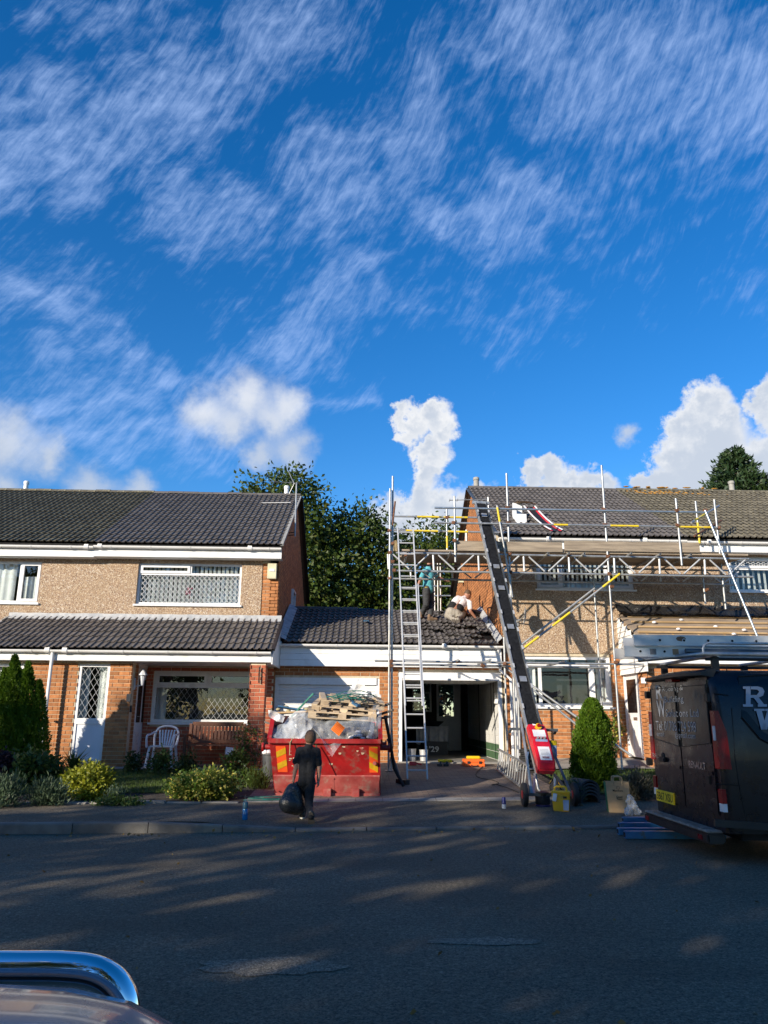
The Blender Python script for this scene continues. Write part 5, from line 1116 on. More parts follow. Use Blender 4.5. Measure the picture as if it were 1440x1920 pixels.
# ---------------------------------------------------------------- scaffold
def scaffold():
    YA, YZ = 16.95, 18.30
    s0 = at(733, 1456, YA); S_ = thing('scaffold', 'galvanised tube scaffold with boarded platform along the eaves of the right house', 'scaffold', (5.5, YA, .3))
    def T(name, a, b, mat='galv', r=.0242, bands=()):
        p, q = (at(*a) if len(a) == 3 else Vector(a[:3])), (at(*b) if len(b) == 3 else Vector(b[:3])); m = MB(); m.tube([p, q], r, 10); o = m.build(name, mat, S_, smooth=True)
        for (f0, f1) in bands: k = MB(); k.tube([p.lerp(q, f0), p.lerp(q, f1)], r+.0015, 10); k.build('yellow_band', 'yellow_paint', o, smooth=True)
        return p, q
    def stand(px, yref, ytop, Y, name='standard', ybot=None, mat='galv', bands=()):
        c = at(px, yref, Y); zt = at(px, ytop, Y).z; zb = gz(c.x, Y)+.02 if ybot is None else at(px, ybot, Y).z
        m = MB(); m.tube([(c.x, Y, zb), (c.x, Y, zt)], .0242, 10); o = m.build(name, mat, S_, smooth=True)
        for (f0, f1) in bands: k = MB(); k.tube([(c.x, Y, zb+(zt-zb)*f0), (c.x, Y, zb+(zt-zb)*f1)], .0257, 10); k.build('yellow_band', 'yellow_paint', o, smooth=True)
        if ybot is None: k = MB(); k.box((c.x-.075, Y-.075, zb-.012), (c.x+.075, Y+.075, zb-.003)); k.build('base_plate', 'galv', o)
        return c
    def coup(px, py, Y):
        c = at(px, py, Y-.03); m = MB(); a = Euler((rnd.uniform(-.4, .4), rnd.uniform(-.5, .5), rnd.uniform(-.4, .4))).to_matrix().to_4x4(); a.translation = c; m.obox(a, (.075, .06, .07)); b = a.copy(); m.obox(b @ Matrix.Translation((.04, -.02, .01)), (.03, .03, .025)); m.build('coupler', 'rust', S_, bevel=.006)
    # standards
    stand(730, 1180, 916, YA-.03); stand(735, 1180, 893, YA+.05); stand(957, 1100, 888, YA+.02); stand(1152, 1230, 873, YA); stand(947, 1260, 1195, 18.2)
    stand(1119, 1180, 1072, YZ); stand(972, 1320, 1225, 17.7)
    stand(853, 1000, 930, YA-.05, 'guard_post', 1054); stand(838, 1000, 955, YZ, 'guard_post', 1032, bands=((.05, .35),)); stand(1273, 1000, 935, YA-.05, 'guard_post', 1060); stand(1308, 980, 940, YZ, 'guard_post', 1019, bands=((0, .5),)); stand(1352, 1060, 937, YZ-.4, 'standard', 1142)
    stand(1320, 1105, 1055, YZ-.1, 'guard_post', 1132)
    # platform zone under the boards at the back left (standards behind the garage roof ridge)
    for px, Y in ((821, 23.4), (826, 23.6), (815, 23.8)): stand(px, 1100, 1040, Y, 'standard', 1152)
    T('ledger', (775, 1099, 23.5), (845, 1099, 23.5), 'galv_blue'); T('ledger', (775, 1117, 23.5), (845, 1117, 23.5), 'galv_blue')
    # guard rails
    T('guard_rail', (815, 952, YA-.06), (1326, 961, YA-.06), 'galv_blue'); T('guard_rail', (813, 980, YA-.06), (1345, 989, YA-.06), bands=((.42, .47), (.62, .72), (.86, .98)))
    T('guard_rail', (740, 968, YZ), (922, 971, YZ), bands=((.23, .48), (.5, .75))); T('guard_rail', (735, 994, YZ), (950, 999, YZ), bands=((.12, .40), (.48, .66)))
    T('side_rail', (1296, 980, YA), (1348, 948, YZ+.1), 'galv', bands=((.1, .5),)); T('side_rail', (1302, 1005, YA), (1353, 976, YZ+.1), 'rust')
    # front and rear lattice beams
    def beam(Y, x0, x1, yt, yb, sl, v0, step):
        f = lambda x, y: y+(x-740)*sl
        T('beam_chord', (x0, f(x0, yt), Y), (x1, f(x1, yt), Y)); T('beam_chord', (x0-2, f(x0, yb), Y), (x1+8, f(x1+8, yb), Y)); v = v0
        while v < x1+2:
            T('beam_post', (v-.7, f(v, yt)+3, Y), (v+.7, f(v, yb)-3, Y), 'alu')
            if v+step < x1+30:
                T('beam_lacing', (v+9, f(v, yt)+3, Y), (v+step*.46, f(v, yb)-3, Y), 'alu', .019); T('beam_lacing', (v+step*.54, f(v, yb)-3, Y), (v+step-9, f(v, yt)+3, Y), 'alu', .019)
            v += step
    beam(YA-.02, 742, 1404, 1036.5, 1070, .0175, 728, 84.8); beam(YZ, 728, 1372, 1059, 1085, .0175, 770, 78)
    # boards
    zb = at(760, 1035, YA).z+.03; bxs = [at(752, 1036, YA).x, at(1060, 1040, YA).x, at(1403, 1046, YA).x]; w = .225; br = random.Random(5)
    for j in range(6):
        y = YA+.03+j*(w+.006)
        for a, b in ((bxs[0], bxs[1]), (bxs[1], bxs[2])): m = MB(); q = br.uniform(-.05, .05); z = zb+br.uniform(0, .004); m.box((a+q, y, z), (b+q-.01, y+w, z+.038)); m.build('scaffold_board', 'board', S_)
    for (a, b) in (((856, 1014), (1055, 1036)), ((1058, 1014), (1313, 1037))):
        p, q = at(a[0], a[1], YA-.03), at(b[0], b[1], YA-.03); m = MB(); m.add([(p.x, YA-.03, p.z), (q.x, YA-.03, p.z), (q.x, YA-.03, p.z-.225), (p.x, YA-.03, p.z-.225), (p.x, YA+.008, p.z), (q.x, YA+.008, p.z), (q.x, YA+.008, p.z-.225), (p.x, YA+.008, p.z-.225)], [(0, 3, 2, 1), (4, 5, 6, 7), (0, 1, 5, 4), (3, 7, 6, 2), (0, 4, 7, 3), (1, 2, 6, 5)]); m.build('toe_board', 'board', S_)
    for px, py in ((764, 1036), (845, 1035), (1028, 1037), (1067, 1037), (1096, 1038), (1184, 1037), (1238, 1039), (1296, 1040)):
        p = at(px, py, YA-.22); m = MB(); m.tube([p, p+V(0, 1.75, 0)], .0242, 10); m.build('transom', 'galv', S_, smooth=True); k = MB(); k.tube([p+V(0, -.001, 0), p+V(0, .004, 0)], .0195, 10); k.build('tube_mouth', 'dark', S_)
    # low ledgers across the garage fronts
    T('ledger', (703, 1239, YA+.1), (1210, 1246, YA+.1)); T('ledger', (728, 1246, YA+.2), (1140, 1252, YA+.2))
    for px, py in ((858, 1238), (920, 1237), (1061, 1240)):
        p = at(px, py, YA-.1); m = MB(); m.tube([p, p+V(-.05, 1.5, 0)], .0242, 10); m.build('transom', 'galv', S_, smooth=True)
    # braces
    T('brace', (980, 1217, YA-.05), (1162, 1076, YA-.05), bands=((.02, .16), (.30, .48), (.82, 1.0))); T('brace', (975, 1211, YA+.2), (1115, 1103, YA+.25))
    T('brace', (986, 1277, YA+.3), (1184, 1417, YA-.35)); T('brace', (940, 1245, YA+.35), (1090, 1366, YA-.0))
    T('raker', (1322, 957, YA-.1), (1421, 1196, YA-.7), 'galv_blue')
    p = at(933, 948, YA-.1); T('brace', (932, 948, YA-.12), (961, 1120, YA-.05), bands=((.02, .18),))
    for px, py, Y in ((730, 995, YA), (737, 1019, YA), (731, 1036, YA), (736, 1053, YA), (731, 1084, YA), (739, 1069, YA), (850, 980, YA-.06), (852, 1013, YA-.06), (951, 952, YA), (953, 980, YA), (955, 1039, YA), (957, 1073, YA), (1131, 955, YA), (1134, 984, YA), (1139, 1043, YA), (1142, 1076, YA), (1269, 957, YA-.05), (1270, 985, YA-.05), (1322, 957, YA), (1347, 990, YA), (1325, 1106, YZ-.1), (1356, 1080, YZ-.4), (733, 1240, YA), (733, 1248, YA), (858, 1240, YA+.1), (905, 1248, YA+.1), (946, 1245, YA+.1), (1155, 1242, YA), (1117, 1110, YZ), (1147, 1100, YA), (838, 970, YZ), (1345, 1050, YZ-.3), (1165, 1405, YA-.2), (1066, 1041, YA), (761, 1040, YA)): coup(px, py, Y)
    # short lashed tube and a broom head tied to the corner standard
    T('spare_tube', (741, 940, YA), (736, 985, YA), 'rust', .02)
    m = MB(); c = at(742, 1022, YA-.06); g = random.Random(3)
    for i in range(40): a = g.uniform(-.05, .05); m.bar(c+V(a*.4, g.uniform(-.02, .02), .11), c+V(a*1.3+.01, g.uniform(-.03, .03), -.14), .006, .004)
    one(m, 'brush_head', 'brush', 'straw coloured brush head wedged on the corner standard of the scaffold', 'brush')
scaffold()
# ---------------------------------------------------------------- ladders
def ladder_part(parent, name, bl, br_, tl, tr, n, sw=.028, sd=.06, rung=.016, mat='alu'):
    """one ladder section: two stiles and its rungs"""
    nrm = (br_-bl).cross(tl-bl).normalized()
    for a, b in ((bl, tl), (br_, tr)): m = MB(); m.bar(a, b, sw, sd, nrm); m.build('stile', mat, parent, bevel=.004)
    for i in range(n): f = (i+.6)/n; a, b = bl.lerp(tl, f), br_.lerp(tr, f); m = MB(); m.tube([a, b], rung, 8); m.build('rung', mat, parent, smooth=True)
def ladders():
    b0, b1 = ong(764, 1462), ong(801, 1462); b1.y = b0.y; b1.z = b0.z = gz(b0.x, b0.y)+.01; L = thing('extension_ladder', 'aluminium extension ladder leaning from the driveway to the scaffold platform', 'ladder', (b0+b1)/2)
    tl, tr = at(751, 1095, 16.45), at(783, 1095, 16.45); mid = (tl+tr)/2; w = (b1-b0).length; tl, tr = mid+V(-w/2, 0, 0), mid+V(w/2, 0, 0); ladder_part(L, 'l', b0, b1, tl, tr, 15)
    c0, c1 = at(776, 1324, (b0.y*.6+16.45*.4)-.06), at(760, 990, 16.72); w = .345; ladder_part(L, 'u', c0+V(-w/2, 0, 0), c0+V(w/2, 0, 0), c1+V(-w/2, 0, 0), c1+V(w/2, 0, 0), 15)
    # ladder lying on its side along the driveway edge
    f = ong(931, 1444); n = ong(985, 1484); L = thing('ladder', 'worn aluminium ladder lying on its side along the driveway edge', 'ladder', (f+n)/2)
    f.z, n.z = gz(f.x, f.y)+.03, gz(n.x, n.y)+.03; up = V(.06, 0, .40); ladder_part(L, 'g', f, f+up, n, n+up, 13, .03, .065, .015, 'worn_alu')
ladders()
# ---------------------------------------------------------------- inclined tile hoist
def hoist():
    P0, P1 = at(1021, 1452, 13.35), at(901, 944, 17.45); d = (P1-P0).normalized(); side = Vector((1, .12, 0)); side = (side-d*side.dot(d)).normalized(); up = side.cross(d).normalized()
    if up.z < 0: up = -up
    Lt = (P1-P0).length; H = thing('tile_hoist', 'inclined conveyor hoist with red motor cover reaching up to the roof', 'hoist', (P0.x, P0.y, gz(P0.x, P0.y)))
    hw = .128
    for s in (-1, 1): m = MB(); m.bar(P0+side*s*hw, P1+side*s*hw, .030, .11, up); m.build('side_rail', 'steel_dark' if s > 0 else 'galv', H, bevel=.004)
    m = MB(); m.bar(P0+up*.02, P1+up*.02, 2*hw-.06, .03, up); m.build('belt', 'belt', H)
    for f in (.27, .45, .60, .69, .93): c = P0.lerp(P1, f)+up*.06; m = MB(); m.bar(c-d*.06, c+d*.06, .13, .012, up); m.build('carrier_plate', 'galv', H)
    for f in np.linspace(.12, .95, 14):
        for s in (-1, 1): c = P0.lerp(P1, f)+side*s*(hw+.0)+up*.07; m = MB(); m.bar(c-d*.05, c+d*.05, .03, .02, up); m.build('joint_clip', 'alu', H)
    # red cover at the lower end
    c0, c1 = P0-d*.02+up*.10, P0+d*.98+up*.10; m = MB(); prof = [(0, -.08), (0, .06), (.12, .13), (.75, .11), (.90, .05), (.90, -.08)]
    pts = [c0+d*a+up*b-side*.15 for a, b in prof]; m.prism(pts, side*.30); cv = m.build('motor_cover', 'hoist_red', H, bevel=.02)
    def sticker(a0, a1, w, mat, off=0.0, name='sticker'):
        h = lambda a: .13-(a-.12)*(.02/.63) if a < .75 else .11-(a-.75)*.4
        k = MB(); k.add([c0+d*a0+up*(h(a0)+.004)+side*(off-w), c0+d*a0+up*(h(a0)+.004)+side*(off+w), c0+d*a1+up*(h(a1)+.004)+side*(off+w), c0+d*a1+up*(h(a1)+.004)+side*(off-w)], [(0, 1, 2, 3)]); return k.build(name, mat, cv)
    sticker(.14, .40, .10, 'sticker', .0); sticker(.17, .21, .06, 'hoist_red', .0, 'print'); sticker(.50, .545, .105, 'sticker_blue'); sticker(.60, .735, .11, 'sticker', -.01)
    for i in range(5): sticker(.24+i*.025, .247+i*.025, .07, 'stat', 0, 'print')
    k = MB(); c = c0+d*.79+up*.09; k.tube([c, c+up*.06], .055, 12); k.build('stop_button', 'yellow_box', cv); k = MB(); k.tube([c+up*.06, c+up*.085], .032, 12); k.build('stop_button', 'lens_red', cv)
    for i in (-1, 0, 1): k = MB(); c = c0+d*.565+up*.11+side*.06*i; k.tube([c, c+up*.03], .02, 8); k.build('switch', 'stat', cv)
    k = MB()
    for i in (-1, 1): k.bar(c0+d*.85+side*(-.07)+up*.065, c0+d*.88+side*.07+up*.062, .02, .006, up) if i > 0 else k.bar(c0+d*.88+side*(-.07)+up*.062, c0+d*.85+side*.07+up*.065, .02, .006, up)
    k.build('emblem', 'sticker', cv)
    # cross bar
    c = P0+d*.93; m = MB(); m.bar(c-side*.40-up*.09, c+side*.47-up*.09, .045, .045); m.build('cross_bar', 'steel_dark', H)
    for s in (-.38, .44): m = MB(); m.tube([c+side*s-up*.09, c+side*s-up*.19], .025, 8); m.build('bar_foot', 'steel_dark', H)
    # U-shaped foot, undercarriage and wheels
    g = gz(P0.x, P0.y); fr = MB(); fr.tube([P0+side*-.16, P0+side*-.14+V(0, -.08, -.22), P0+side*-.08+V(0, -.10, -.30), P0+side*.08+V(0, -.10, -.30), P0+side*.15+V(0, -.08, -.22), P0+side*.17], .022, 8); fr.build('foot_loop', 'galv', H, smooth=True)
    wl = ong(984, 1512); ax = Vector((wl.x, wl.y, gz(wl.x, wl.y)+.17)); ax2 = ax+V(.80, .08, 0); ax2.z = gz(ax2.x, ax2.y)+.17
    m = MB(); m.bar(ax, ax2, .045, .045); m.build('axle', 'steel_dark', H)
    for c, s in ((ax, -1), (ax2, 1)):
        m = MB(); m.lathe((c.x-.035, c.y, c.z), [(.10, 0), (.165, 0), (.175, .015), (.175, .055), (.165, .07), (.10, .07)], 22, 'x'); wh = m.build('wheel', 'rubber', H, smooth=True)
        m = MB(); m.lathe((c.x-.03, c.y, c.z), [(.02, -.012), (.098, 0), (.098, .06), (.02, .072)], 16, 'x'); m.build('rim', 'lens_red', wh, smooth=True)
    top = P0+d*1.15-up*.07; topl = top-side*.17; topr = top+side*.17
    for a, b in ((ax+V(.12, 0, 0), topl), (ax2-V(.05, 0, 0), topr), (ax+V(.14, 0, 0), P0-side*.17), (ax2-V(.08, 0, 0), P0+side*.17)): m = MB(); m.bar(a, b, .035, .035); m.build('frame_leg', 'galv' if a.x < P0.x else 'steel_dark', H)
    a = ax+V(.10, .03, 0); m = MB(); m.tube([a, a+V(-.02, .05, .55), a+V(.01, .10, .62)], .018, 8); m.build('hand_lever', 'galv', H, smooth=True)
    m = MB(); c = P0+d*.45+side*.25; m.obox(Matrix.Translation(c), (.10, .16, .20)); m.build('plug_box', 'sticker_blue', H, bevel=.01); m = MB(); m.obox(Matrix.Translation(c+V(0, -.02, .13)), (.11, .12, .08)); m.build('plug_box', 'tool_yellow', H, bevel=.01)
    m = MB(); p = c+V(0, 0, -.1); m.tube([p, p+V(.03, -.03, -.25), p+V(.06, -.05, -.42), V(p.x+.15, p.y-.1, gz(p.x, p.y)+.1)], .008, 6); m.build('cable', 'yellow_box', H, smooth=True)
    # head of the conveyor on the roof slope
    m = MB(); m.bar(P1-side*.2+up*.02, P1+side*.2+up*.02, .07, .07); m.build('head_roller', 'galv', H)
hoist()
# ---------------------------------------------------------------- skip and its load
def skip_():
    fl, fr = ong(516, 1491), ong(713, 1491); Y0 = (fl.y+fr.y)/2; zb = gz(0, Y0)+.02
    x0, x1 = fl.x, at(712, 1491, Y0).x; YT = Y0-.32; zr = at(610, 1392, YT).z; YBk = Y0+2.9
    X0, X1 = at(507, 1392, YT).x, at(711, 1388, YT).x; zs = at(505, 1346, YT+.35).z
    K = thing('skip', 'red steel builders skip with orange and yellow hazard panels on the driveway', 'skip', ((x0+x1)/2, Y0+.9, zb))
    m = MB()   # hull, double sided plates
    hull = [(x0, Y0, zb), (x1, Y0, zb), (x1, Y0+2.0, zb), (x0, Y0+2.0, zb), (X0, YT, zr), (X1, YT, zr), (X1, YT+.45, zs), (X0, YT+.45, zs), (X1, YBk, zs), (X0, YBk, zs)]
    m.add(hull, [(0, 1, 5, 4), (1, 2, 8, 6, 5), (0, 4, 7, 9, 3), (2, 3, 9, 8), (0, 3, 2, 1)]); h = m.build('hull', 'skip_red', K)
    sol = h.modifiers.new('t', 'SOLIDIFY'); sol.thickness = .02; sol.offset = 1
    # rims
    m = MB(); m.bar((X0-.03, YT-.015, zr+.02), (X1+.03, YT-.015, zr+.02), .09, .075); m.build('front_rim', 'skip_red', K, bevel=.008)
    for s, X in ((-1, X0), (1, X1)):
        m = MB(); m.bar((X+s*.02, YT-.01, zr+.03), (X+s*.02, YT+.45, zs), .07, .07); m.bar((X+s*.02, YT+.44, zs), (X+s*.02, YBk, zs), .07, .07); m.build('side_rim', 'skip_red', K)
        m = MB(); m.prism([(X+s*.005, YT+.0, zr+.02), (X+s*.005, YT+.45, zs-.01), (X+s*.005, YT+.45, zr+.02)], (s*.012, 0, 0)); m.build('side_wing', 'skip_red', K)
        for yy in (YT+.55, YT+2.2): m = MB(); c = (X+s*.02, yy, zr-.10); m.tube([c, (X+s*.20, yy, zr-.10)], .045, 12); m.tube([(X+s*.17, yy, zr-.10), (X+s*.2, yy, zr-.10)], .075, 12); m.build('lifting_lug', 'skip_red', K, smooth=True)
        m = MB(); m.box((X+s*.03, YT+.35, zr-.05), (X+s*.07, YT+.6, zr+.02)); m.build('lug_plate', 'skip_red', K)
    def face(u, v, off=.012):   # point on the sloping front, u 0..1 across, v 0..1 up
        a = Vector((x0, Y0, zb)).lerp(Vector((x1, Y0, zb)), u); b = Vector((X0, YT, zr)).lerp(Vector((X1, YT, zr)), u); n = Vector((0, -(zr-zb), -(Y0-YT))).normalized(); return a.lerp(b, v)+n*off
    m = MB(); m.add([face(0, .0, .03), face(1, 0, .03), face(1, .36, .03), face(0, .36, .03), face(0, .385, .005), face(1, .385, .005)], [(0, 1, 2, 3), (3, 2, 5, 4)]); m.build('lower_plate', 'skip_base', K)
    m = MB(); m.bar(face(.56, .33, .04), face(.56, .05, .04), .03, .012, (0, 1, 0)); m.build('weld_strip', 'skip_base', K)
    m = MB(); m.add([face(.57, .02, .042), face(.995, .02, .042), face(.995, .30, .042), face(.57, .30, .042)], [(0, 1, 2, 3)]); m.build('repair_plate', 'skip_base', K)
    m = MB(); m.bar(face(.0, .02, .05), face(1, .02, .05), .05, .04); m.build('bottom_rail', 'skip_base', K)
    for u in (.50, .77): c = face(u, .07, .09); m = MB(); m.box((c.x-.065, c.y-.05, c.z-.07), (c.x+.065, c.y+.12, c.z+.07)); m.build('foot_block', 'skip_base', K, bevel=.01)
    # hazard panels with diagonal bands
    for (u0, u1, sgn) in ((.045, .135, 1), (.905, .985, -1)):
        m = MB(); m.add([face(u0, .43, .016), face(u1, .43, .016), face(u1, .93, .016), face(u0, .93, .016)], [(0, 1, 2, 3)]); hp = m.build('hazard_panel', 'hazard_orange', K)
        for k in range(3):
            a = .43+.09+k*.23-(.0 if sgn > 0 else .04); b = a+.115; sk = .085*sgn; lo, hi = .43, .93
            q = [face(u0, min(hi, max(lo, a-sk/2)), .02), face(u1, min(hi, max(lo, a+sk/2)), .02), face(u1, min(hi, max(lo, b+sk/2)), .02), face(u0, min(hi, max(lo, b-sk/2)), .02)]; m = MB(); m.quad(*q); m.build('band', 'hazard_yellow', hp)
    c = face(.955, .62, .03); m = MB(); m.tube([c, c+V(0, -.03, 0)], .03, 10); m.build('reflector', 'skip_base', K)
    # scuffs: flaked paint
    g = random.Random(8)
    for i in range(26):
        u, v = (g.uniform(.16, .26), g.uniform(.35, .85)) if i < 12 else (g.uniform(.3, .9), g.uniform(.4, .95)); c = face(u, v, .0145); r = g.uniform(.006, .022) if i < 24 else .03; m = MB(); n = 9; pts = []
        for k in range(n): t = 6.283*k/n; q = r*g.uniform(.5, 1.4); pts.append(c+V(q*math.cos(t)*1.2, -.3*q*math.sin(t)*.3, q*math.sin(t)))
        m.add(pts, [tuple(range(n))]); m.build('paint_scuff', 'pallet' if i % 3 else 'skip_base', K)
    # ---- rubble heap
    m = MB(); nx, ny = 40, 50; vs = []
    for i in range(nx+1):
        for j in range(ny+1):
            u, v = i/nx, j/ny; x = X0+.03+(X1-X0-.06)*u; y = YT+.05+(YBk-.1-YT)*v
            e = min(u, 1-u)*4; z = zr-.10+min(1, v*6)*.30+.28*min(1, e)*min(1, v*4)+.11*nz((x*4, y*4, 0))+.08*nz((x*11, y*11, 3)); vs.append((x, y, z))
    m.add(vs, [(i*(ny+1)+j, (i+1)*(ny+1)+j, (i+1)*(ny+1)+j+1, i*(ny+1)+j+1) for i in range(nx) for j in range(ny)])
    tag(stuff(m.build('rubble', 'debris')), 'broken tiles and dusty rubble filling the red skip', 'rubble')
    def hz(px): return YT+.5
    # bits of broken tile and timber poking out
    for i, (px, py, L, ang, mat, nm, lab) in enumerate(((600, 1357, .5, .5, 'debris', 'tile_offcut', 'grey broken roof tile sticking out of the skip'), (520, 1362, .45, -.3, 'debris', 'tile_offcut', 'dark broken roof tile at the side wing of the skip'), (678, 1368, .5, .9, 'debris', 'tile_offcut', 'leaning grey slab beside the white crumbs in the skip'), (545, 1336, .6, .05, 'batten', 'timber_offcut', 'thin brown batten lying across the rubble in the skip'), (548, 1329, .5, -.15, 'blue_wood', 'timber_offcut', 'blue painted batten among the rubble in the skip'), (567, 1322, .55, .8, 'strap_green', 'timber_offcut', 'green painted board leaning on the pallets'), (532, 1374, .5, .2, 'black_plastic', 'timber_offcut', 'black rod across the bagged waste in the skip'))):
        c = at(px, py, YT+.55); mt = Euler((rnd.uniform(-.4, .4), -ang, rnd.uniform(-.3, .3))).to_matrix().to_4x4(); mt.translation = c; m = MB(); m.obox(mt, (L, .16 if 'tile' in nm else .05, .03)); one(m, nm, mat, lab, 'offcut', bevel=.004)
    # white lumps and crumbs
    g = random.Random(17)
    for (lab, pts) in (('white plaster crumbs at the right of the skip rim', [(658, 1383), (666, 1380), (674, 1379), (680, 1384), (690, 1382), (672, 1372)]), ('cream foam scraps on the left rubble of the skip', [(522, 1330), (536, 1326), (541, 1333), (556, 1335), (565, 1332), (575, 1330)])):
        m = MB()
        for (a, b) in pts: m.ell(at(a, b, YT+(.25 if a > 600 else .9)), (g.uniform(.03, .06), .04, g.uniform(.02, .035)), 8, 5)
        tag(stuff(m.build('crumbs', 'white_cloth' if 'white' in lab else 'straw', smooth='all')), lab, 'rubble')
    # ---- pallets, stacked and tilted
    def pallet(px, py, Y, L, D, yaw, tilt, roll, label):
        c = at(px, py, Y); mt = Euler((tilt, roll, yaw)).to_matrix().to_4x4(); mt.translation = c; P = thing('pallet', label, 'pallet', c, 'pallets on the skip')
        def bx(cx, cy, cz, sx, sy, sz, nm): m = MB(); m.obox(mt @ Matrix.Translation((cx, cy, cz)), (sx, sy, sz)); m.build(nm, 'pallet', P)
        for k in range(6): bx(-L/2+.05+(L-.1)*k/5, 0, .055, .095, D, .02, 'deck_board')
        for yy in (-D/2+.05, 0, D/2-.05):
            bx(0, yy, .034, L, .09, .02, 'stringer_board'); bx(0, yy, -.056, L, .09, .02, 'bottom_board')
            for xx in (-L/2+.07, 0, L/2-.07): bx(xx, yy, -.011, .13, .09, .07, 'block')
    pallet(640, 1338, YT+.62, 1.15, .85, R(4), R(5), R(3), 'lowest pallet in the tilted stack on the skip'); pallet(648, 1327, YT+.70, 1.1, .85, R(-3), R(7), R(5), 'middle pallet in the tilted stack on the skip'); pallet(658, 1315, YT+.80, 1.1, .8, R(6), R(9), R(4), 'topmost pallet of the stack, tangled with green straps')
    # ---- clear polythene
    def film(name, label, top, bot, nu, nv, Yf, seed, mat='film', amp=.06, group=None):
        m = MB(); vs = []
        def ev(line, u): s = u*(len(line)-1); i = min(len(line)-2, int(s)); f = s-i; return tuple(line[i][k]*(1-f)+line[i+1][k]*f for k in range(len(line[0])))
        for i in range(nu+1):
            u = i/nu; a, b = ev(top, u), ev(bot, u)
            for j in range(nv+1):
                v = j/nv; x, y = a[0]*(1-v)+b[0]*v, a[1]*(1-v)+b[1]*v; Y = Yf(u, v)
                p = at(x, y, Y); q = nz((p.x*3.6+seed, p.z*3.2, seed)); q2 = nz((p.x*8, p.z*7, seed+5)); rdg = 1-abs(nz((p.x*5+seed+p.z*2.5, p.z*3-p.x*2, 2)))*2
                vs.append(p+V(.015*q2, -amp*q-.02*q2-.05*rdg, .02*q))
        m.add(vs, [(i*(nv+1)+j, (i+1)*(nv+1)+j, (i+1)*(nv+1)+j+1, i*(nv+1)+j+1) for i in range(nu) for j in range(nv)]); o = m.build(name, mat, smooth='all'); return tag(o, label, 'plastic sheet', group)
    film('plastic_sheet', 'clear polythene sheet hanging over the front rim of the skip to a point', [(562, 1340), (600, 1334), (650, 1336), (702, 1340)], [(596, 1372), (612, 1405), (622, 1419), (642, 1392), (664, 1378), (700, 1380)], 60, 40, lambda u, v: YT+.42*(1-v)**1.5-.07*min(1, v*1.3), 1)
    film('plastic_sheet', 'crumpled clear polythene around the bagged waste left of the boy', [(540, 1345), (556, 1334), (580, 1334), (596, 1345)], [(512, 1380), (530, 1388), (560, 1388), (580, 1372)], 50, 36, lambda u, v: YT+.42*(1-v)+.03, 7, 'film_dense', .10)
    film('plastic_sheet', 'white wrap flopping out of the left corner of the skip', [(503, 1332), (518, 1334), (535, 1344)], [(504, 1343), (518, 1352), (530, 1356)], 24, 14, lambda u, v: YT+.3, 12, 'film_white', .06)
    film('plastic_sheet', 'bluish clear sheet over the grey bags in the skip', [(510, 1368), (525, 1357), (548, 1350), (570, 1360)], [(508, 1386), (530, 1389), (556, 1388), (572, 1384)], 40, 24, lambda u, v: YT+.25*(1-v)+.05, 15, 'film', .09)
    film('plastic_sheet', 'milky polythene column hanging at the right corner of the skip', [(700, 1322), (710, 1322), (716, 1332)], [(690, 1384), (700, 1386), (712, 1380)], 24, 40, lambda u, v: YT+.35-.2*v, 21, 'film_dense', .09)
    film('plastic_sheet', 'white plastic tail standing up above the pallets', [(668, 1274), (676, 1272), (680, 1276)], [(650, 1300), (668, 1303), (690, 1304)], 18, 30, lambda u, v: YT+1.2, 25, 'film_white', .06)
    film('plastic_sheet', 'white plastic spread behind the top pallet', [(655, 1300), (680, 1293), (700, 1298), (716, 1304)], [(660, 1306), (680, 1306), (700, 1306), (714, 1314)], 30, 12, lambda u, v: YT+1.25, 28, 'film_white', .06)
    # orange printed label stuck on the film
    c = at(634, 1366, YT-.02); mt = Euler((R(14), R(38), 0)).to_matrix().to_4x4(); mt.translation = c+V(0, -.08, 0); m = MB(); m.obox(mt, (.17, .004, .17)); lb = one(m, 'orange_label', 'orange_label', 'square orange printed label stuck on the clear polythene', 'label')
    for i in range(6): k = MB(); k.obox(mt @ Matrix.Translation((-.0+.008*(i % 3), -.0035, -.065+i*.026)), (.13-.02*(i % 2), .002, .005)); k.build('print_line', 'hoist_red', lb)
    # strapping: loops of green and black band
    for (nm, lab, mat, n, cx, cy) in (('packing_strap', 'tangled green packing straps over the top pallet', 'strap_green', 16, 665, 1312), ('packing_strap', 'tangled black packing straps at the right end of the pallets', 'strap_black', 14, 690, 1322)):
        m = MB(); g = random.Random(n)
        for i in range(n):
            pts = []; a, b = g.uniform(-60, 40), g.uniform(20, 75) 
            p0 = at(cx-g.uniform(10, 60), cy+g.uniform(-6, 10), YT+.3+g.uniform(0, .5)); p3 = at(cx+g.uniform(15, 42), cy+g.uniform(-12, 16), YT+.4+g.uniform(0, .4)); p1 = p0.lerp(p3, .3)+V(0, -.1, g.uniform(.0, .22)); p2 = p0.lerp(p3, .7)+V(0, -.1, g.uniform(-.02, .25))
            for k in range(13): t = k/12; pts.append(p0*(1-t)**3+p1*3*t*(1-t)**2+p2*3*t*t*(1-t)+p3*t**3)
            m.tube(pts, .006, 4)
        tag(stuff(m.build(nm, mat)), lab, 'strap')
    m = MB(); p = at(673, 1324, YT+.3); q = at(656, 1314, YT+.5); m.bar(q, p, .07, .035); one(m, 'timber_offcut', 'blue_wood', 'short bright blue timber lying on the pallets', 'offcut')
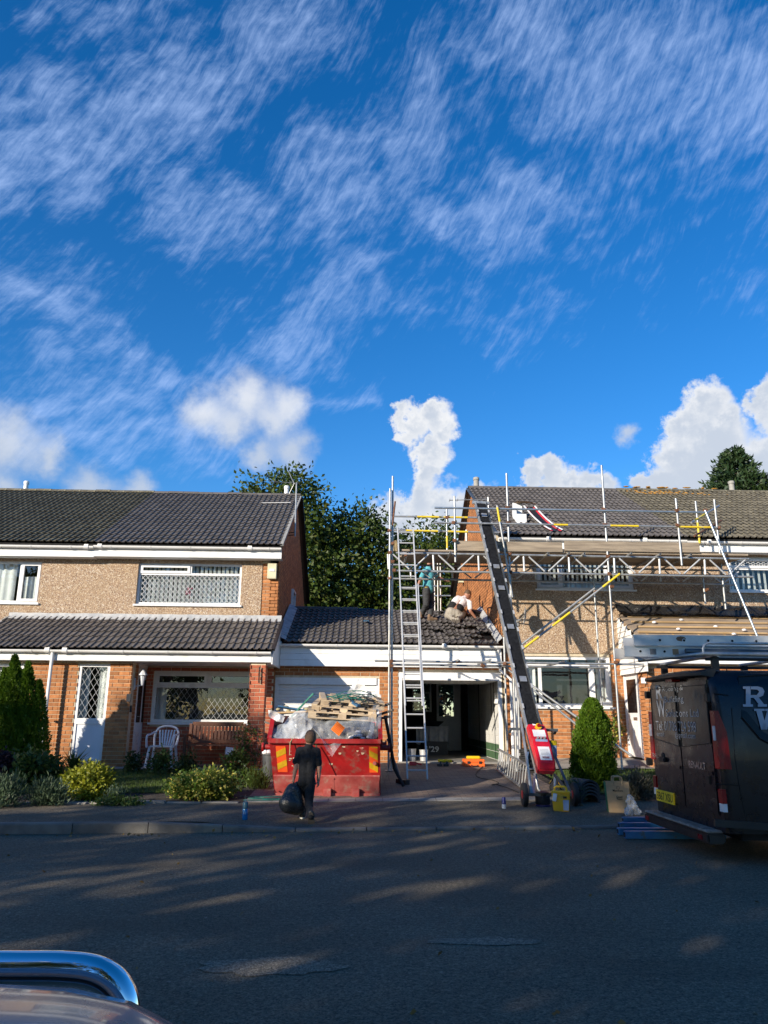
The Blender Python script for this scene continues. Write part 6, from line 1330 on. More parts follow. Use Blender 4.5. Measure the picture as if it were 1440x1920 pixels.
    for i, (a, b) in enumerate((((690, 1336), (733, 1318)), ((700, 1344), (737, 1331)), ((706, 1349), (731, 1343)))): m = MB(); m.tube([at(*a, YT+.7), at(*b, YT+.5)], .022, 8); one(m, 'pipe_offcut', 'debris' if i else 'grey_bin', ['upper', 'middle', 'lower'][i]+' grey pipe offcut poking out over the right side of the skip', 'pipe')
    # strands hanging in front
    m = MB(); m.tube([at(592, 1396, YT-.07), at(597, 1412, YT-.07), at(603, 1442, YT-.05)], .009, 6); one(m, 'strap_end', 'leaf_silver', 'pale green strap end hanging beside the boy', 'strap')
    m = MB(); m.tube([at(549, 1384, YT-.05), at(544, 1392, YT-.075), at(543, 1416, YT-.06)], .008, 6); one(m, 'strap_end', 'straw', 'straw coloured strand hanging over the skip rim', 'strap')
    # tubes, brush and cables leaning on the right side of the skip
    b0 = ong(755, 1470); B_ = thing('broom', 'black broom leaning against the right side of the skip', 'broom', b0); m = MB(); m.tube([b0+V(-.04, 0, .08), at(726, 1385, b0.y+.05)], .016, 8); m.build('handle', 'steel_dark', B_); m = MB(); m.obox(Matrix.Translation(b0+V(0, 0, .04)) @ Euler((0, 0, .5)).to_matrix().to_4x4(), (.09, .34, .08)); m.build('head', 'black_plastic', B_)
    m = MB(); a = ong(762, 1477); m.tube([at(722, 1342, 14.3), at(733, 1400, 14.4), at(739, 1440, 14.6), V(a.x-.05, a.y, a.z+.03)], .03, 8); one(m, 'hose', 'rubber', 'thick black hose hanging from the skip to the driveway', 'hose')
    m = MB(); m.tube([at(735, 1348, 16.85), at(737, 1400, 16.8), at(728, 1440, 16.4), at(722, 1470, 15.6)], .01, 6); one(m, 'cable', 'strap_black', 'thin black cable hanging down the corner standard', 'cable')
    # dark bin behind the skip on the left
    p = at(506, 1430, 15.6); z = gz(p.x, 15.6); D = thing('waste_bin', 'dark grey bin filled with white rubbish between skip and pier', 'bin', (p.x, 15.6, z)); m = MB(); m.lathe((p.x, 15.6, z), [(.12, 0), (.15, .42), (.165, .43), (.165, .46)], 14); m.build('body', 'grey_bin', D, smooth=True); m = MB()
    for i in range(6): m.ell((p.x+rnd.uniform(-.1, .1), 15.6+rnd.uniform(-.1, .1), z+.47), (.07, .07, .05), 8, 5)
    m.build('contents', 'white_cloth', D, smooth='all')
    # straps on the pavement at the left foot of the skip
    m = MB(); g = random.Random(6)
    for i in range(5):
        c = ong(g.uniform(468, 500), g.uniform(1494, 1502)); pts = [c+V(.28*math.cos(t+i)*g.uniform(.7, 1.2)+.1*t, .07*math.sin(t*1.3+i), .015) for t in np.linspace(0, 5, 14)]; m.tube(pts, .006, 5)
    tag(stuff(m.build('strap_coil', 'strap_green')), 'loose green straps on the ground at the skip corner', 'strap')
skip_()
# ---------------------------------------------------------------- people
def hand(P, d, side_, thumb, s=1.0, curl=.7, palm_r=.020):
    """capsules of a relaxed hand at wrist P; d = finger direction, side_ = across the palm, thumb = curl/thumb side"""
    d, sd, th = Vector(d).normalized(), Vector(side_).normalized(), Vector(thumb).normalized(); c = []
    k = P+d*.075*s; c.append((P, k, palm_r*s, palm_r*1.05*s))
    for o in (-.018, .018): c.append((P+sd*o*.6*s, k+sd*o*s, palm_r*.8*s, palm_r*.75*s))
    for i, (o, l) in enumerate(((-.030, .062), (-.010, .074), (.010, .070), (.029, .054))):
        a = k+sd*o*s; b = a+(d*.8+th*.35*curl)*l*.5*s; e = b+(d*.45+th*.8*curl)*l*.5*s; c += [(a, b, .0095*s, .0085*s), (b, e, .0085*s, .0075*s)]
    t0 = P+d*.022*s-sd*.022*s; t1 = t0+(d*.5-sd*.6+th*.5)*.042*s; t2 = t1+(d*.8-sd*.1+th*.4)*.030*s; c += [(t0, t1, .012*s, .0105*s), (t1, t2, .010*s, .009*s)]
    return c
def shoe(name, parent, heel, toe, upv, mat, sole, s=1.0):
    heel, toe = Vector(heel), Vector(toe); d = (toe-heel).normalized(); u = Vector(upv).normalized()
    a = fuse(name, [(heel+u*.045*s, toe+u*.035*s-d*.02, .045*s, .038*s), (heel+u*.075*s, heel.lerp(toe, .35)+u*.07*s, .042*s, .04*s), (heel+u*.10*s, heel+u*.125*s, .042*s, .04*s)], mat, parent, .010, 3)
    m = MB(); x = d.cross(u).normalized(); pts = []
    for k in range(16):
        t = 2*math.pi*k/16; L = (toe-heel).length/2+.045*s; pts.append((heel+toe)/2+d*L*math.cos(t)+x*.044*s*math.sin(t)*(1.0+.12*math.cos(t))-u*.004)
    m.prism(pts, u*.022*s); m.build('sole', sole, a); return a
def head_(parent, c, r, face, up, skin, hair, name='body', hair_back=True):
    """ellipsoid set for a head looking along face; returns ells and builds hair child later"""
    f, u = Vector(face).normalized(), Vector(up).normalized(); s = f.cross(u).normalized(); rot = Matrix((s, f, u)).transposed()
    e = [(c, (r*.78, r*.98, r*1.08), 14, 10, rot), (c+f*r*.25-u*r*.55, (r*.58, r*.62, r*.55), 12, 8, rot), (c+f*r*.98-u*r*.12, (r*.13, r*.20, r*.17), 8, 6, rot), (c+f*r*.85+u*r*.12, (r*.55, r*.18, r*.10), 10, 6, rot), (c+f*r*.80-u*r*.58, (r*.28, r*.12, r*.07), 8, 5, rot)]
    for q in (-1, 1): e.append((c+s*q*r*.78-u*r*.08-f*r*.05, (r*.09, r*.18, r*.25), 8, 6, rot))
    return e, rot, f, u, s
def face_bits(parent, c, r, f, u, s):
    for q in (-1, 1): m = MB(); m.ell(c+f*r*.86+s*q*r*.30+u*r*.02, (r*.11,)*3, 8, 6); e = m.build('eye', 'sticker', parent, smooth='all'); m = MB(); m.ell(c+f*r*.95+s*q*r*.30+u*r*.02, (r*.05,)*3, 6, 5); m.build('pupil', 'ink', e, smooth='all')
    m = MB(); m.tube([c+f*r*.86-s*r*.2-u*r*.5, c+f*r*.93-u*r*.5, c+f*r*.86+s*r*.2-u*r*.5], r*.03, 6); m.build('mouth', 'pink', parent)
def boy():
    foot = ong(568, 1536); Y = foot.y; g = gz(foot.x, Y); Pn = thing('person', 'child in black t-shirt and trousers stepping up the kerb carrying a black sack', 'person', (foot.x, Y, g))
    def a(px, py, dy=0.0): return at(px, py, Y+dy)
    hd = a(582.5, 1383.5, .02); nk0, nk1 = a(579, 1400, .0), a(580.5, 1393, .01); r = .098
    e, rot, f, u, s = head_(Pn, hd, r, (.12, 1, -.12), (.03, .12, 1), 'skin', 'hair')
    shl, shr = a(562, 1408), a(594, 1409); ell_, elr = a(556, 1433, -.02), a(598.5, 1440, .0); wrl, wrr = a(551, 1458, .0), a(597, 1463, .03)
    ch = a(577, 1420); pv = a(575, 1463, -.02); hl, hr = a(569, 1468, -.01), a(582, 1467, -.02); kl, kr = a(569, 1499, .12), a(579, 1507, -.10); al, ar = a(567, 1527, .06), a(583, 1530, -.34)
    caps = [(nk0, nk1, .042, .045), (nk1, hd, .045, .05), (shl, shr, .05, .05), (ch+V(-.05, 0, 0), pv+V(-.04, 0, 0), .08, .075), (ch+V(.05, 0, 0), pv+V(.04, 0, 0), .08, .075), (shl, ell_, .042, .034), (ell_, wrl, .034, .024), (shr, elr, .042, .034), (elr, wrr, .034, .024), (hl, kl, .07, .05), (kl, al, .048, .034), (hr, kr, .07, .05), (kr, ar, .048, .034)]
    caps += hand(wrl, (-.1, .1, -1), (.3, 1, 0), (1, 0, -.2), .8, 1.0)+hand(wrr, (0, .1, -1), (.2, 1, 0), (-1, 0, 0), .8, .7)
    body = fuse('body', caps, 'skin', Pn, .0075, 4, e); face_bits(Pn, hd, r, f, u, s)
    fuse('hair', [], 'hair', Pn, .007, 3, [(hd+u*r*.16-f*r*.10, (r*.83, r*.98, r*.98), 16, 12, rot), (hd-f*r*.28-u*r*.18, (r*.74, r*.74, r*.72), 14, 10, rot)])
    fuse('t_shirt', [(shl+V(.01, 0, .0), shr-V(.01, 0, 0), .06, .06), (nk0+V(0, 0, -.01), ch, .062, .10), (ch+V(-.05, 0, .02), pv+V(-.035, 0, .03), .082, .08), (ch+V(.05, 0, .02), pv+V(.035, 0, .03), .082, .08), (pv+V(-.035, 0, .03), pv+V(-.04, 0, -.02), .08, .086), (pv+V(.035, 0, .03), pv+V(.04, 0, -.02), .08, .086), (shl, shl.lerp(ell_, .72), .058, .052), (shr, shr.lerp(elr, .72), .058, .052), (shl.lerp(ell_, .6), shl.lerp(ell_, .78)+V(-.02, 0, 0), .05, .05)], 'black_cloth', Pn, .010, 3)
    fuse('trousers', [(pv+V(-.035, 0, -.01), hl, .084, .078), (pv+V(.035, 0, -.01), hr, .084, .078), (hl, kl, .076, .058), (kl, al, .056, .050), (hr, kr, .076, .058), (kr, ar, .056, .050)], 'black_cloth', Pn, .010, 3)
    shoe('shoe', Pn, (al.x, al.y-.02, g+.005), (al.x-.01, al.y+.16, g+.005), (0, 0, 1), 'black_plastic', 'sole_white', .95)
    hh = a(583, 1527, -.38); shoe('shoe', Pn, hh, at(584, 1553, Y-.28), (-.05, .85, .35), 'black_plastic', 'sole', 1.0)
    # rubble sack held in the left hand
    t = wrl+V(.0, .0, -.085); dn = a(541, 1506, -.05); dn2 = a(556, 1510, .0)
    o = fuse('sack', [(t, t.lerp(dn, .35), .022, .10), (t.lerp(dn, .35)+V(.04, 0, .0), dn2, .10, .13), (t.lerp(dn, .3), dn, .09, .135), (t+V(.05, 0, .01), dn2, .03, .13), (dn, dn2, .135, .13)], 'bag_black', None, .012, 3)
    tag(o, 'heavy black plastic sack hanging from the hand of the child', 'sack')
    m = MB(); 
    # fine ribs around the sack
    return Pn
boy()
def worker_standing():
    fb = onroof(800, 1166); Y = fb.y; Pn = thing('person', 'roofer in turquoise t-shirt and dark work trousers standing on the garage roof', 'person', fb)
    def a(px, py, dy=0.0): return at(px, py, Y+dy)
    hd = a(806, 1051, .1); r = .115; e, rot, f, u, s = head_(Pn, hd, r, (.8, .5, -.25), (.15, 0, 1), 'skin', 'hair'); nk = a(803, 1063, .06)
    shl, shr = a(796, 1072, -.12), a(811, 1074, .18); el1, wr1 = a(789, 1085, -.25), a(784, 1097, -.22); el2, wr2 = a(822, 1083, .25), a(835, 1088, .3)
    ch = a(804, 1080, .03); pv = a(802, 1100, 0); h1, h2 = a(799, 1107, -.08), a(806, 1107, .1); k1, k2 = a(799, 1133, -.04), a(809, 1134, .12); f1, f2 = onroof(790, 1160), onroof(806, 1165); a1, a2 = f1+V(.02, .0, .10), f2+V(0, 0, .10)
    caps = [(nk, hd, .055, .055), (shl, shr, .065, .065), (ch, pv, .13, .12), (shl, el1, .055, .044), (el1, wr1, .044, .032), (shr, el2, .055, .044), (el2, wr2, .044, .032), (h1, k1, .085, .06), (k1, a1, .06, .042), (h2, k2, .085, .06), (k2, a2, .06, .042)]
    caps += hand(wr1, (-.1, .1, -1), (0, 1, 0), (1, 0, 0), 1.0)+hand(wr2, (1, .1, -.2), (0, 1, 0), (0, 0, -1), 1.0)
    fuse('body', caps, 'skin_dark', Pn, .010, 4, e); face_bits(Pn, hd, r, f, u, s); fuse('hair', [], 'hair', Pn, .01, 3, [(hd+u*r*.2-f*r*.12, (r*.83, r*1.0, r*.98), 14, 10, rot)])
    fuse('t_shirt', [(shl, shr, .085, .085), (nk, ch, .07, .14), (ch, pv, .15, .135), (pv, pv+V(.02, 0, -.06), .135, .14), (shl, shl.lerp(el1, .75), .075, .07), (shr, shr.lerp(el2, .6), .075, .07)], 'teal_cloth', Pn, .014, 3)
    fuse('trousers', [(pv+V(0, 0, -.02), h1, .13, .11), (pv+V(0, 0, -.02), h2, .13, .11), (h1, k1, .11, .085), (k1, a1, .085, .065), (h2, k2, .11, .085), (k2, a2, .085, .065)], 'grey_trousers', Pn, .014, 3)
    m = MB(); c = a(799, 1101.5, -.16); m.box((c.x-.03, c.y-.004, c.z-.012), (c.x+.03, c.y, c.z+.012)); m.build('belt_tag', 'yellow_paint', Pn)
    shoe('boot', Pn, f1+V(-.02, -.04, .0), f1+V(.04, .16, .08), (0, -.3, 1), 'boot', 'sole', 1.15); shoe('boot', Pn, f2+V(-.02, -.03, .0), f2+V(.19, .02, .02), (0, -.2, 1), 'boot', 'sole', 1.15)
worker_standing()
def worker_kneeling():
    b = onroof(857, 1160); Y = b.y; Pn = thing('person', 'roofer kneeling on the garage roof in white t-shirt and pale trousers', 'person', b)
    def a(px, py, dy=0.0): return at(px, py, Y+dy)
    hd = a(877, 1115, .35); r = .115; e, rot, f, u, s = head_(Pn, hd, r, (.6, .5, -.75), (.45, .35, .7), 'skin', 'hair'); nk = a(871, 1121, .32)
    shl, shr = a(859, 1122, .28), a(880, 1131, .22); el1, wr1 = a(868, 1142, .5), a(879, 1155, .5); el2, wr2 = a(882, 1146, .15), a(892, 1159, .2)
    ch = a(862, 1129, .22); wa = a(853, 1141, .06); pv = a(850, 1150, .0); h1, h2 = a(842, 1154, .03), a(861, 1155, .02); k1, k2 = a(838, 1163, .32), a(868, 1161, .32); k1.z = groof(k1.y)+.08; k2.z = groof(k2.y)+.08
    a1, a2 = onroof(850, 1166), onroof(858, 1167); a1 = a1+V(0, 0, .07); a2 = a2+V(0, 0, .07)
    caps = [(nk, hd, .055, .055), (shl, shr, .065, .065), (ch, wa, .13, .12), (wa, pv, .12, .12), (shl, el1, .055, .044), (el1, wr1, .044, .032), (shr, el2, .055, .044), (el2, wr2, .044, .032), (h1, k1, .1, .07), (k1, a1, .065, .045), (h2, k2, .1, .07), (k2, a2, .065, .045)]
    caps += hand(wr1, (.6, .3, -.7), (0, 1, 0), (0, 0, -1), 1.0)+hand(wr2, (.5, .3, -.7), (0, 1, 0), (-.5, 0, -1), 1.0)
    fuse('body', caps, 'skin_dark', Pn, .010, 4, e); face_bits(Pn, hd, r, f, u, s); fuse('hair', [], 'hair_fair', Pn, .01, 3, [(hd+u*r*.2-f*r*.15, (r*.84, r*1.0, r*.98), 14, 10, rot)])
    sdv = V(.07, 0, -.02)
    fuse('t_shirt', [(shl, shr, .085, .085), (nk, ch, .07, .14), (ch-sdv, wa.lerp(ch, .35)-sdv, .14, .135), (ch+sdv, wa.lerp(ch, .35)+sdv, .14, .135), (shl, shl.lerp(el1, .6), .075, .07), (shr, shr.lerp(el2, .62), .08, .07)], 'white_cloth', Pn, .014, 3)
    fuse('back_belt', [(wa.lerp(ch, .28)-sdv*1.1, wa.lerp(ch, .02)-sdv*1.1, .138, .135), (wa.lerp(ch, .28)+sdv*1.1, wa.lerp(ch, .02)+sdv*1.1, .138, .135)], 'black_cloth', Pn, .014, 2)
    fuse('trousers', [(pv-sdv, h1, .15, .13), (pv+sdv, h2, .15, .13), (h1, k1, .135, .09), (k1, a1, .085, .065), (h2, k2, .135, .09), (k2, a2, .085, .065), (pv, pv+V(.0, .06, .06), .15, .11)], 'stone_trousers', Pn, .014, 3)
    for q in (a1, a2): shoe('boot', Pn, q+V(0, -.02, .06), q+V(0.0, -.10, -.10), (0, 1, -.3), 'boot', 'sole', 1.15)
worker_kneeling()
def roof_clutter():
    # rolled black felt and a tile pile by the men; blue gloves on the left of the ridge
    c = onroof(834, 1150); m = MB(); m.bar(c+V(-.12, -.15, .03), c+V(.28, .30, .10), .30, .03); one(m, 'felt_strip', 'black_film', 'strip of black roofing felt between the two roofers', 'felt')
    c = onroof(893, 1152); 
    for i in range(3): m = MB(); m.obox(Matrix.Translation(c+V(.02*i, .1, .03+.035*i)) @ Euler((R(20), .05*i, .2*i)).to_matrix().to_4x4(), (.3, .38, .025)); one(m, 'loose_tile', 'ridge_tile', ['lowest', 'middle', 'uppermost'][i]+' loose dark tile under the hands of the kneeling roofer', 'tile')
    c = onroof(686, 1168); 
    for k in range(3): m = MB(); m.bar(c+V(-.05+.04*k, .05, .06), c+V(-.02+.04*k, -.22, .03), .025, .03); one(m, 'blue_baton', 'blue_wood', 'short blue painted stick lying on the shaded tiles of the garage roof', 'stick', 'blue sticks on the garage roof')
    c = at(690, 1147, GYR-.1); o = fuse('black_cover', [(c+V(-.25, 0, 0), c+V(.25, .05, 0), .10, .08), (c+V(0, 0, .03), c+V(.35, 0, -.05), .08, .05), (c+V(-.1, -.2, -.08), c+V(.1, -.2, -.06), .06, .06)], 'black_film', None, .03, 1); tag(o, 'crumpled black bag at the end of the garage ridge tiles', 'bag')
    # level and red hook by the gable
    m = MB(); p = at(936, 1140, 20.0); m.tube([p+V(-.3, 0, 0), p+V(-.3, 0, .0), p+V(-.3, 0, -.5)], .018, 8); m.tube([p+V(-.3, 0, 0), p+V(0, .02, .02)], .018, 8); one(m, 'bent_tube', 'steel_dark', 'bent grey tube with red tip against the brick gable', 'tube')
    # cardboard box with chute on the new roof
    q = at(985, 985, 19.6); zt = lambda y: ZE+DZ+(ZR-ZE)*(y-18.28)/(YR-.05-18.28)
    Bx = thing('cardboard_box', 'opened cardboard box on the new grey roof tiles', 'box', (q.x, 19.6, zt(19.6))); y0, y1 = 19.25, 19.75; x0, x1 = at(965, 990, 19.5).x, at(984, 990, 19.5).x
    m = MB(); m.box((x0, y0, zt(y0)+.02), (x0+.012, y1, zt(y0)+.55)); m.box((x0+.012, y1-.012, zt(y0)+.02), (x1, y1, zt(y1)+.42)); m.box((x0+.012, y0, zt(y0)+.02), (x1, y0+.012, zt(y0)+.26)); m.build('carton', 'sticker', Bx)
    m = MB(); z = zt(y1)+.42; m.quad((x0+.05, y1, z), (x1+.12, y1, z), (x1+.16, y1-.25, z-.02), (x0+.1, y1-.25, z+.0)); m.quad((x1+.02, y1-.02, z), (x1+.34, y1-.02, z-.02), (x1+.40, y1-.3, z-.1), (x1+.06, y1-.25, z-.02)); m.build('flap', 'cardboard', Bx)
    C_ = thing('slide_tray', 'dark curved tray with red and white edges on the roof tiles below the box', 'tray', (q.x+.3, 19.0, zt(19.0))); n = 14
    def cur(t): y = 19.55-1.1*t; return Vector((x1+.03+.40*t, y, zt(y)+.06+.30*(1-t)**2))
    for (o0, o1, mat, nm, h) in ((0, .26, 'black_plastic', 'bed', 0), (-.03, 0, 'sticker', 'edge', .05), (0.001, .04, 'hoist_red', 'stripe', .012), (.26, .29, 'sticker', 'edge', .05), (.22, .259, 'hoist_red', 'stripe', .012)):
        m = MB(); vs = []
        for i in range(n+1): p = cur(i/n); vs += [p+V(o0, 0, h), p+V(o1, 0, h), p+V(o1, 0, h-.02), p+V(o0, 0, h-.02)]
        m.add(vs, [(4*i+k, 4*i+(k+1) % 4, 4*i+4+(k+1) % 4, 4*i+4+k) for i in range(n) for k in range(4)]+[(0, 1, 2, 3), (4*n+3, 4*n+2, 4*n+1, 4*n)]); m.build(nm, mat, C_)
    c = at(1013, 1010, 18.6); m = MB(); m.obox(Matrix.Translation(c+V(0, 0, .02)) @ Euler((.3, .5, .4)).to_matrix().to_4x4(), (.22, .08, .07)); m.obox(Matrix.Translation(c+V(-.08, 0, -.06)) @ Euler((.3, 1.2, .4)).to_matrix().to_4x4(), (.16, .05, .05)); one(m, 'nail_gun', 'orange_box', 'orange and black nail gun lying at the gutter', 'tool')
roof_clutter()
# ---------------------------------------------------------------- lettering
def text(parent, s, c0, c1, xdir, zdir, mat, name='lettering', off=(0, 0, 0), fit=True, bold=0.0):
    """string fitted in the rectangle between world corners c0 (lower left) and c1 (upper right) spanned by xdir, zdir"""
    cu = bpy.data.curves.new('t', 'FONT'); cu.body = s; cu.offset = bold; cu.resolution_u = 3; o = bpy.data.objects.new('t', cu); COL.objects.link(o); bpy.context.view_layer.update()
    me = bpy.data.meshes.new_from_object(o.evaluated_get(bpy.context.evaluated_depsgraph_get())); bpy.data.objects.remove(o)
    xs = [v.co.x for v in me.vertices]; ys = [v.co.y for v in me.vertices]; x0, x1, y0, y1 = min(xs), max(xs), min(ys), max(ys)
    c0, c1, X, Z = Vector(c0), Vector(c1), Vector(xdir).normalized(), Vector(zdir).normalized(); d = c1-c0; w, h = d.dot(X), d.dot(Z)
    for v in me.vertices: p = c0+X*w*(v.co.x-x0)/(x1-x0)+Z*h*(v.co.y-y0)/(y1-y0)+Vector(off); v.co = p
    me.materials.clear(); me.materials.append(MATS[mat]); me.name = name; return link(name, me, parent)
def poly(parent, name, pts, mat, off=(0, 0, 0), thick=None):
    m = MB(); pts = [Vector(p)+Vector(off) for p in pts]
    if thick: m.prism(pts, thick)
    else: m.add(pts, [tuple(range(len(pts)))])
    return m.build(name, mat, parent)
# ---------------------------------------------------------------- van
def van():
    XR, YN, YFv, HT = 3.80, 8.34, 10.28, 1.98
    Vn = thing('van', 'dark navy panel van with roof rack and white lettering parked by the kerb', 'van', (XR+2.4, (YN+YFv)/2, 0)); YM = (YN+YFv)/2; hw = (YFv-YN)/2
    prof = [(1.0, .30), (1.0, .55), (1.005, .95), (.995, 1.25), (.965, 1.55), (.925, 1.78), (.885, 1.90), (.80, 1.96), (.60, 1.99), (.3, 2.0), (0, 2.0)]
    sec = [(-a, b) for a, b in prof]+[(a, b) for a, b in prof[-2::-1]]
    stations = [(0.0, .955, 1.0, .0), (.03, .985, 1.0, 0), (.09, 1.0, 1.0, 0), (.6, 1.0, 1.0, 0), (1.6, 1.0, 1.0, 0), (2.8, 1.0, 1.0, 0), (3.45, .99, .985, 0), (3.75, .98, .93, 0), (4.25, .96, .66, 0), (4.75, .92, .56, 0), (4.98, .80, .44, 0), (5.02, .78, .28, 0)]
    m = MB(); n = len(sec); vs = []
    for (x, w, h, _) in stations:
        for (a, b) in sec: vs.append((XR+x, YM+a*hw*w, .30+(min(b, 2.0)-.30)*h*(HT-.30)/1.70))
    k = len(stations); fs = [(i*n+j, i*n+j+1, (i+1)*n+j+1, (i+1)*n+j) for i in range(k-1) for j in range(n-1)]+[(i*n+n-1, i*n, (i+1)*n, (i+1)*n+n-1) for i in range(k-1)]+[tuple(range(n)), tuple((k-1)*n+j for j in range(n-1, -1, -1))]
    m.add(vs, fs); m.build('body', 'van_paint', Vn, smooth=True)
    O = .006
    def rp(px, py, o=O): return atx(px, py, XR-o)
    def sp(px, py, o=O):  # on the side panel, following the tumblehome
        p = at(px, py, YN-o); b = 1.0
        for (a0, z0), (a1, z1) in zip(prof, prof[1:]):
            if z0 <= p.z <= z1: b = a0+(a1-a0)*(p.z-z0)/(z1-z0)
        return at(px, py, YM-b*hw-o)
    zt, zd = 1.80, .46
    # rear doors: slightly proud leaves with a gap between them
    for (a, b, nm) in ((YM+.006, YFv-.13, 'rear_door'), (YN+.13, YM-.006, 'rear_door')):
        m = MB(); m.box((XR-.018, a, zd), (XR+.03, b, 1.86)); dr = m.build(nm, 'van_paint', Vn, bevel=.012)
        g0, g1 = (a+.03, b-.02) if a > YM else (a+.02, b-.03); zb0 = 1.19; zc = 1.12
        pts = [(XR-.022, g0, zc if a > YM else zb0), (XR-.022, g1, zb0 if a > YM else zc), (XR-.022, g1, 1.80), (XR-.022, g0, 1.80)]
        poly(dr, 'window', pts, 'van_glass'); ed = MB(); ed.tube([Vector(p)+V(-.003, 0, 0) for p in pts+[pts[0]]], .007, 5); ed.build('window_seal', 'van_black', dr)
        m = MB(); m.box((XR-.03, g0+.02, .86), (XR-.016, g1-.02, .90)); m.build('swage', 'van_paint', dr, bevel=.006)
    # handle, hinges, plate
    p = rp(1246, 1424); m = MB(); m.box((XR-.055, p.y-.10, p.z-.03), (XR-.02, p.y+.10, p.z+.03)); m.build('door_handle', 'van_black', Vn, bevel=.012); m = MB(); m.ell((XR-.02, p.y, p.z+.035), (.012, .06, .05), 10, 6); m.build('handle_recess', 'van_seam', Vn, smooth='all')
    for (px, py) in ((1327, 1308), (1331, 1462), (1214, 1303), (1217, 1428)): p = rp(px, py); m = MB(); m.box((XR-.035, p.y-.05, p.z-.045), (XR+.03, p.y+.04, p.z+.045)); m.build('hinge', 'van_black', Vn, bevel=.008)
    q = [rp(1230, 1476, .03), rp(1263, 1491, .03), rp(1263, 1513, .03), rp(1230, 1496, .03)]; y0, y1 = q[0].y, q[1].y; z0, z1 = (q[3].z+q[2].z)/2, (q[0].z+q[1].z)/2
    m = MB(); m.box((XR-.034, y1, z0), (XR-.019, y0, z1)); pl = m.build('number_plate', 'plate_yellow', Vn); text(pl, 'SB67 XSU', (XR-.035, y0-.025, z0+.02), (XR-.035, y1+.025, z1-.02), (0, -1, 0), (0, 0, 1), 'ink', off=(-.0015, 0, 0), bold=.01)
    def rt(s, px0, px1, yt, yb, mat='decal_dim', bold=0.0): a, b = rp(px0, yb, .0245), rp(px1, yt, .0245); text(Vn, s, a, b, (0, -1, 0), (0, 0, 1), mat, off=(-.001, 0, 0), bold=bold)
    rt('R', 1231, 1241, 1283, 1311, bold=.02); rt('Roofing &', 1243, 1280, 1284, 1300); rt('Building', 1246, 1281, 1304, 1321); rt('W', 1233, 1246, 1313, 1344, bold=.02); rt('Solutions Ltd', 1249, 1309, 1329, 1344); rt('Tel: 01706 724 598', 1231, 1304, 1353, 1369); rt('email:          @gmail.com', 1232, 1303, 1374, 1383)
    rt('TRAFIC', 1223, 1234, 1413, 1420, 'chrome_badge'); rt('RENAULT', 1292, 1322, 1430, 1439, 'chrome_badge', .01)
    # lamps
    for (ya, yb, s) in ((YN-.012, YN+.11, 1), (YFv-.11, YFv+.012, -1)):
        z1, z0 = rp(1325, 1333).z, rp(1325, 1438).z; m = MB(); yo = ya if s > 0 else yb; yi = yb if s > 0 else ya
        m.prism([(XR-.02, yo, z0), (XR-.02, yi, z0), (XR-.02, yi, z1), (XR-.02, yo+s*.02, z1)], (.03, 0, 0)); m.prism([(XR+.01, yo, z0), (XR+.10, yo, z0-.0), (XR+.09, yo+s*.004, z1-.22), (XR+.03, yo+s*.03, z1), (XR+.01, yo+s*.03, z1)], (0, s*.02, 0)); tl = m.build('tail_lamp', 'lens_red', Vn)
        zl1, zl0 = rp(1325, 1360).z, rp(1325, 1388).z; m = MB(); m.box((XR-.026, min(yo, yi)+.02, zl0), (XR+.05, yo+s*.012 if s < 0 else yi-.03, zl1)) if s < 0 else m.box((XR-.026, yo+.025, zl0), (XR+.0, yi-.03, zl1)); m.build('reversing_lens', 'lens_white', tl, bevel=.006)
        za, zb = rp(1330, 1475).z, rp(1330, 1500).z; m = MB(); m.box((XR-.024, min(yo, yi)+.01, zb), (XR+.02, max(yo, yi)-.02, za)); m.build('lower_lamp', 'lens_red', Vn); zc = rp(1330, 1515).z; m = MB(); m.box((XR-.022, min(yo, yi)+.01, zc), (XR+.02, max(yo, yi)-.02, zb-.003)); m.build('lower_lens', 'lens_white', Vn)
    # spoiler / roof lip
    m = MB(); vs = []; n = 14
    for i in range(n+1):
        t = i/n; y = YFv-.12-(YFv-YN-.24)*t; b = .20-.13*abs(2*t-1)**3
        vs += [(XR+.12, y, 1.985), (XR-b, y, 1.93), (XR-b, y, 1.90), (XR+.06, y, 1.88)]
    m.add(vs, [(4*i+k, 4*i+(k+1) % 4, 4*i+4+(k+1) % 4, 4*i+4+k) for i in range(n) for k in range(4)]+[(0, 1, 2, 3), (4*n+3, 4*n+2, 4*n+1, 4*n)]); m.build('roof_spoiler', 'van_black', Vn, smooth=True)
    m = MB(); m.box((XR-.10, YM-.10, 1.86), (XR-.0, YM+.10, 1.90)); m.build('brake_lamp', 'lens_red', Vn)
    # step bumper
    zB = rp(1216, 1522, .17).z; m = MB(); m.box((XR-.16, YN+.13, zB-.02), (XR+.02, YFv+.01, zB)); m.build('bumper_tread', 'bumper_top', Vn, bevel=.008)
    for i in range(16): y = YN+.2+i*(YFv-YN-.28)/15; m = MB(); m.box((XR-.145, y-.02, zB+.001), (XR-.03, y+.02, zB+.008)); m.build('tread_rib', 'bumper_top', Vn)
    m = MB(); m.box((XR-.165, YN+.12, zB-.13), (XR+.03, YFv+.015, zB-.021)); m.build('bumper', 'van_black', Vn, bevel=.02)
    for y in (YN+.30, YFv-.10): m = MB(); m.box((XR-.172, y-.05, zB-.10), (XR-.16, y+.05, zB-.055)); m.build('reflector', 'lens_red', Vn)
    # side: rear quarter seam, blanked window, moulding, wheels
    def seam(pts, r=.006, mat='van_seam'): m = MB(); m.tube(pts, r, 5); m.build('panel_seam', mat, Vn)
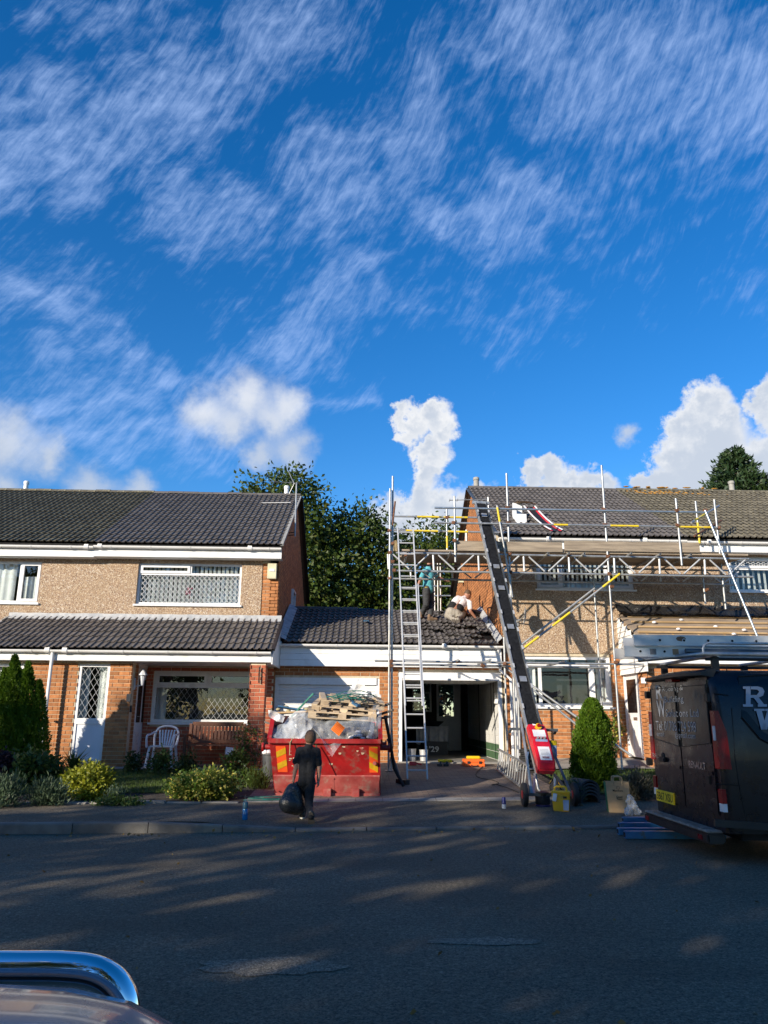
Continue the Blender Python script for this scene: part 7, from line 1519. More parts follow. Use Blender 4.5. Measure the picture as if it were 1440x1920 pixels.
    seam([sp(1362, 1250, .002), sp(1372, 1330, .002), sp(1378, 1420, .002), sp(1386, 1472, .002)]); seam([sp(1338, 1300, .002), sp(1366, 1304, .002)]); seam([sp(1340, 1470, .002), sp(1386, 1473, .002), sp(1400, 1540, .002)])
    win = [sp(1384, 1268), sp(1460, 1264), sp(1560, 1262), sp(1560, 1425), sp(1470, 1408), sp(1425, 1385), sp(1391, 1345)]; poly(Vn, 'side_panel_window', win, 'van_glass'); m = MB(); m.tube([Vector(p)+V(0, -.004, 0) for p in win], .010, 5); m.build('window_seal', 'van_black', Vn)
    a, b = sp(1340, 1543, .02), sp(1520, 1556, .02); m = MB(); m.bar(a, b, .03, .07); m.build('side_moulding', 'van_black', Vn)
    def glyph(polys, px0, px1, yt, yb):
        for P in polys: poly(Vn, 'lettering', [sp(px0+(px1-px0)*x, yb+(yt-yb)*y, .014) for x, y in P], 'decal')
    Rg = [[(0, 0), (.42, 0), (.42, .12), (0, .12)], [(0, .88), (.30, .88), (.30, 1), (0, 1)], [(.12, .12), (.32, .12), (.32, .88), (.12, .88)], [(.32, .86), (.32, 1), (.62, 1), (.82, .93), (.90, .76), (.68, .74), (.60, .84)], [(.68, .74), (.90, .76), (.84, .55), (.64, .44), (.56, .56)], [(.32, .44), (.32, .57), (.60, .57), (.66, .44)], [(.44, .45), (.66, .45), (.88, .12), (.66, .12)], [(.62, 0), (1, 0), (1, .12), (.62, .12)]]
    glyph(Rg, 1393, 1438, 1287, 1325)
    def st(a, b, w): return [(a[0]-w, a[1]), (a[0]+w, a[1]), (b[0]+w, b[1]), (b[0]-w, b[1])]
    Wg = [st((.16, .9), (.32, 0), .09), st((.50, .9), (.34, 0), .08), st((.50, .9), (.66, 0), .08), st((.84, .9), (.68, 0), .09), [(0, .9), (.34, .9), (.34, 1), (0, 1)], [(.36, .9), (.64, .9), (.64, 1), (.36, 1)], [(.66, .9), (1, .9), (1, 1), (.66, 1)]]
    glyph(Wg, 1414, 1472, 1329, 1368)
    for x in (.95, 4.05):
        for y, s in ((YN+.02, 1), (YFv-.24, -1)):
            m = MB(); m.lathe((XR+x, y, .33), [(.20, 0), (.30, -.0), (.33, .03), (.33, .19), (.30, .22), (.20, .22)], 28, 'y'); wh = m.build('wheel', 'rubber', Vn, smooth=True); m = MB(); m.lathe((XR+x, y, .33), [(.05, .01), (.2, .03), (.2, .19), (.05, .2)], 20, 'y'); m.build('rim', 'steel_dark', wh, smooth=True)
        m = MB(); n = 14
        for i in range(n): t0, t1 = math.pi*i/n, math.pi*(i+1)/n; m.quad((XR+x-.39*math.cos(t0), YN-.008, .33+.39*math.sin(t0)), (XR+x-.39*math.cos(t1), YN-.008, .33+.39*math.sin(t1)), (XR+x-.33*math.cos(t1), YN-.008, .33+.33*math.sin(t1)), (XR+x-.33*math.cos(t0), YN-.008, .33+.33*math.sin(t0)))
        m.build('wheel_arch', 'van_seam', Vn)
    m = MB(); m.box((XR+.2, YN+.12, .22), (XR+4.6, YFv-.12, .34)); m.build('underbody', 'dark', Vn)
    m = MB(); m.prism([(XR+3.72, YN+.02, 1.25), (XR+4.12, YN+.03, 1.25), (XR+3.85, YN+.08, 1.72), (XR+3.6, YN+.09, 1.75)], (0, -.02, 0)); m.build('cab_window', 'van_glass', Vn)
    # rack
    zr = 2.08
    for y in (YN+.24, YFv-.24): m = MB(); m.tube([(XR+.05, y, zr), (XR+3.4, y, zr)], .018, 8); m.build('rack_rail', 'van_black', Vn)
    for x in (.15, 1.2, 2.3, 3.3):
        m = MB(); m.tube([(XR+x, YN+.14, zr+.04), (XR+x, YFv-.14, zr+.04)], .02, 8); m.build('rack_bar', 'galv', Vn)
        for y in (YN+.24, YFv-.24): m = MB(); m.box((XR+x-.04, y-.02, 1.96), (XR+x+.04, y+.02, zr+.03)); m.build('rack_foot', 'van_black', Vn)
    yh = YN+.16; a = at(1319, 1226, yh); m = MB(); zt = at(1345, 1206, yh).z; m.tube([(a.x, yh, zr+.04), (a.x, yh, zt-.06), (a.x+.02, yh, zt-.02), (a.x+.06, yh, zt), (a.x+3.0, yh, zt)], .014, 8); m.build('rack_hoop', 'galv', Vn, smooth=True)
    m = MB(); yy = YN+.10; a, b, c = at(1198, 1238, 9.3), at(1260, 1232, 8.9), at(1320, 1226, yy+.05); m.tube([a, b, c, (c.x+2.5, c.y, c.z)], .024, 10); m.build('rack_tube', 'galv', Vn, smooth=True)
    m = MB(); m.tube([(XR-.1, YN+.4, zr+.10), (XR+3.2, YN+.4, zr+.10)], .028, 10); one(m, 'pole', 'steel_dark', 'dark pole lying along the roof rack of the van under the ladders', 'pole')
    m = MB(); p = at(1245, 1229, 9.6); m.box((p.x-.25, 9.5, p.z-.03), (p.x+.5, 9.7, p.z+.02)); one(m, 'orange_bundle', 'orange_box', 'orange folded sheet wedged under the ladders on the van roof', 'sheet', bevel=.015)
    # ladders on the rack
    for i, (px, yt, yb, yn, lab) in enumerate(((1170, 1211, 1231, 8.85, 'lower aluminium ladder section strapped on the van roof rack'), (1187, 1190, 1210, 8.80, 'upper aluminium ladder section strapped on the van roof rack'))):
        a, b = at(px, yt, yn), at(px, yb, yn); L = thing('ladder', lab, 'ladder', (a.x+2, yn+.2, b.z)); h = a.z-b.z; zc = (a.z+b.z)/2
        for y in (yn, yn+.36):
            m = MB(); m.prism([(a.x, y-.012, b.z), (a.x, y-.012, a.z), (a.x, y+.02, a.z), (a.x, y+.02, a.z-.01), (a.x, y, a.z-.012), (a.x, y, b.z+.012), (a.x, y+.02, b.z+.01), (a.x, y+.02, b.z)], (4.2, 0, 0)); m.build('stile', 'alu', L)
        for k in range(15):
            x = a.x+.18+k*.28+(.12 if i else 0); m = MB(); m.tube([(x, yn+.001, zc), (x, yn+.359, zc)], .016, 8); m.build('rung', 'alu', L); m = MB(); m.tube([(x, yn-.016, zc), (x, yn-.011, zc)], .021, 12); e = m.build('rung_end', 'alu', L); m = MB(); m.tube([(x, yn-.018, zc), (x, yn-.0155, zc)], .014, 12); m.build('rung_hole', 'dark', e)
        if i == 0:
            for (px2, mt) in ((1223, 'bumper_top'), (1265, 'cardboard'), (1309, 'bumper_top')): p = at(px2, 1212, yn); m = MB(); m.box((p.x-.035, yn-.0145, zc-.035), (p.x+.035, yn-.0125, zc+.03)); m.build('worn_sticker', mt, L)
        else: p = at(1276, 1198, yn); m = MB(); m.ell((p.x, yn-.012, p.z), (.06, .002, .03), 12, 4); m.build('tape_patch', 'boot', L)
van()
# ---------------------------------------------------------------- silver car in the near corner
def car():
    K = thing('parked_car', 'silver grey car bonnet with chrome bull bar parked at the near side of the road', 'car', (-1.1, -.2, 0)); XC = -1.04
    half = [(0, 1.06), (.35, 1.055), (.60, 1.042), (.70, 1.022), (.78, .985), (.84, .935), (.875, .86), (.89, .74), (.89, .5), (.88, .35)]
    sec = [(-a, b) for a, b in half[::-1]]+half[1:]
    def row(y, dz, w, flat=0.0): return [(XC+a*w, y, .35+(b-.35)*(1+dz)) for a, b in sec]
    st = [(1.52, -.42, .90), (1.50, -.20, .93), (1.47, -.09, .955), (1.42, -.035, .97), (1.35, -.012, .985), (1.2, .0, .995), (.8, .025, 1.0), (.3, .05, 1.0), (-.1, .06, 1.0)]
    m = MB(); n = len(sec); vs = []
    for s in st: vs += row(*s)
    m.add(vs, [(i*n+j, i*n+j+1, (i+1)*n+j+1, (i+1)*n+j) for i in range(len(st)-1) for j in range(n-1)]+[tuple(range(n))]); m.build('bonnet_body', 'silver_paint', K, smooth='all')
    cab = [(-.1, .06, 1.0), (-.9, .95, .82), (-2.6, 1.0, .82), (-3.2, .1, .98), (-3.25, -.2, .95)]; m = MB(); vs = []
    for s in cab: vs += row(*s)
    m.add(vs, [(i*n+j, i*n+j+1, (i+1)*n+j+1, (i+1)*n+j) for i in range(len(cab)-1) for j in range(n-1)]+[tuple((len(cab)-1)*n+j for j in range(n-1, -1, -1))]); m.build('cab', 'silver_paint', K, smooth=True)
    m = MB(); m.quad((XC-.66, -.16, 1.13), (XC+.66, -.16, 1.13), (XC+.52, -.82, 1.62), (XC-.52, -.82, 1.62)); m.build('windscreen', 'van_glass', K)
    for y in (.85, -2.3):
        for s in (-1, 1): m = MB(); m.lathe((XC+s*.80-.1, y, .36), [(.2, 0), (.33, 0), (.36, .03), (.36, .17), (.33, .2), (.2, .2)], 24, 'x'); wh = m.build('wheel', 'rubber', K, smooth=True); m = MB(); m.lathe((XC+s*.80-.09, y, .36), [(.05, -.005), (.2, .01), (.2, .17), (.05, .185)], 16, 'x'); m.build('rim', 'alu', wh, smooth=True)
    m = MB(); m.box((XC-.6, 1.515, .55), (XC+.6, 1.535, .85)); m.build('grille', 'black_plastic', K)
    for s in (-1, 1): m = MB(); m.ell((XC+s*.68, 1.47, .78), (.14, .06, .09), 12, 8); m.build('headlamp', 'lens_white', K, smooth='all')
    m = MB(); m.box((XC-.85, 1.50, .36), (XC+.85, 1.60, .56)); m.build('bumper', 'silver_paint', K, bevel=.03)
    # bull bar
    Yb = 1.66; c = [at(-60, 1814, Yb), at(40, 1814, Yb), at(120, 1815, Yb), at(175, 1822, Yb), at(210, 1841, Yb), at(230, 1872, Yb), at(237, 1910, Yb), at(239, 1950, Yb)]; z0 = c[0].z; r = .029
    rest = [(c[-1].x+.002, Yb, .72), (c[-1].x, Yb, .60)]; mir = [(2*XC-p[0], p[1], p[2]) for p in [tuple(q) for q in c]+rest][::-1]
    def smooth(pts, k=6):
        out = []; P = [Vector(pts[0])]+[Vector(p) for p in pts]+[Vector(pts[-1])]
        for i in range(1, len(P)-2):
            for j in range(k):
                t = j/k; out.append(.5*((2*P[i])+(-P[i-1]+P[i+1])*t+(2*P[i-1]-5*P[i]+4*P[i+1]-P[i+2])*t*t+(-P[i-1]+3*P[i]-3*P[i+1]+P[i+2])*t**3))
        return out+[P[-2]]
    m = MB(); m.tube(smooth(mir+[(XC, Yb, z0)]+[tuple(q) for q in c]+rest, 8), r, 24); m.build('bull_bar', 'chrome', K, smooth='all')
    for s in (-.72, .72): m = MB(); m.tube([(XC+s, Yb-.10, .52), (XC+s*.99, Yb-.02, .66)], .022, 12); m.build('bar_stay', 'black_plastic', K, smooth=True)
car()
# ---------------------------------------------------------------- small things
def spline(pts, k=6):
    out = []; P = [Vector(pts[0])]+[Vector(p) for p in pts]+[Vector(pts[-1])]
    for i in range(1, len(P)-2):
        for j in range(k):
            t = j/k; out.append(.5*((2*P[i])+(-P[i-1]+P[i+1])*t+(2*P[i-1]-5*P[i]+4*P[i+1]-P[i+2])*t*t+(-P[i-1]+3*P[i]-3*P[i+1]+P[i+2])*t**3))
    return out+[P[-2]]
def porch_furniture():
    # white plastic armchair
    Y = 16.95; c = at(302, 1440, Y); z = gz(c.x, Y)+.03; T = thing('plastic_chair', 'white plastic garden armchair on the porch', 'chair', (c.x, Y, z)); X = c.x
    m = MB(); m.box((X-.23, Y-.22, z+.40), (X+.23, Y+.22, z+.43)); m.build('seat', 'chair_white', T, bevel=.012)
    for sx in (-1, 1):
        for sy in (-1, 1): m = MB(); m.bar((X+sx*.27, Y+sy*.24, z), (X+sx*.22, Y+sy*.20, z+.42), .05, .035, (0, 1, 0)); m.build('leg', 'chair_white', T, bevel=.006)
        m = MB(); m.tube(spline([(X+sx*.27, Y-.24, z+.40), (X+sx*.285, Y-.25, z+.58), (X+sx*.285, Y-.18, z+.64), (X+sx*.28, Y+.1, z+.66), (X+sx*.25, Y+.24, z+.70)]), .022, 8); m.build('armrest', 'chair_white', T, smooth=True)
        m = MB(); m.tube(spline([(X+sx*.23, Y+.20, z+.42), (X+sx*.25, Y+.27, z+.62), (X+sx*.20, Y+.31, z+.76), (X+sx*.09, Y+.32, z+.81), (X, Y+.325, z+.82)]), .024, 8); m.build('back_frame', 'chair_white', T, smooth=True)
    for k in range(6): x = X-.16+k*.064; m = MB(); m.bar((x*.7+X*.3, Y+.21, z+.43), (x, Y+.305, z+.74), .032, .012, (0, 1, 0)); m.build('back_slat', 'chair_white', T)
    # wooden bench
    Y = 17.75; a, b = at(350, 1432, Y), at(450, 1432, Y); X = (a.x+b.x)/2; w = (b.x-a.x)/2+.02; z = gz(X, 16.6)+.035; T = thing('garden_bench', 'brown slatted wooden bench under the porch window', 'bench', (X, Y, z))
    for sx in (-1, 1):
        m = MB(); m.bar((X+sx*w, Y-.25, z), (X+sx*w, Y-.25, z+.62), .06, .06); m.build('leg', 'bench_wood', T); m = MB(); m.bar((X+sx*w, Y+.22, z), (X+sx*w, Y+.30, z+.88), .06, .06); m.build('leg', 'bench_wood', T); m = MB(); m.bar((X+sx*w, Y-.30, z+.64), (X+sx*w, Y+.27, z+.64), .07, .035); m.build('armrest', 'bench_wood', T)
    for k in range(5): m = MB(); y = Y-.25+k*.11; m.box((X-w, y, z+.42), (X+w, y+.085, z+.445)); m.build('seat_slat', 'bench_wood', T)
    for zz, yy in ((.88, .305), (.50, .25)): m = MB(); m.box((X-w+.035, Y+yy-.02, z+zz-.04), (X+w-.035, Y+yy+.02, z+zz+.04)); m.build('back_rail', 'bench_wood', T)
    for k in range(14): x = X-w+.09+k*(2*w-.18)/13; m = MB(); m.bar((x, Y+.252, z+.54), (x, Y+.298, z+.84), .055, .02, (0, 1, 0)); m.build('back_slat', 'bench_wood', T)
    # cat figure, white card, pot
    p = ong(252, 1449); z = gz(p.x, p.y); o = fuse('cat_figure', [(p+V(0, 0, .07), p+V(.01, 0, .2), .075, .05), (p+V(.01, -.01, .2), p+V(.01, -.03, .27), .04, .045), (p+V(-.015, -.03, .30), p+V(-.02, -.03, .34), .015, .004), (p+V(.035, -.03, .30), p+V(.04, -.03, .34), .015, .004), (p+V(.05, -.03, .03), p+V(.0, -.07, .03), .03, .02)], 'stat', None, .01, 2); tag(o, 'small grey sitting cat figure at the foot of the porch wall', 'ornament')
    p = at(430, 1408, 16.9); m = MB(); m.obox(Matrix.Translation(p) @ Euler((.2, .1, 0)).to_matrix().to_4x4(), (.16, .01, .15)); one(m, 'plant_card', 'sticker', 'small white card standing among the plants before the bench', 'card')
    p = at(438, 1452, 16.3); m = MB(); zz = gz(p.x, 16.3); m.lathe((p.x, 16.3, zz), [(.10, 0), (.15, .2), (.165, .2), (.165, .24), (.14, .24)], 16); one(m, 'plant_pot', 'terracotta', 'terracotta pot in front of the bench', 'pot', smooth=True)
porch_furniture()
def pavement_things():
    # drink bottle
    p = ong(459, 1537); z = gz(p.x, p.y); T = thing('drink_bottle', 'bottle of bright blue drink standing on the pavement', 'bottle', (p.x, p.y, z)); m = MB(); m.lathe((p.x, p.y, z), [(.033, 0), (.037, .01), (.037, .135), (.034, .14)], 16); m.build('drink', 'bottle_blue', T, smooth=True); m = MB(); m.lathe((p.x, p.y, z+.141), [(.038, 0), (.038, .07), (.030, .085)], 16); m.build('label', 'label_teal', T, smooth=True); m = MB(); m.lathe((p.x, p.y, z+.227), [(.029, 0), (.020, .02), (.020, .04)], 12); m.build('neck', 'glass', T, smooth=True); m = MB(); m.lathe((p.x, p.y, z+.267), [(.022, 0), (.022, .02), (.010, .03), (.010, .045)], 12); m.build('cap', 'black_plastic', T, smooth=True)
    # spray can
    p = ong(945, 1516); z = gz(p.x, p.y); T = thing('spray_can', 'small navy blue spray can on the pavement', 'can', (p.x, p.y, z)); m = MB(); m.lathe((p.x, p.y, z), [(.030, 0), (.032, .005), (.032, .06)], 14); m.build('base', 'sticker', T, smooth=True); m = MB(); m.lathe((p.x, p.y, z+.0605), [(.032, 0), (.032, .045), (.028, .05), (.028, .09), (.022, .10)], 14); m.build('body', 'navy', T, smooth=True)
    # cable reel
    p = ong(1018, 1511); z = gz(p.x, p.y); T = thing('cable_reel', 'black cable reel on a blue stand under the hoist', 'cable reel', (p.x, p.y, z)); m = MB(); m.lathe((p.x, p.y, z), [(.12, 0), (.12, .02)], 20); m.build('stand', 'navy', T)
    for i in range(6): m = MB(); m.tube([(p.x+.105*math.cos(t), p.y+.105*math.sin(t), z+.035+i*.02) for t in np.linspace(0, 6.2, 20)], .011, 6); m.build('cable_turn', 'rubber', T)
    m = MB(); m.lathe((p.x, p.y, z+.02), [(.07, 0), (.07, .16), (.10, .165), (.10, .18), (.03, .2)], 18); m.build('drum', 'black_plastic', T, smooth=True)
    # yellow site transformer
    p = ong(1056, 1522); z = gz(p.x, p.y); s = .135; T = thing('site_transformer', 'yellow portable site transformer with carrying handle', 'transformer', (p.x, p.y, z)); X, Y = p.x, p.y+.1
    mt = Matrix.Translation((X, Y, z)) @ Euler((0, 0, R(-14))).to_matrix().to_4x4(); q = lambda x, y, zz: mt @ Vector((x, y, zz))
    m = MB(); b = [q(-.115, -.09, .0), q(.115, -.09, 0), q(.115, .09, 0), q(-.115, .09, 0), q(-.135, -.105, .25), q(.135, -.105, .25), q(.135, .105, .25), q(-.135, .105, .25)]; m.add(b, [(0, 3, 2, 1), (4, 5, 6, 7), (0, 1, 5, 4), (1, 2, 6, 5), (2, 3, 7, 6), (3, 0, 4, 7)]); m.build('case', 'yellow_box', T, bevel=.012)
    m = MB(); m.obox(mt @ Matrix.Translation((0, 0, .265)), (.285, .225, .03)); m.build('lid', 'yellow_box', T, bevel=.01); m = MB(); m.tube([q(-.09, 0, .28), q(-.085, 0, .33), q(-.06, 0, .345), q(.06, 0, .345), q(.085, 0, .33), q(.09, 0, .28)], .016, 8); m.build('handle', 'yellow_box', T, smooth=True)
    m = MB(); m.add([q(.03, -.106, .02), q(.105, -.103, .02), q(.115, -.112, .165), q(.03, -.112, .165)], [(0, 1, 2, 3)]); m.build('rating_plate', 'sticker_blue', T); m = MB(); m.add([q(.03, -.112, .185), q(.085, -.112, .185), q(.085, -.114, .215), q(.03, -.114, .215)], [(0, 1, 2, 3)]); m.build('badge', 'ink', T); m = MB(); m.obox(mt @ Matrix.Translation((-.09, -.115, .2)) @ Euler((0, .2, 0)).to_matrix().to_4x4(), (.06, .03, .11)); m.build('socket_flap', 'sticker', T, bevel=.006)
    # tool bag
    p = ong(1062, 1487); z = gz(p.x, p.y); o = fuse('tool_bag', [(p+V(-.18, .1, .08), p+V(.16, .12, .07), .09, .08), (p+V(-.1, .1, .14), p+V(.1, .1, .13), .07, .07), (p+V(.16, .05, .05), p+V(.26, .0, .03), .06, .04)], 'black_cloth', None, .014, 2); tag(o, 'slumped black tool bag on the grass behind the yellow transformer', 'bag')
    # coil of black hose
    p = ong(990, 1441); z = gz(p.x, p.y); T = thing('hose_coil', 'tall stack of coiled black hose behind the hoist', 'hose', (p.x, p.y, z)); g = random.Random(2)
    for i in range(11): m = MB(); r = .16+g.uniform(-.015, .02); ox, oy = g.uniform(-.015, .015), g.uniform(-.015, .015); m.tube([(p.x+ox+r*math.cos(t), p.y+oy+r*math.sin(t), z+.02+i*.036+.008*math.sin(3*t+i)) for t in np.linspace(0, 6.283, 22)], .018, 7); m.build('hose_turn', 'rubber', T, smooth=True)
    # nested half round ridge tiles
    p = ong(1108, 1506); z = gz(p.x, p.y); yaw = R(16); n = 12
    for i in range(5):
        m = MB(); r = .150; vs = []; zz = z+i*.050
        for (yy, rr) in ((0, r), (.45, r), (0, r-.026), (.45, r-.026)):
            for k in range(n+1): t = math.pi*k/n; a = Vector((-math.cos(t)*rr*1.18, yy, math.sin(t)*rr*1.0)); a = Matrix.Rotation(yaw, 3, 'Z') @ a; vs.append((p.x+a.x, p.y+a.y, zz+a.z+.002))
        K = n+1; m.add(vs, [(j, j+1, K+j+1, K+j) for j in range(n)]+[(2*K+j, 3*K+j, 3*K+j+1, 2*K+j+1) for j in range(n)]+[(j, 2*K+j, 2*K+j+1, j+1) for j in range(n)]+[(K+j, K+j+1, 3*K+j+1, 3*K+j) for j in range(n)]+[(0, K, 3*K, 2*K), (n, 2*K+n, 3*K+n, K+n)])
        one(m, 'ridge_tile', 'ridge_tile', ['lowest', 'second lowest', 'middle', 'second highest', 'topmost'][i]+' dark half-round ridge tile in the nested stack by the cypress', 'ridge tile', 'nested ridge tiles by the cypress', smooth=True)
    # paper carrier bag
    a, b = ong(1142, 1524), ong(1182, 1523); z = gz(a.x, a.y); T = thing('paper_bag', 'brown paper supermarket carrier bag with green side standing on the pavement', 'paper bag', ((a.x+b.x)/2, a.y+.1, z)); w = (b.x-a.x); h = at(1142, 1466, a.y).z-z
    yaw = R(-8); o = Vector((a.x, a.y, z)); q = lambda x, y, zz: o+Matrix.Rotation(yaw, 3, 'Z') @ Vector((x, y, zz)); dpt = .17
    m = MB(); fr = []
    def sheet_(nm, mat, fx, nx=8, nz_=10):
        m = MB(); vs = []
        for i in range(nx+1):
            for j in range(nz_+1): p = fx(i/nx, j/nz_); k = .008*nz(p*9)+.005*nz(p*23); vs.append(p+V(.3*k, k, 0))
        m.add(vs, [(i*(nz_+1)+j, (i+1)*(nz_+1)+j, (i+1)*(nz_+1)+j+1, i*(nz_+1)+j+1) for i in range(nx) for j in range(nz_)]); return m.build(nm, mat, T, smooth='all')
    sheet_('front', 'paper', lambda u, v: q(w*u+(-.02+.01*u)*v*1.2, .012*v, h*v+.004)); sheet_('back', 'paper', lambda u, v: q(w*u-.02*v, dpt-.012*v, h*v+.004)); sheet_('side', 'paper_green', lambda u, v: q(-.02*v*1.2-.02*math.sin(math.pi*u)*v, dpt*u+.012*v*(1-2*u), h*v+.004)); sheet_('side', 'paper_green', lambda u, v: q(w-.02*v-.02*math.sin(math.pi*u)*v, dpt*u+.012*v*(1-2*u), h*v+.004)); m = MB(); m.quad(q(0, 0, .003), q(w, 0, .003), q(w, dpt, .003), q(0, dpt, .003)); m.build('base', 'paper', T)
    for yy in (.012, dpt-.015): m = MB(); m.tube(spline([q(w*.28, yy, h*.9), q(w*.29, yy-.004, h*1.12), q(w*.36, yy-.005, h*1.17), q(w*.58, yy-.005, h*1.17), q(w*.66, yy-.004, h*1.12), q(w*.68, yy, h*.9)]), .010, 6); m.build('handle', 'paper', T, smooth=True)
    X = (q(1, 0, 0)-q(0, 0, 0)); tx = lambda s, u0, u1, v0, v1, bold=0: text(T, s, q(w*u0, -.012, h*v0), q(w*u1, -.012, h*v1), X, (0, 0, 1), 'ink', bold=bold)
    tx('Morrisons', .22, .68, .69, .76, .01); tx('Good', .36, .62, .48, .555, .02); tx('Things', .36, .63, .40, .475, .02)
    for k in range(9): t = 6.28*k/9; c = q(w*(.46+.075*math.cos(t)), -.013, h*(.815+.05*math.sin(t))); m = MB(); m.obox(Matrix.Translation(c) @ Euler((0, -t, 0)).to_matrix().to_4x4(), (.012, .001, .005)); m.build('logo_mark', 'ink', T)
    # crumpled clear bag
    p = ong(1190, 1530); o = fuse('plastic_bag', [(p+V(-.05, .05, .05), p+V(.06, .06, .05), .07, .06), (p+V(0, .05, .1), p+V(-.02, .06, .2), .075, .06), (p+V(-.03, .06, .2), p+V(-.035, .06, .25), .06, .03)], 'film_dense', None, .014, 1)
    for v in o.data.vertices: w_ = v.co+root_loc(None); k = .03*nz(w_*16)+.018*nz(w_*34); v.co += v.normal*k
    tag(o, 'crumpled clear plastic bag beside the paper bag', 'plastic bag')
    # blue steel sections behind the van
    for i, (px0, yt, yb, yy, lab) in enumerate(((1170, 1535, 1543, 0, 'rearmost blue steel box section lying on the kerb behind the van'), (1163, 1543, 1557, 0, 'upper front blue steel box section lying behind the van'), (1161, 1553, 1567, 0, 'lower front blue steel box section lying behind the van'), (1174, 1559, 1574, 0, 'nearest blue steel box section lying on the road behind the van'))):
        b = atz(px0, yb, .0 if i else .06); a0 = at(px0, yt, b.y); h = max(.07, a0.z-b.z); y = b.y; L = 1.25 if i else .9; m = MB(); m.box((b.x, y, b.z+.004), (b.x+L, y+.10, b.z+h)); o = one(m, 'box_section', 'blue_steel', lab, 'steel section', 'blue steel sections behind the van', bevel=.008); k = MB(); k.box((b.x-.0015, y+.015, b.z+.02), (b.x+.002, y+.085, b.z+h-.015)); k.build('open_end', 'dark', o)
    p = ong(1090, 1511); m = MB(); m.lathe((p.x, p.y, gz(p.x, p.y)), [(.03, 0), (.035, .015), (.03, .03)], 10); one(m, 'tape_roll', 'boot', 'small brown tape roll on the pavement below the ridge tiles', 'tape')
    # cables across the driveway
    pts = [ong(x, y)+V(0, 0, .012) for x, y in ((905, 1438), (895, 1448), (893, 1456), (905, 1461), (925, 1464), (935, 1470), (922, 1473), (930, 1472), (950, 1478), (972, 1487))]; m = MB(); m.tube(spline(pts), .007, 6); one(m, 'extension_cable', 'rubber', 'black extension cable snaking across the driveway', 'cable')
    pts = [ong(x, y)+V(0, 0, .012) for x, y in ((1035, 1478), (1042, 1462), (1052, 1452), (1048, 1447), (1040, 1455), (1030, 1470))]; m = MB(); m.tube(spline(pts), .007, 6); one(m, 'extension_cable', 'yellow_box', 'yellow extension cable loose on the lawn by the hoist', 'cable')
pavement_things()
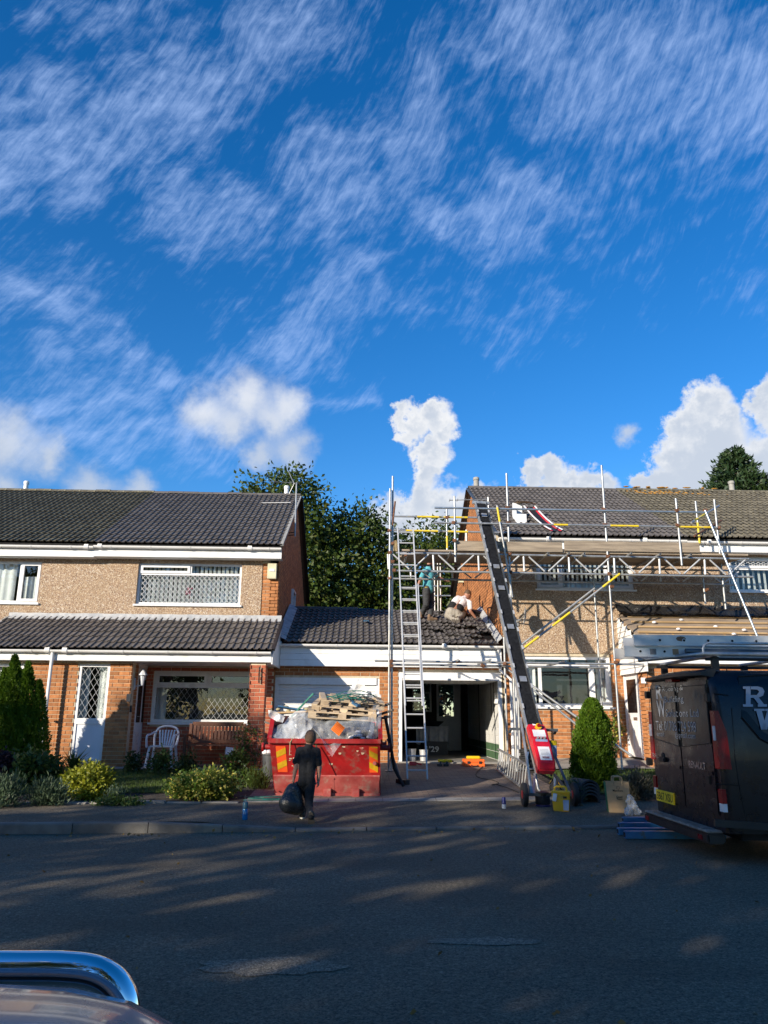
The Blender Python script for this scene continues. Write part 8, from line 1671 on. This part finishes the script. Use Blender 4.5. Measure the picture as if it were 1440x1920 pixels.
def garage_things():
    # orange tool case with yellow gun
    p = ong(890, 1438); z = gz(p.x, p.y); s = 38/ (F*1.0/p.y)*1.0; w = at(909, 1438, p.y).x-at(869, 1438, p.y).x; h = .16; T = thing('tool_case', 'orange plastic tool case at the mouth of the open garage', 'tool case', (p.x, p.y, z)); m = MB(); m.box((p.x-w/2, p.y, z), (p.x+w/2, p.y+.36, z+h*.55)); m.build('lower_shell', 'orange_box', T, bevel=.015); m = MB(); m.box((p.x-w/2+.003, p.y+.004, z+h*.56), (p.x+w/2-.003, p.y+.356, z+h)); m.build('lid', 'orange_box', T, bevel=.015)
    for sx in (-.13, .13): m = MB(); m.box((p.x+sx-.03, p.y-.008, z+h*.40), (p.x+sx+.03, p.y+.0, z+h*.75)); m.build('latch', 'black_plastic', T)
    m = MB(); m.tube([(p.x-.07, p.y-.005, z+.04), (p.x-.06, p.y-.03, z+.02), (p.x+.06, p.y-.03, z+.02), (p.x+.07, p.y-.005, z+.04)], .012, 6); m.build('handle', 'black_plastic', T)
    m = MB(); m.obox(Matrix.Translation((p.x-.01, p.y+.15, z+h+.035)), (.30, .12, .06)); m.obox(Matrix.Translation((p.x+.12, p.y+.15, z+h+.03)), (.08, .09, .05)); one(m, 'nail_gun', 'tool_yellow', 'yellow power tool resting on the orange tool case', 'tool', bevel=.012)
    # drills
    for i, (px, lab) in enumerate(((829, 'yellow and black cordless drill lying at the garage threshold'), (841, 'second yellow and black drill beside the cordless drill at the threshold'))):
        p = ong(px, 1437); z = gz(p.x, p.y); T = thing('cordless_drill', lab, 'drill', (p.x, p.y, z), 'drills at the garage threshold'); m = MB(); m.tube([(p.x-.08, p.y, z+.12), (p.x+.07, p.y+.05, z+.11)], .035, 10); m.build('motor', 'tool_yellow', T, smooth=True); m = MB(); m.tube([(p.x+.07, p.y+.05, z+.11), (p.x+.12, p.y+.065, z+.105)], [.03, .015], 8); m.build('chuck', 'black_plastic', T); m = MB(); m.bar((p.x-.03, p.y, z+.10), (p.x-.06, p.y-.02, z+.02), .04, .05, (0, 1, 0)); m.build('grip', 'black_plastic', T); m = MB(); m.obox(Matrix.Translation((p.x-.06, p.y-.02, z+.03)), (.12, .09, .05)); m.build('battery', 'black_plastic', T, bevel=.008)
    p = ong(774, 1436); z = gz(p.x, p.y); m = MB(); m.obox(Matrix.Translation((p.x, p.y, z+.05)), (.16, .1, .08)); m.tube([(p.x+.05, p.y, z+.06), (p.x+.2, p.y+.03, z+.03)], .02, 8); one(m, 'circular_saw', 'hoist_red', 'red power tool lying behind the ladder foot', 'tool', bevel=.01)
    p = ong(780, 1433); p.y += .25; z = gz(p.x, p.y)+.02
    for i, (dx, r, h, mt, lab) in enumerate(((-.06, .12, .26, 'galv', 'shiny metal bucket just inside the open garage'), (.24, .10, .24, 'alu', 'narrow metal canister beside the bucket in the garage'))):
        m = MB(); m.lathe((p.x+dx, 19.1, z), [(r*.85, 0), (r, h), (r*1.05, h), (r*1.05, h+.015), (r*.9, h+.015)], 16); one(m, 'bucket', mt, lab, 'bucket', smooth=True)
    # covered table with a numbered board
    Y = 22.2; a, b = at(780, 1360, Y), at(842, 1395, Y); zf = gz(1, 18.6)+.02; zt = at(800, 1362, Y).z; T = thing('covered_table', 'table under a pale patterned cloth inside the open garage', 'table', ((a.x+b.x)/2, Y, zf)); m = MB(); n = 24; vs = []
    for i in range(n+1):
        x = a.x+(b.x-a.x)*i/n; d = .05*math.sin(i*1.7)
        vs += [(x, Y+.7, zt), (x, Y, zt), (x+.02*math.sin(i), Y-.04+d*.5, zt-.28), (x+.03*math.sin(i), Y-.06+d, zt-.45-.05*math.sin(i*.9))]
    m.add(vs, [(4*i+k, 4*i+4+k, 4*i+5+k, 4*i+1+k) for i in range(n) for k in range(3)]); m.build('cloth', 'cloth_pale', T, smooth='all')
    for x in (a.x+.08, b.x-.08):
        for y in (Y+.05, Y+.6): m = MB(); m.bar((x, y, zf), (x, y, zt-.02), .05, .05); m.build('leg', 'black_plastic', T)
    c = at(818, 1405, 21.9); m = MB(); m.box((at(795, 1400, 21.9).x, 21.9, at(800, 1417, 21.9).z), (at(840, 1400, 21.9).x, 21.93, at(800, 1390, 21.9).z)); o = one(m, 'number_board', 'black_plastic', 'black board with pale figures 29 leaning under the covered table', 'board'); text(o, "'29", at(805, 1410, 21.89), at(823, 1399, 21.89), (1, 0, 0), (0, 0, 1), 'sticker', bold=.02); text(o, 'J', at(797, 1410, 21.89), at(801, 1399, 21.89), (1, 0, 0), (0, 0, 1), 'sticker', bold=.02)
    c = at(815, 1353, 22.4); m = MB(); m.lathe((c.x, 22.5, zt), [(.12, 0), (.26, .12), (.27, .14), (.22, .14)], 14); one(m, 'black_bowl', 'black_plastic', 'wide black basin standing on the covered table', 'basin', smooth=True)
garage_things()
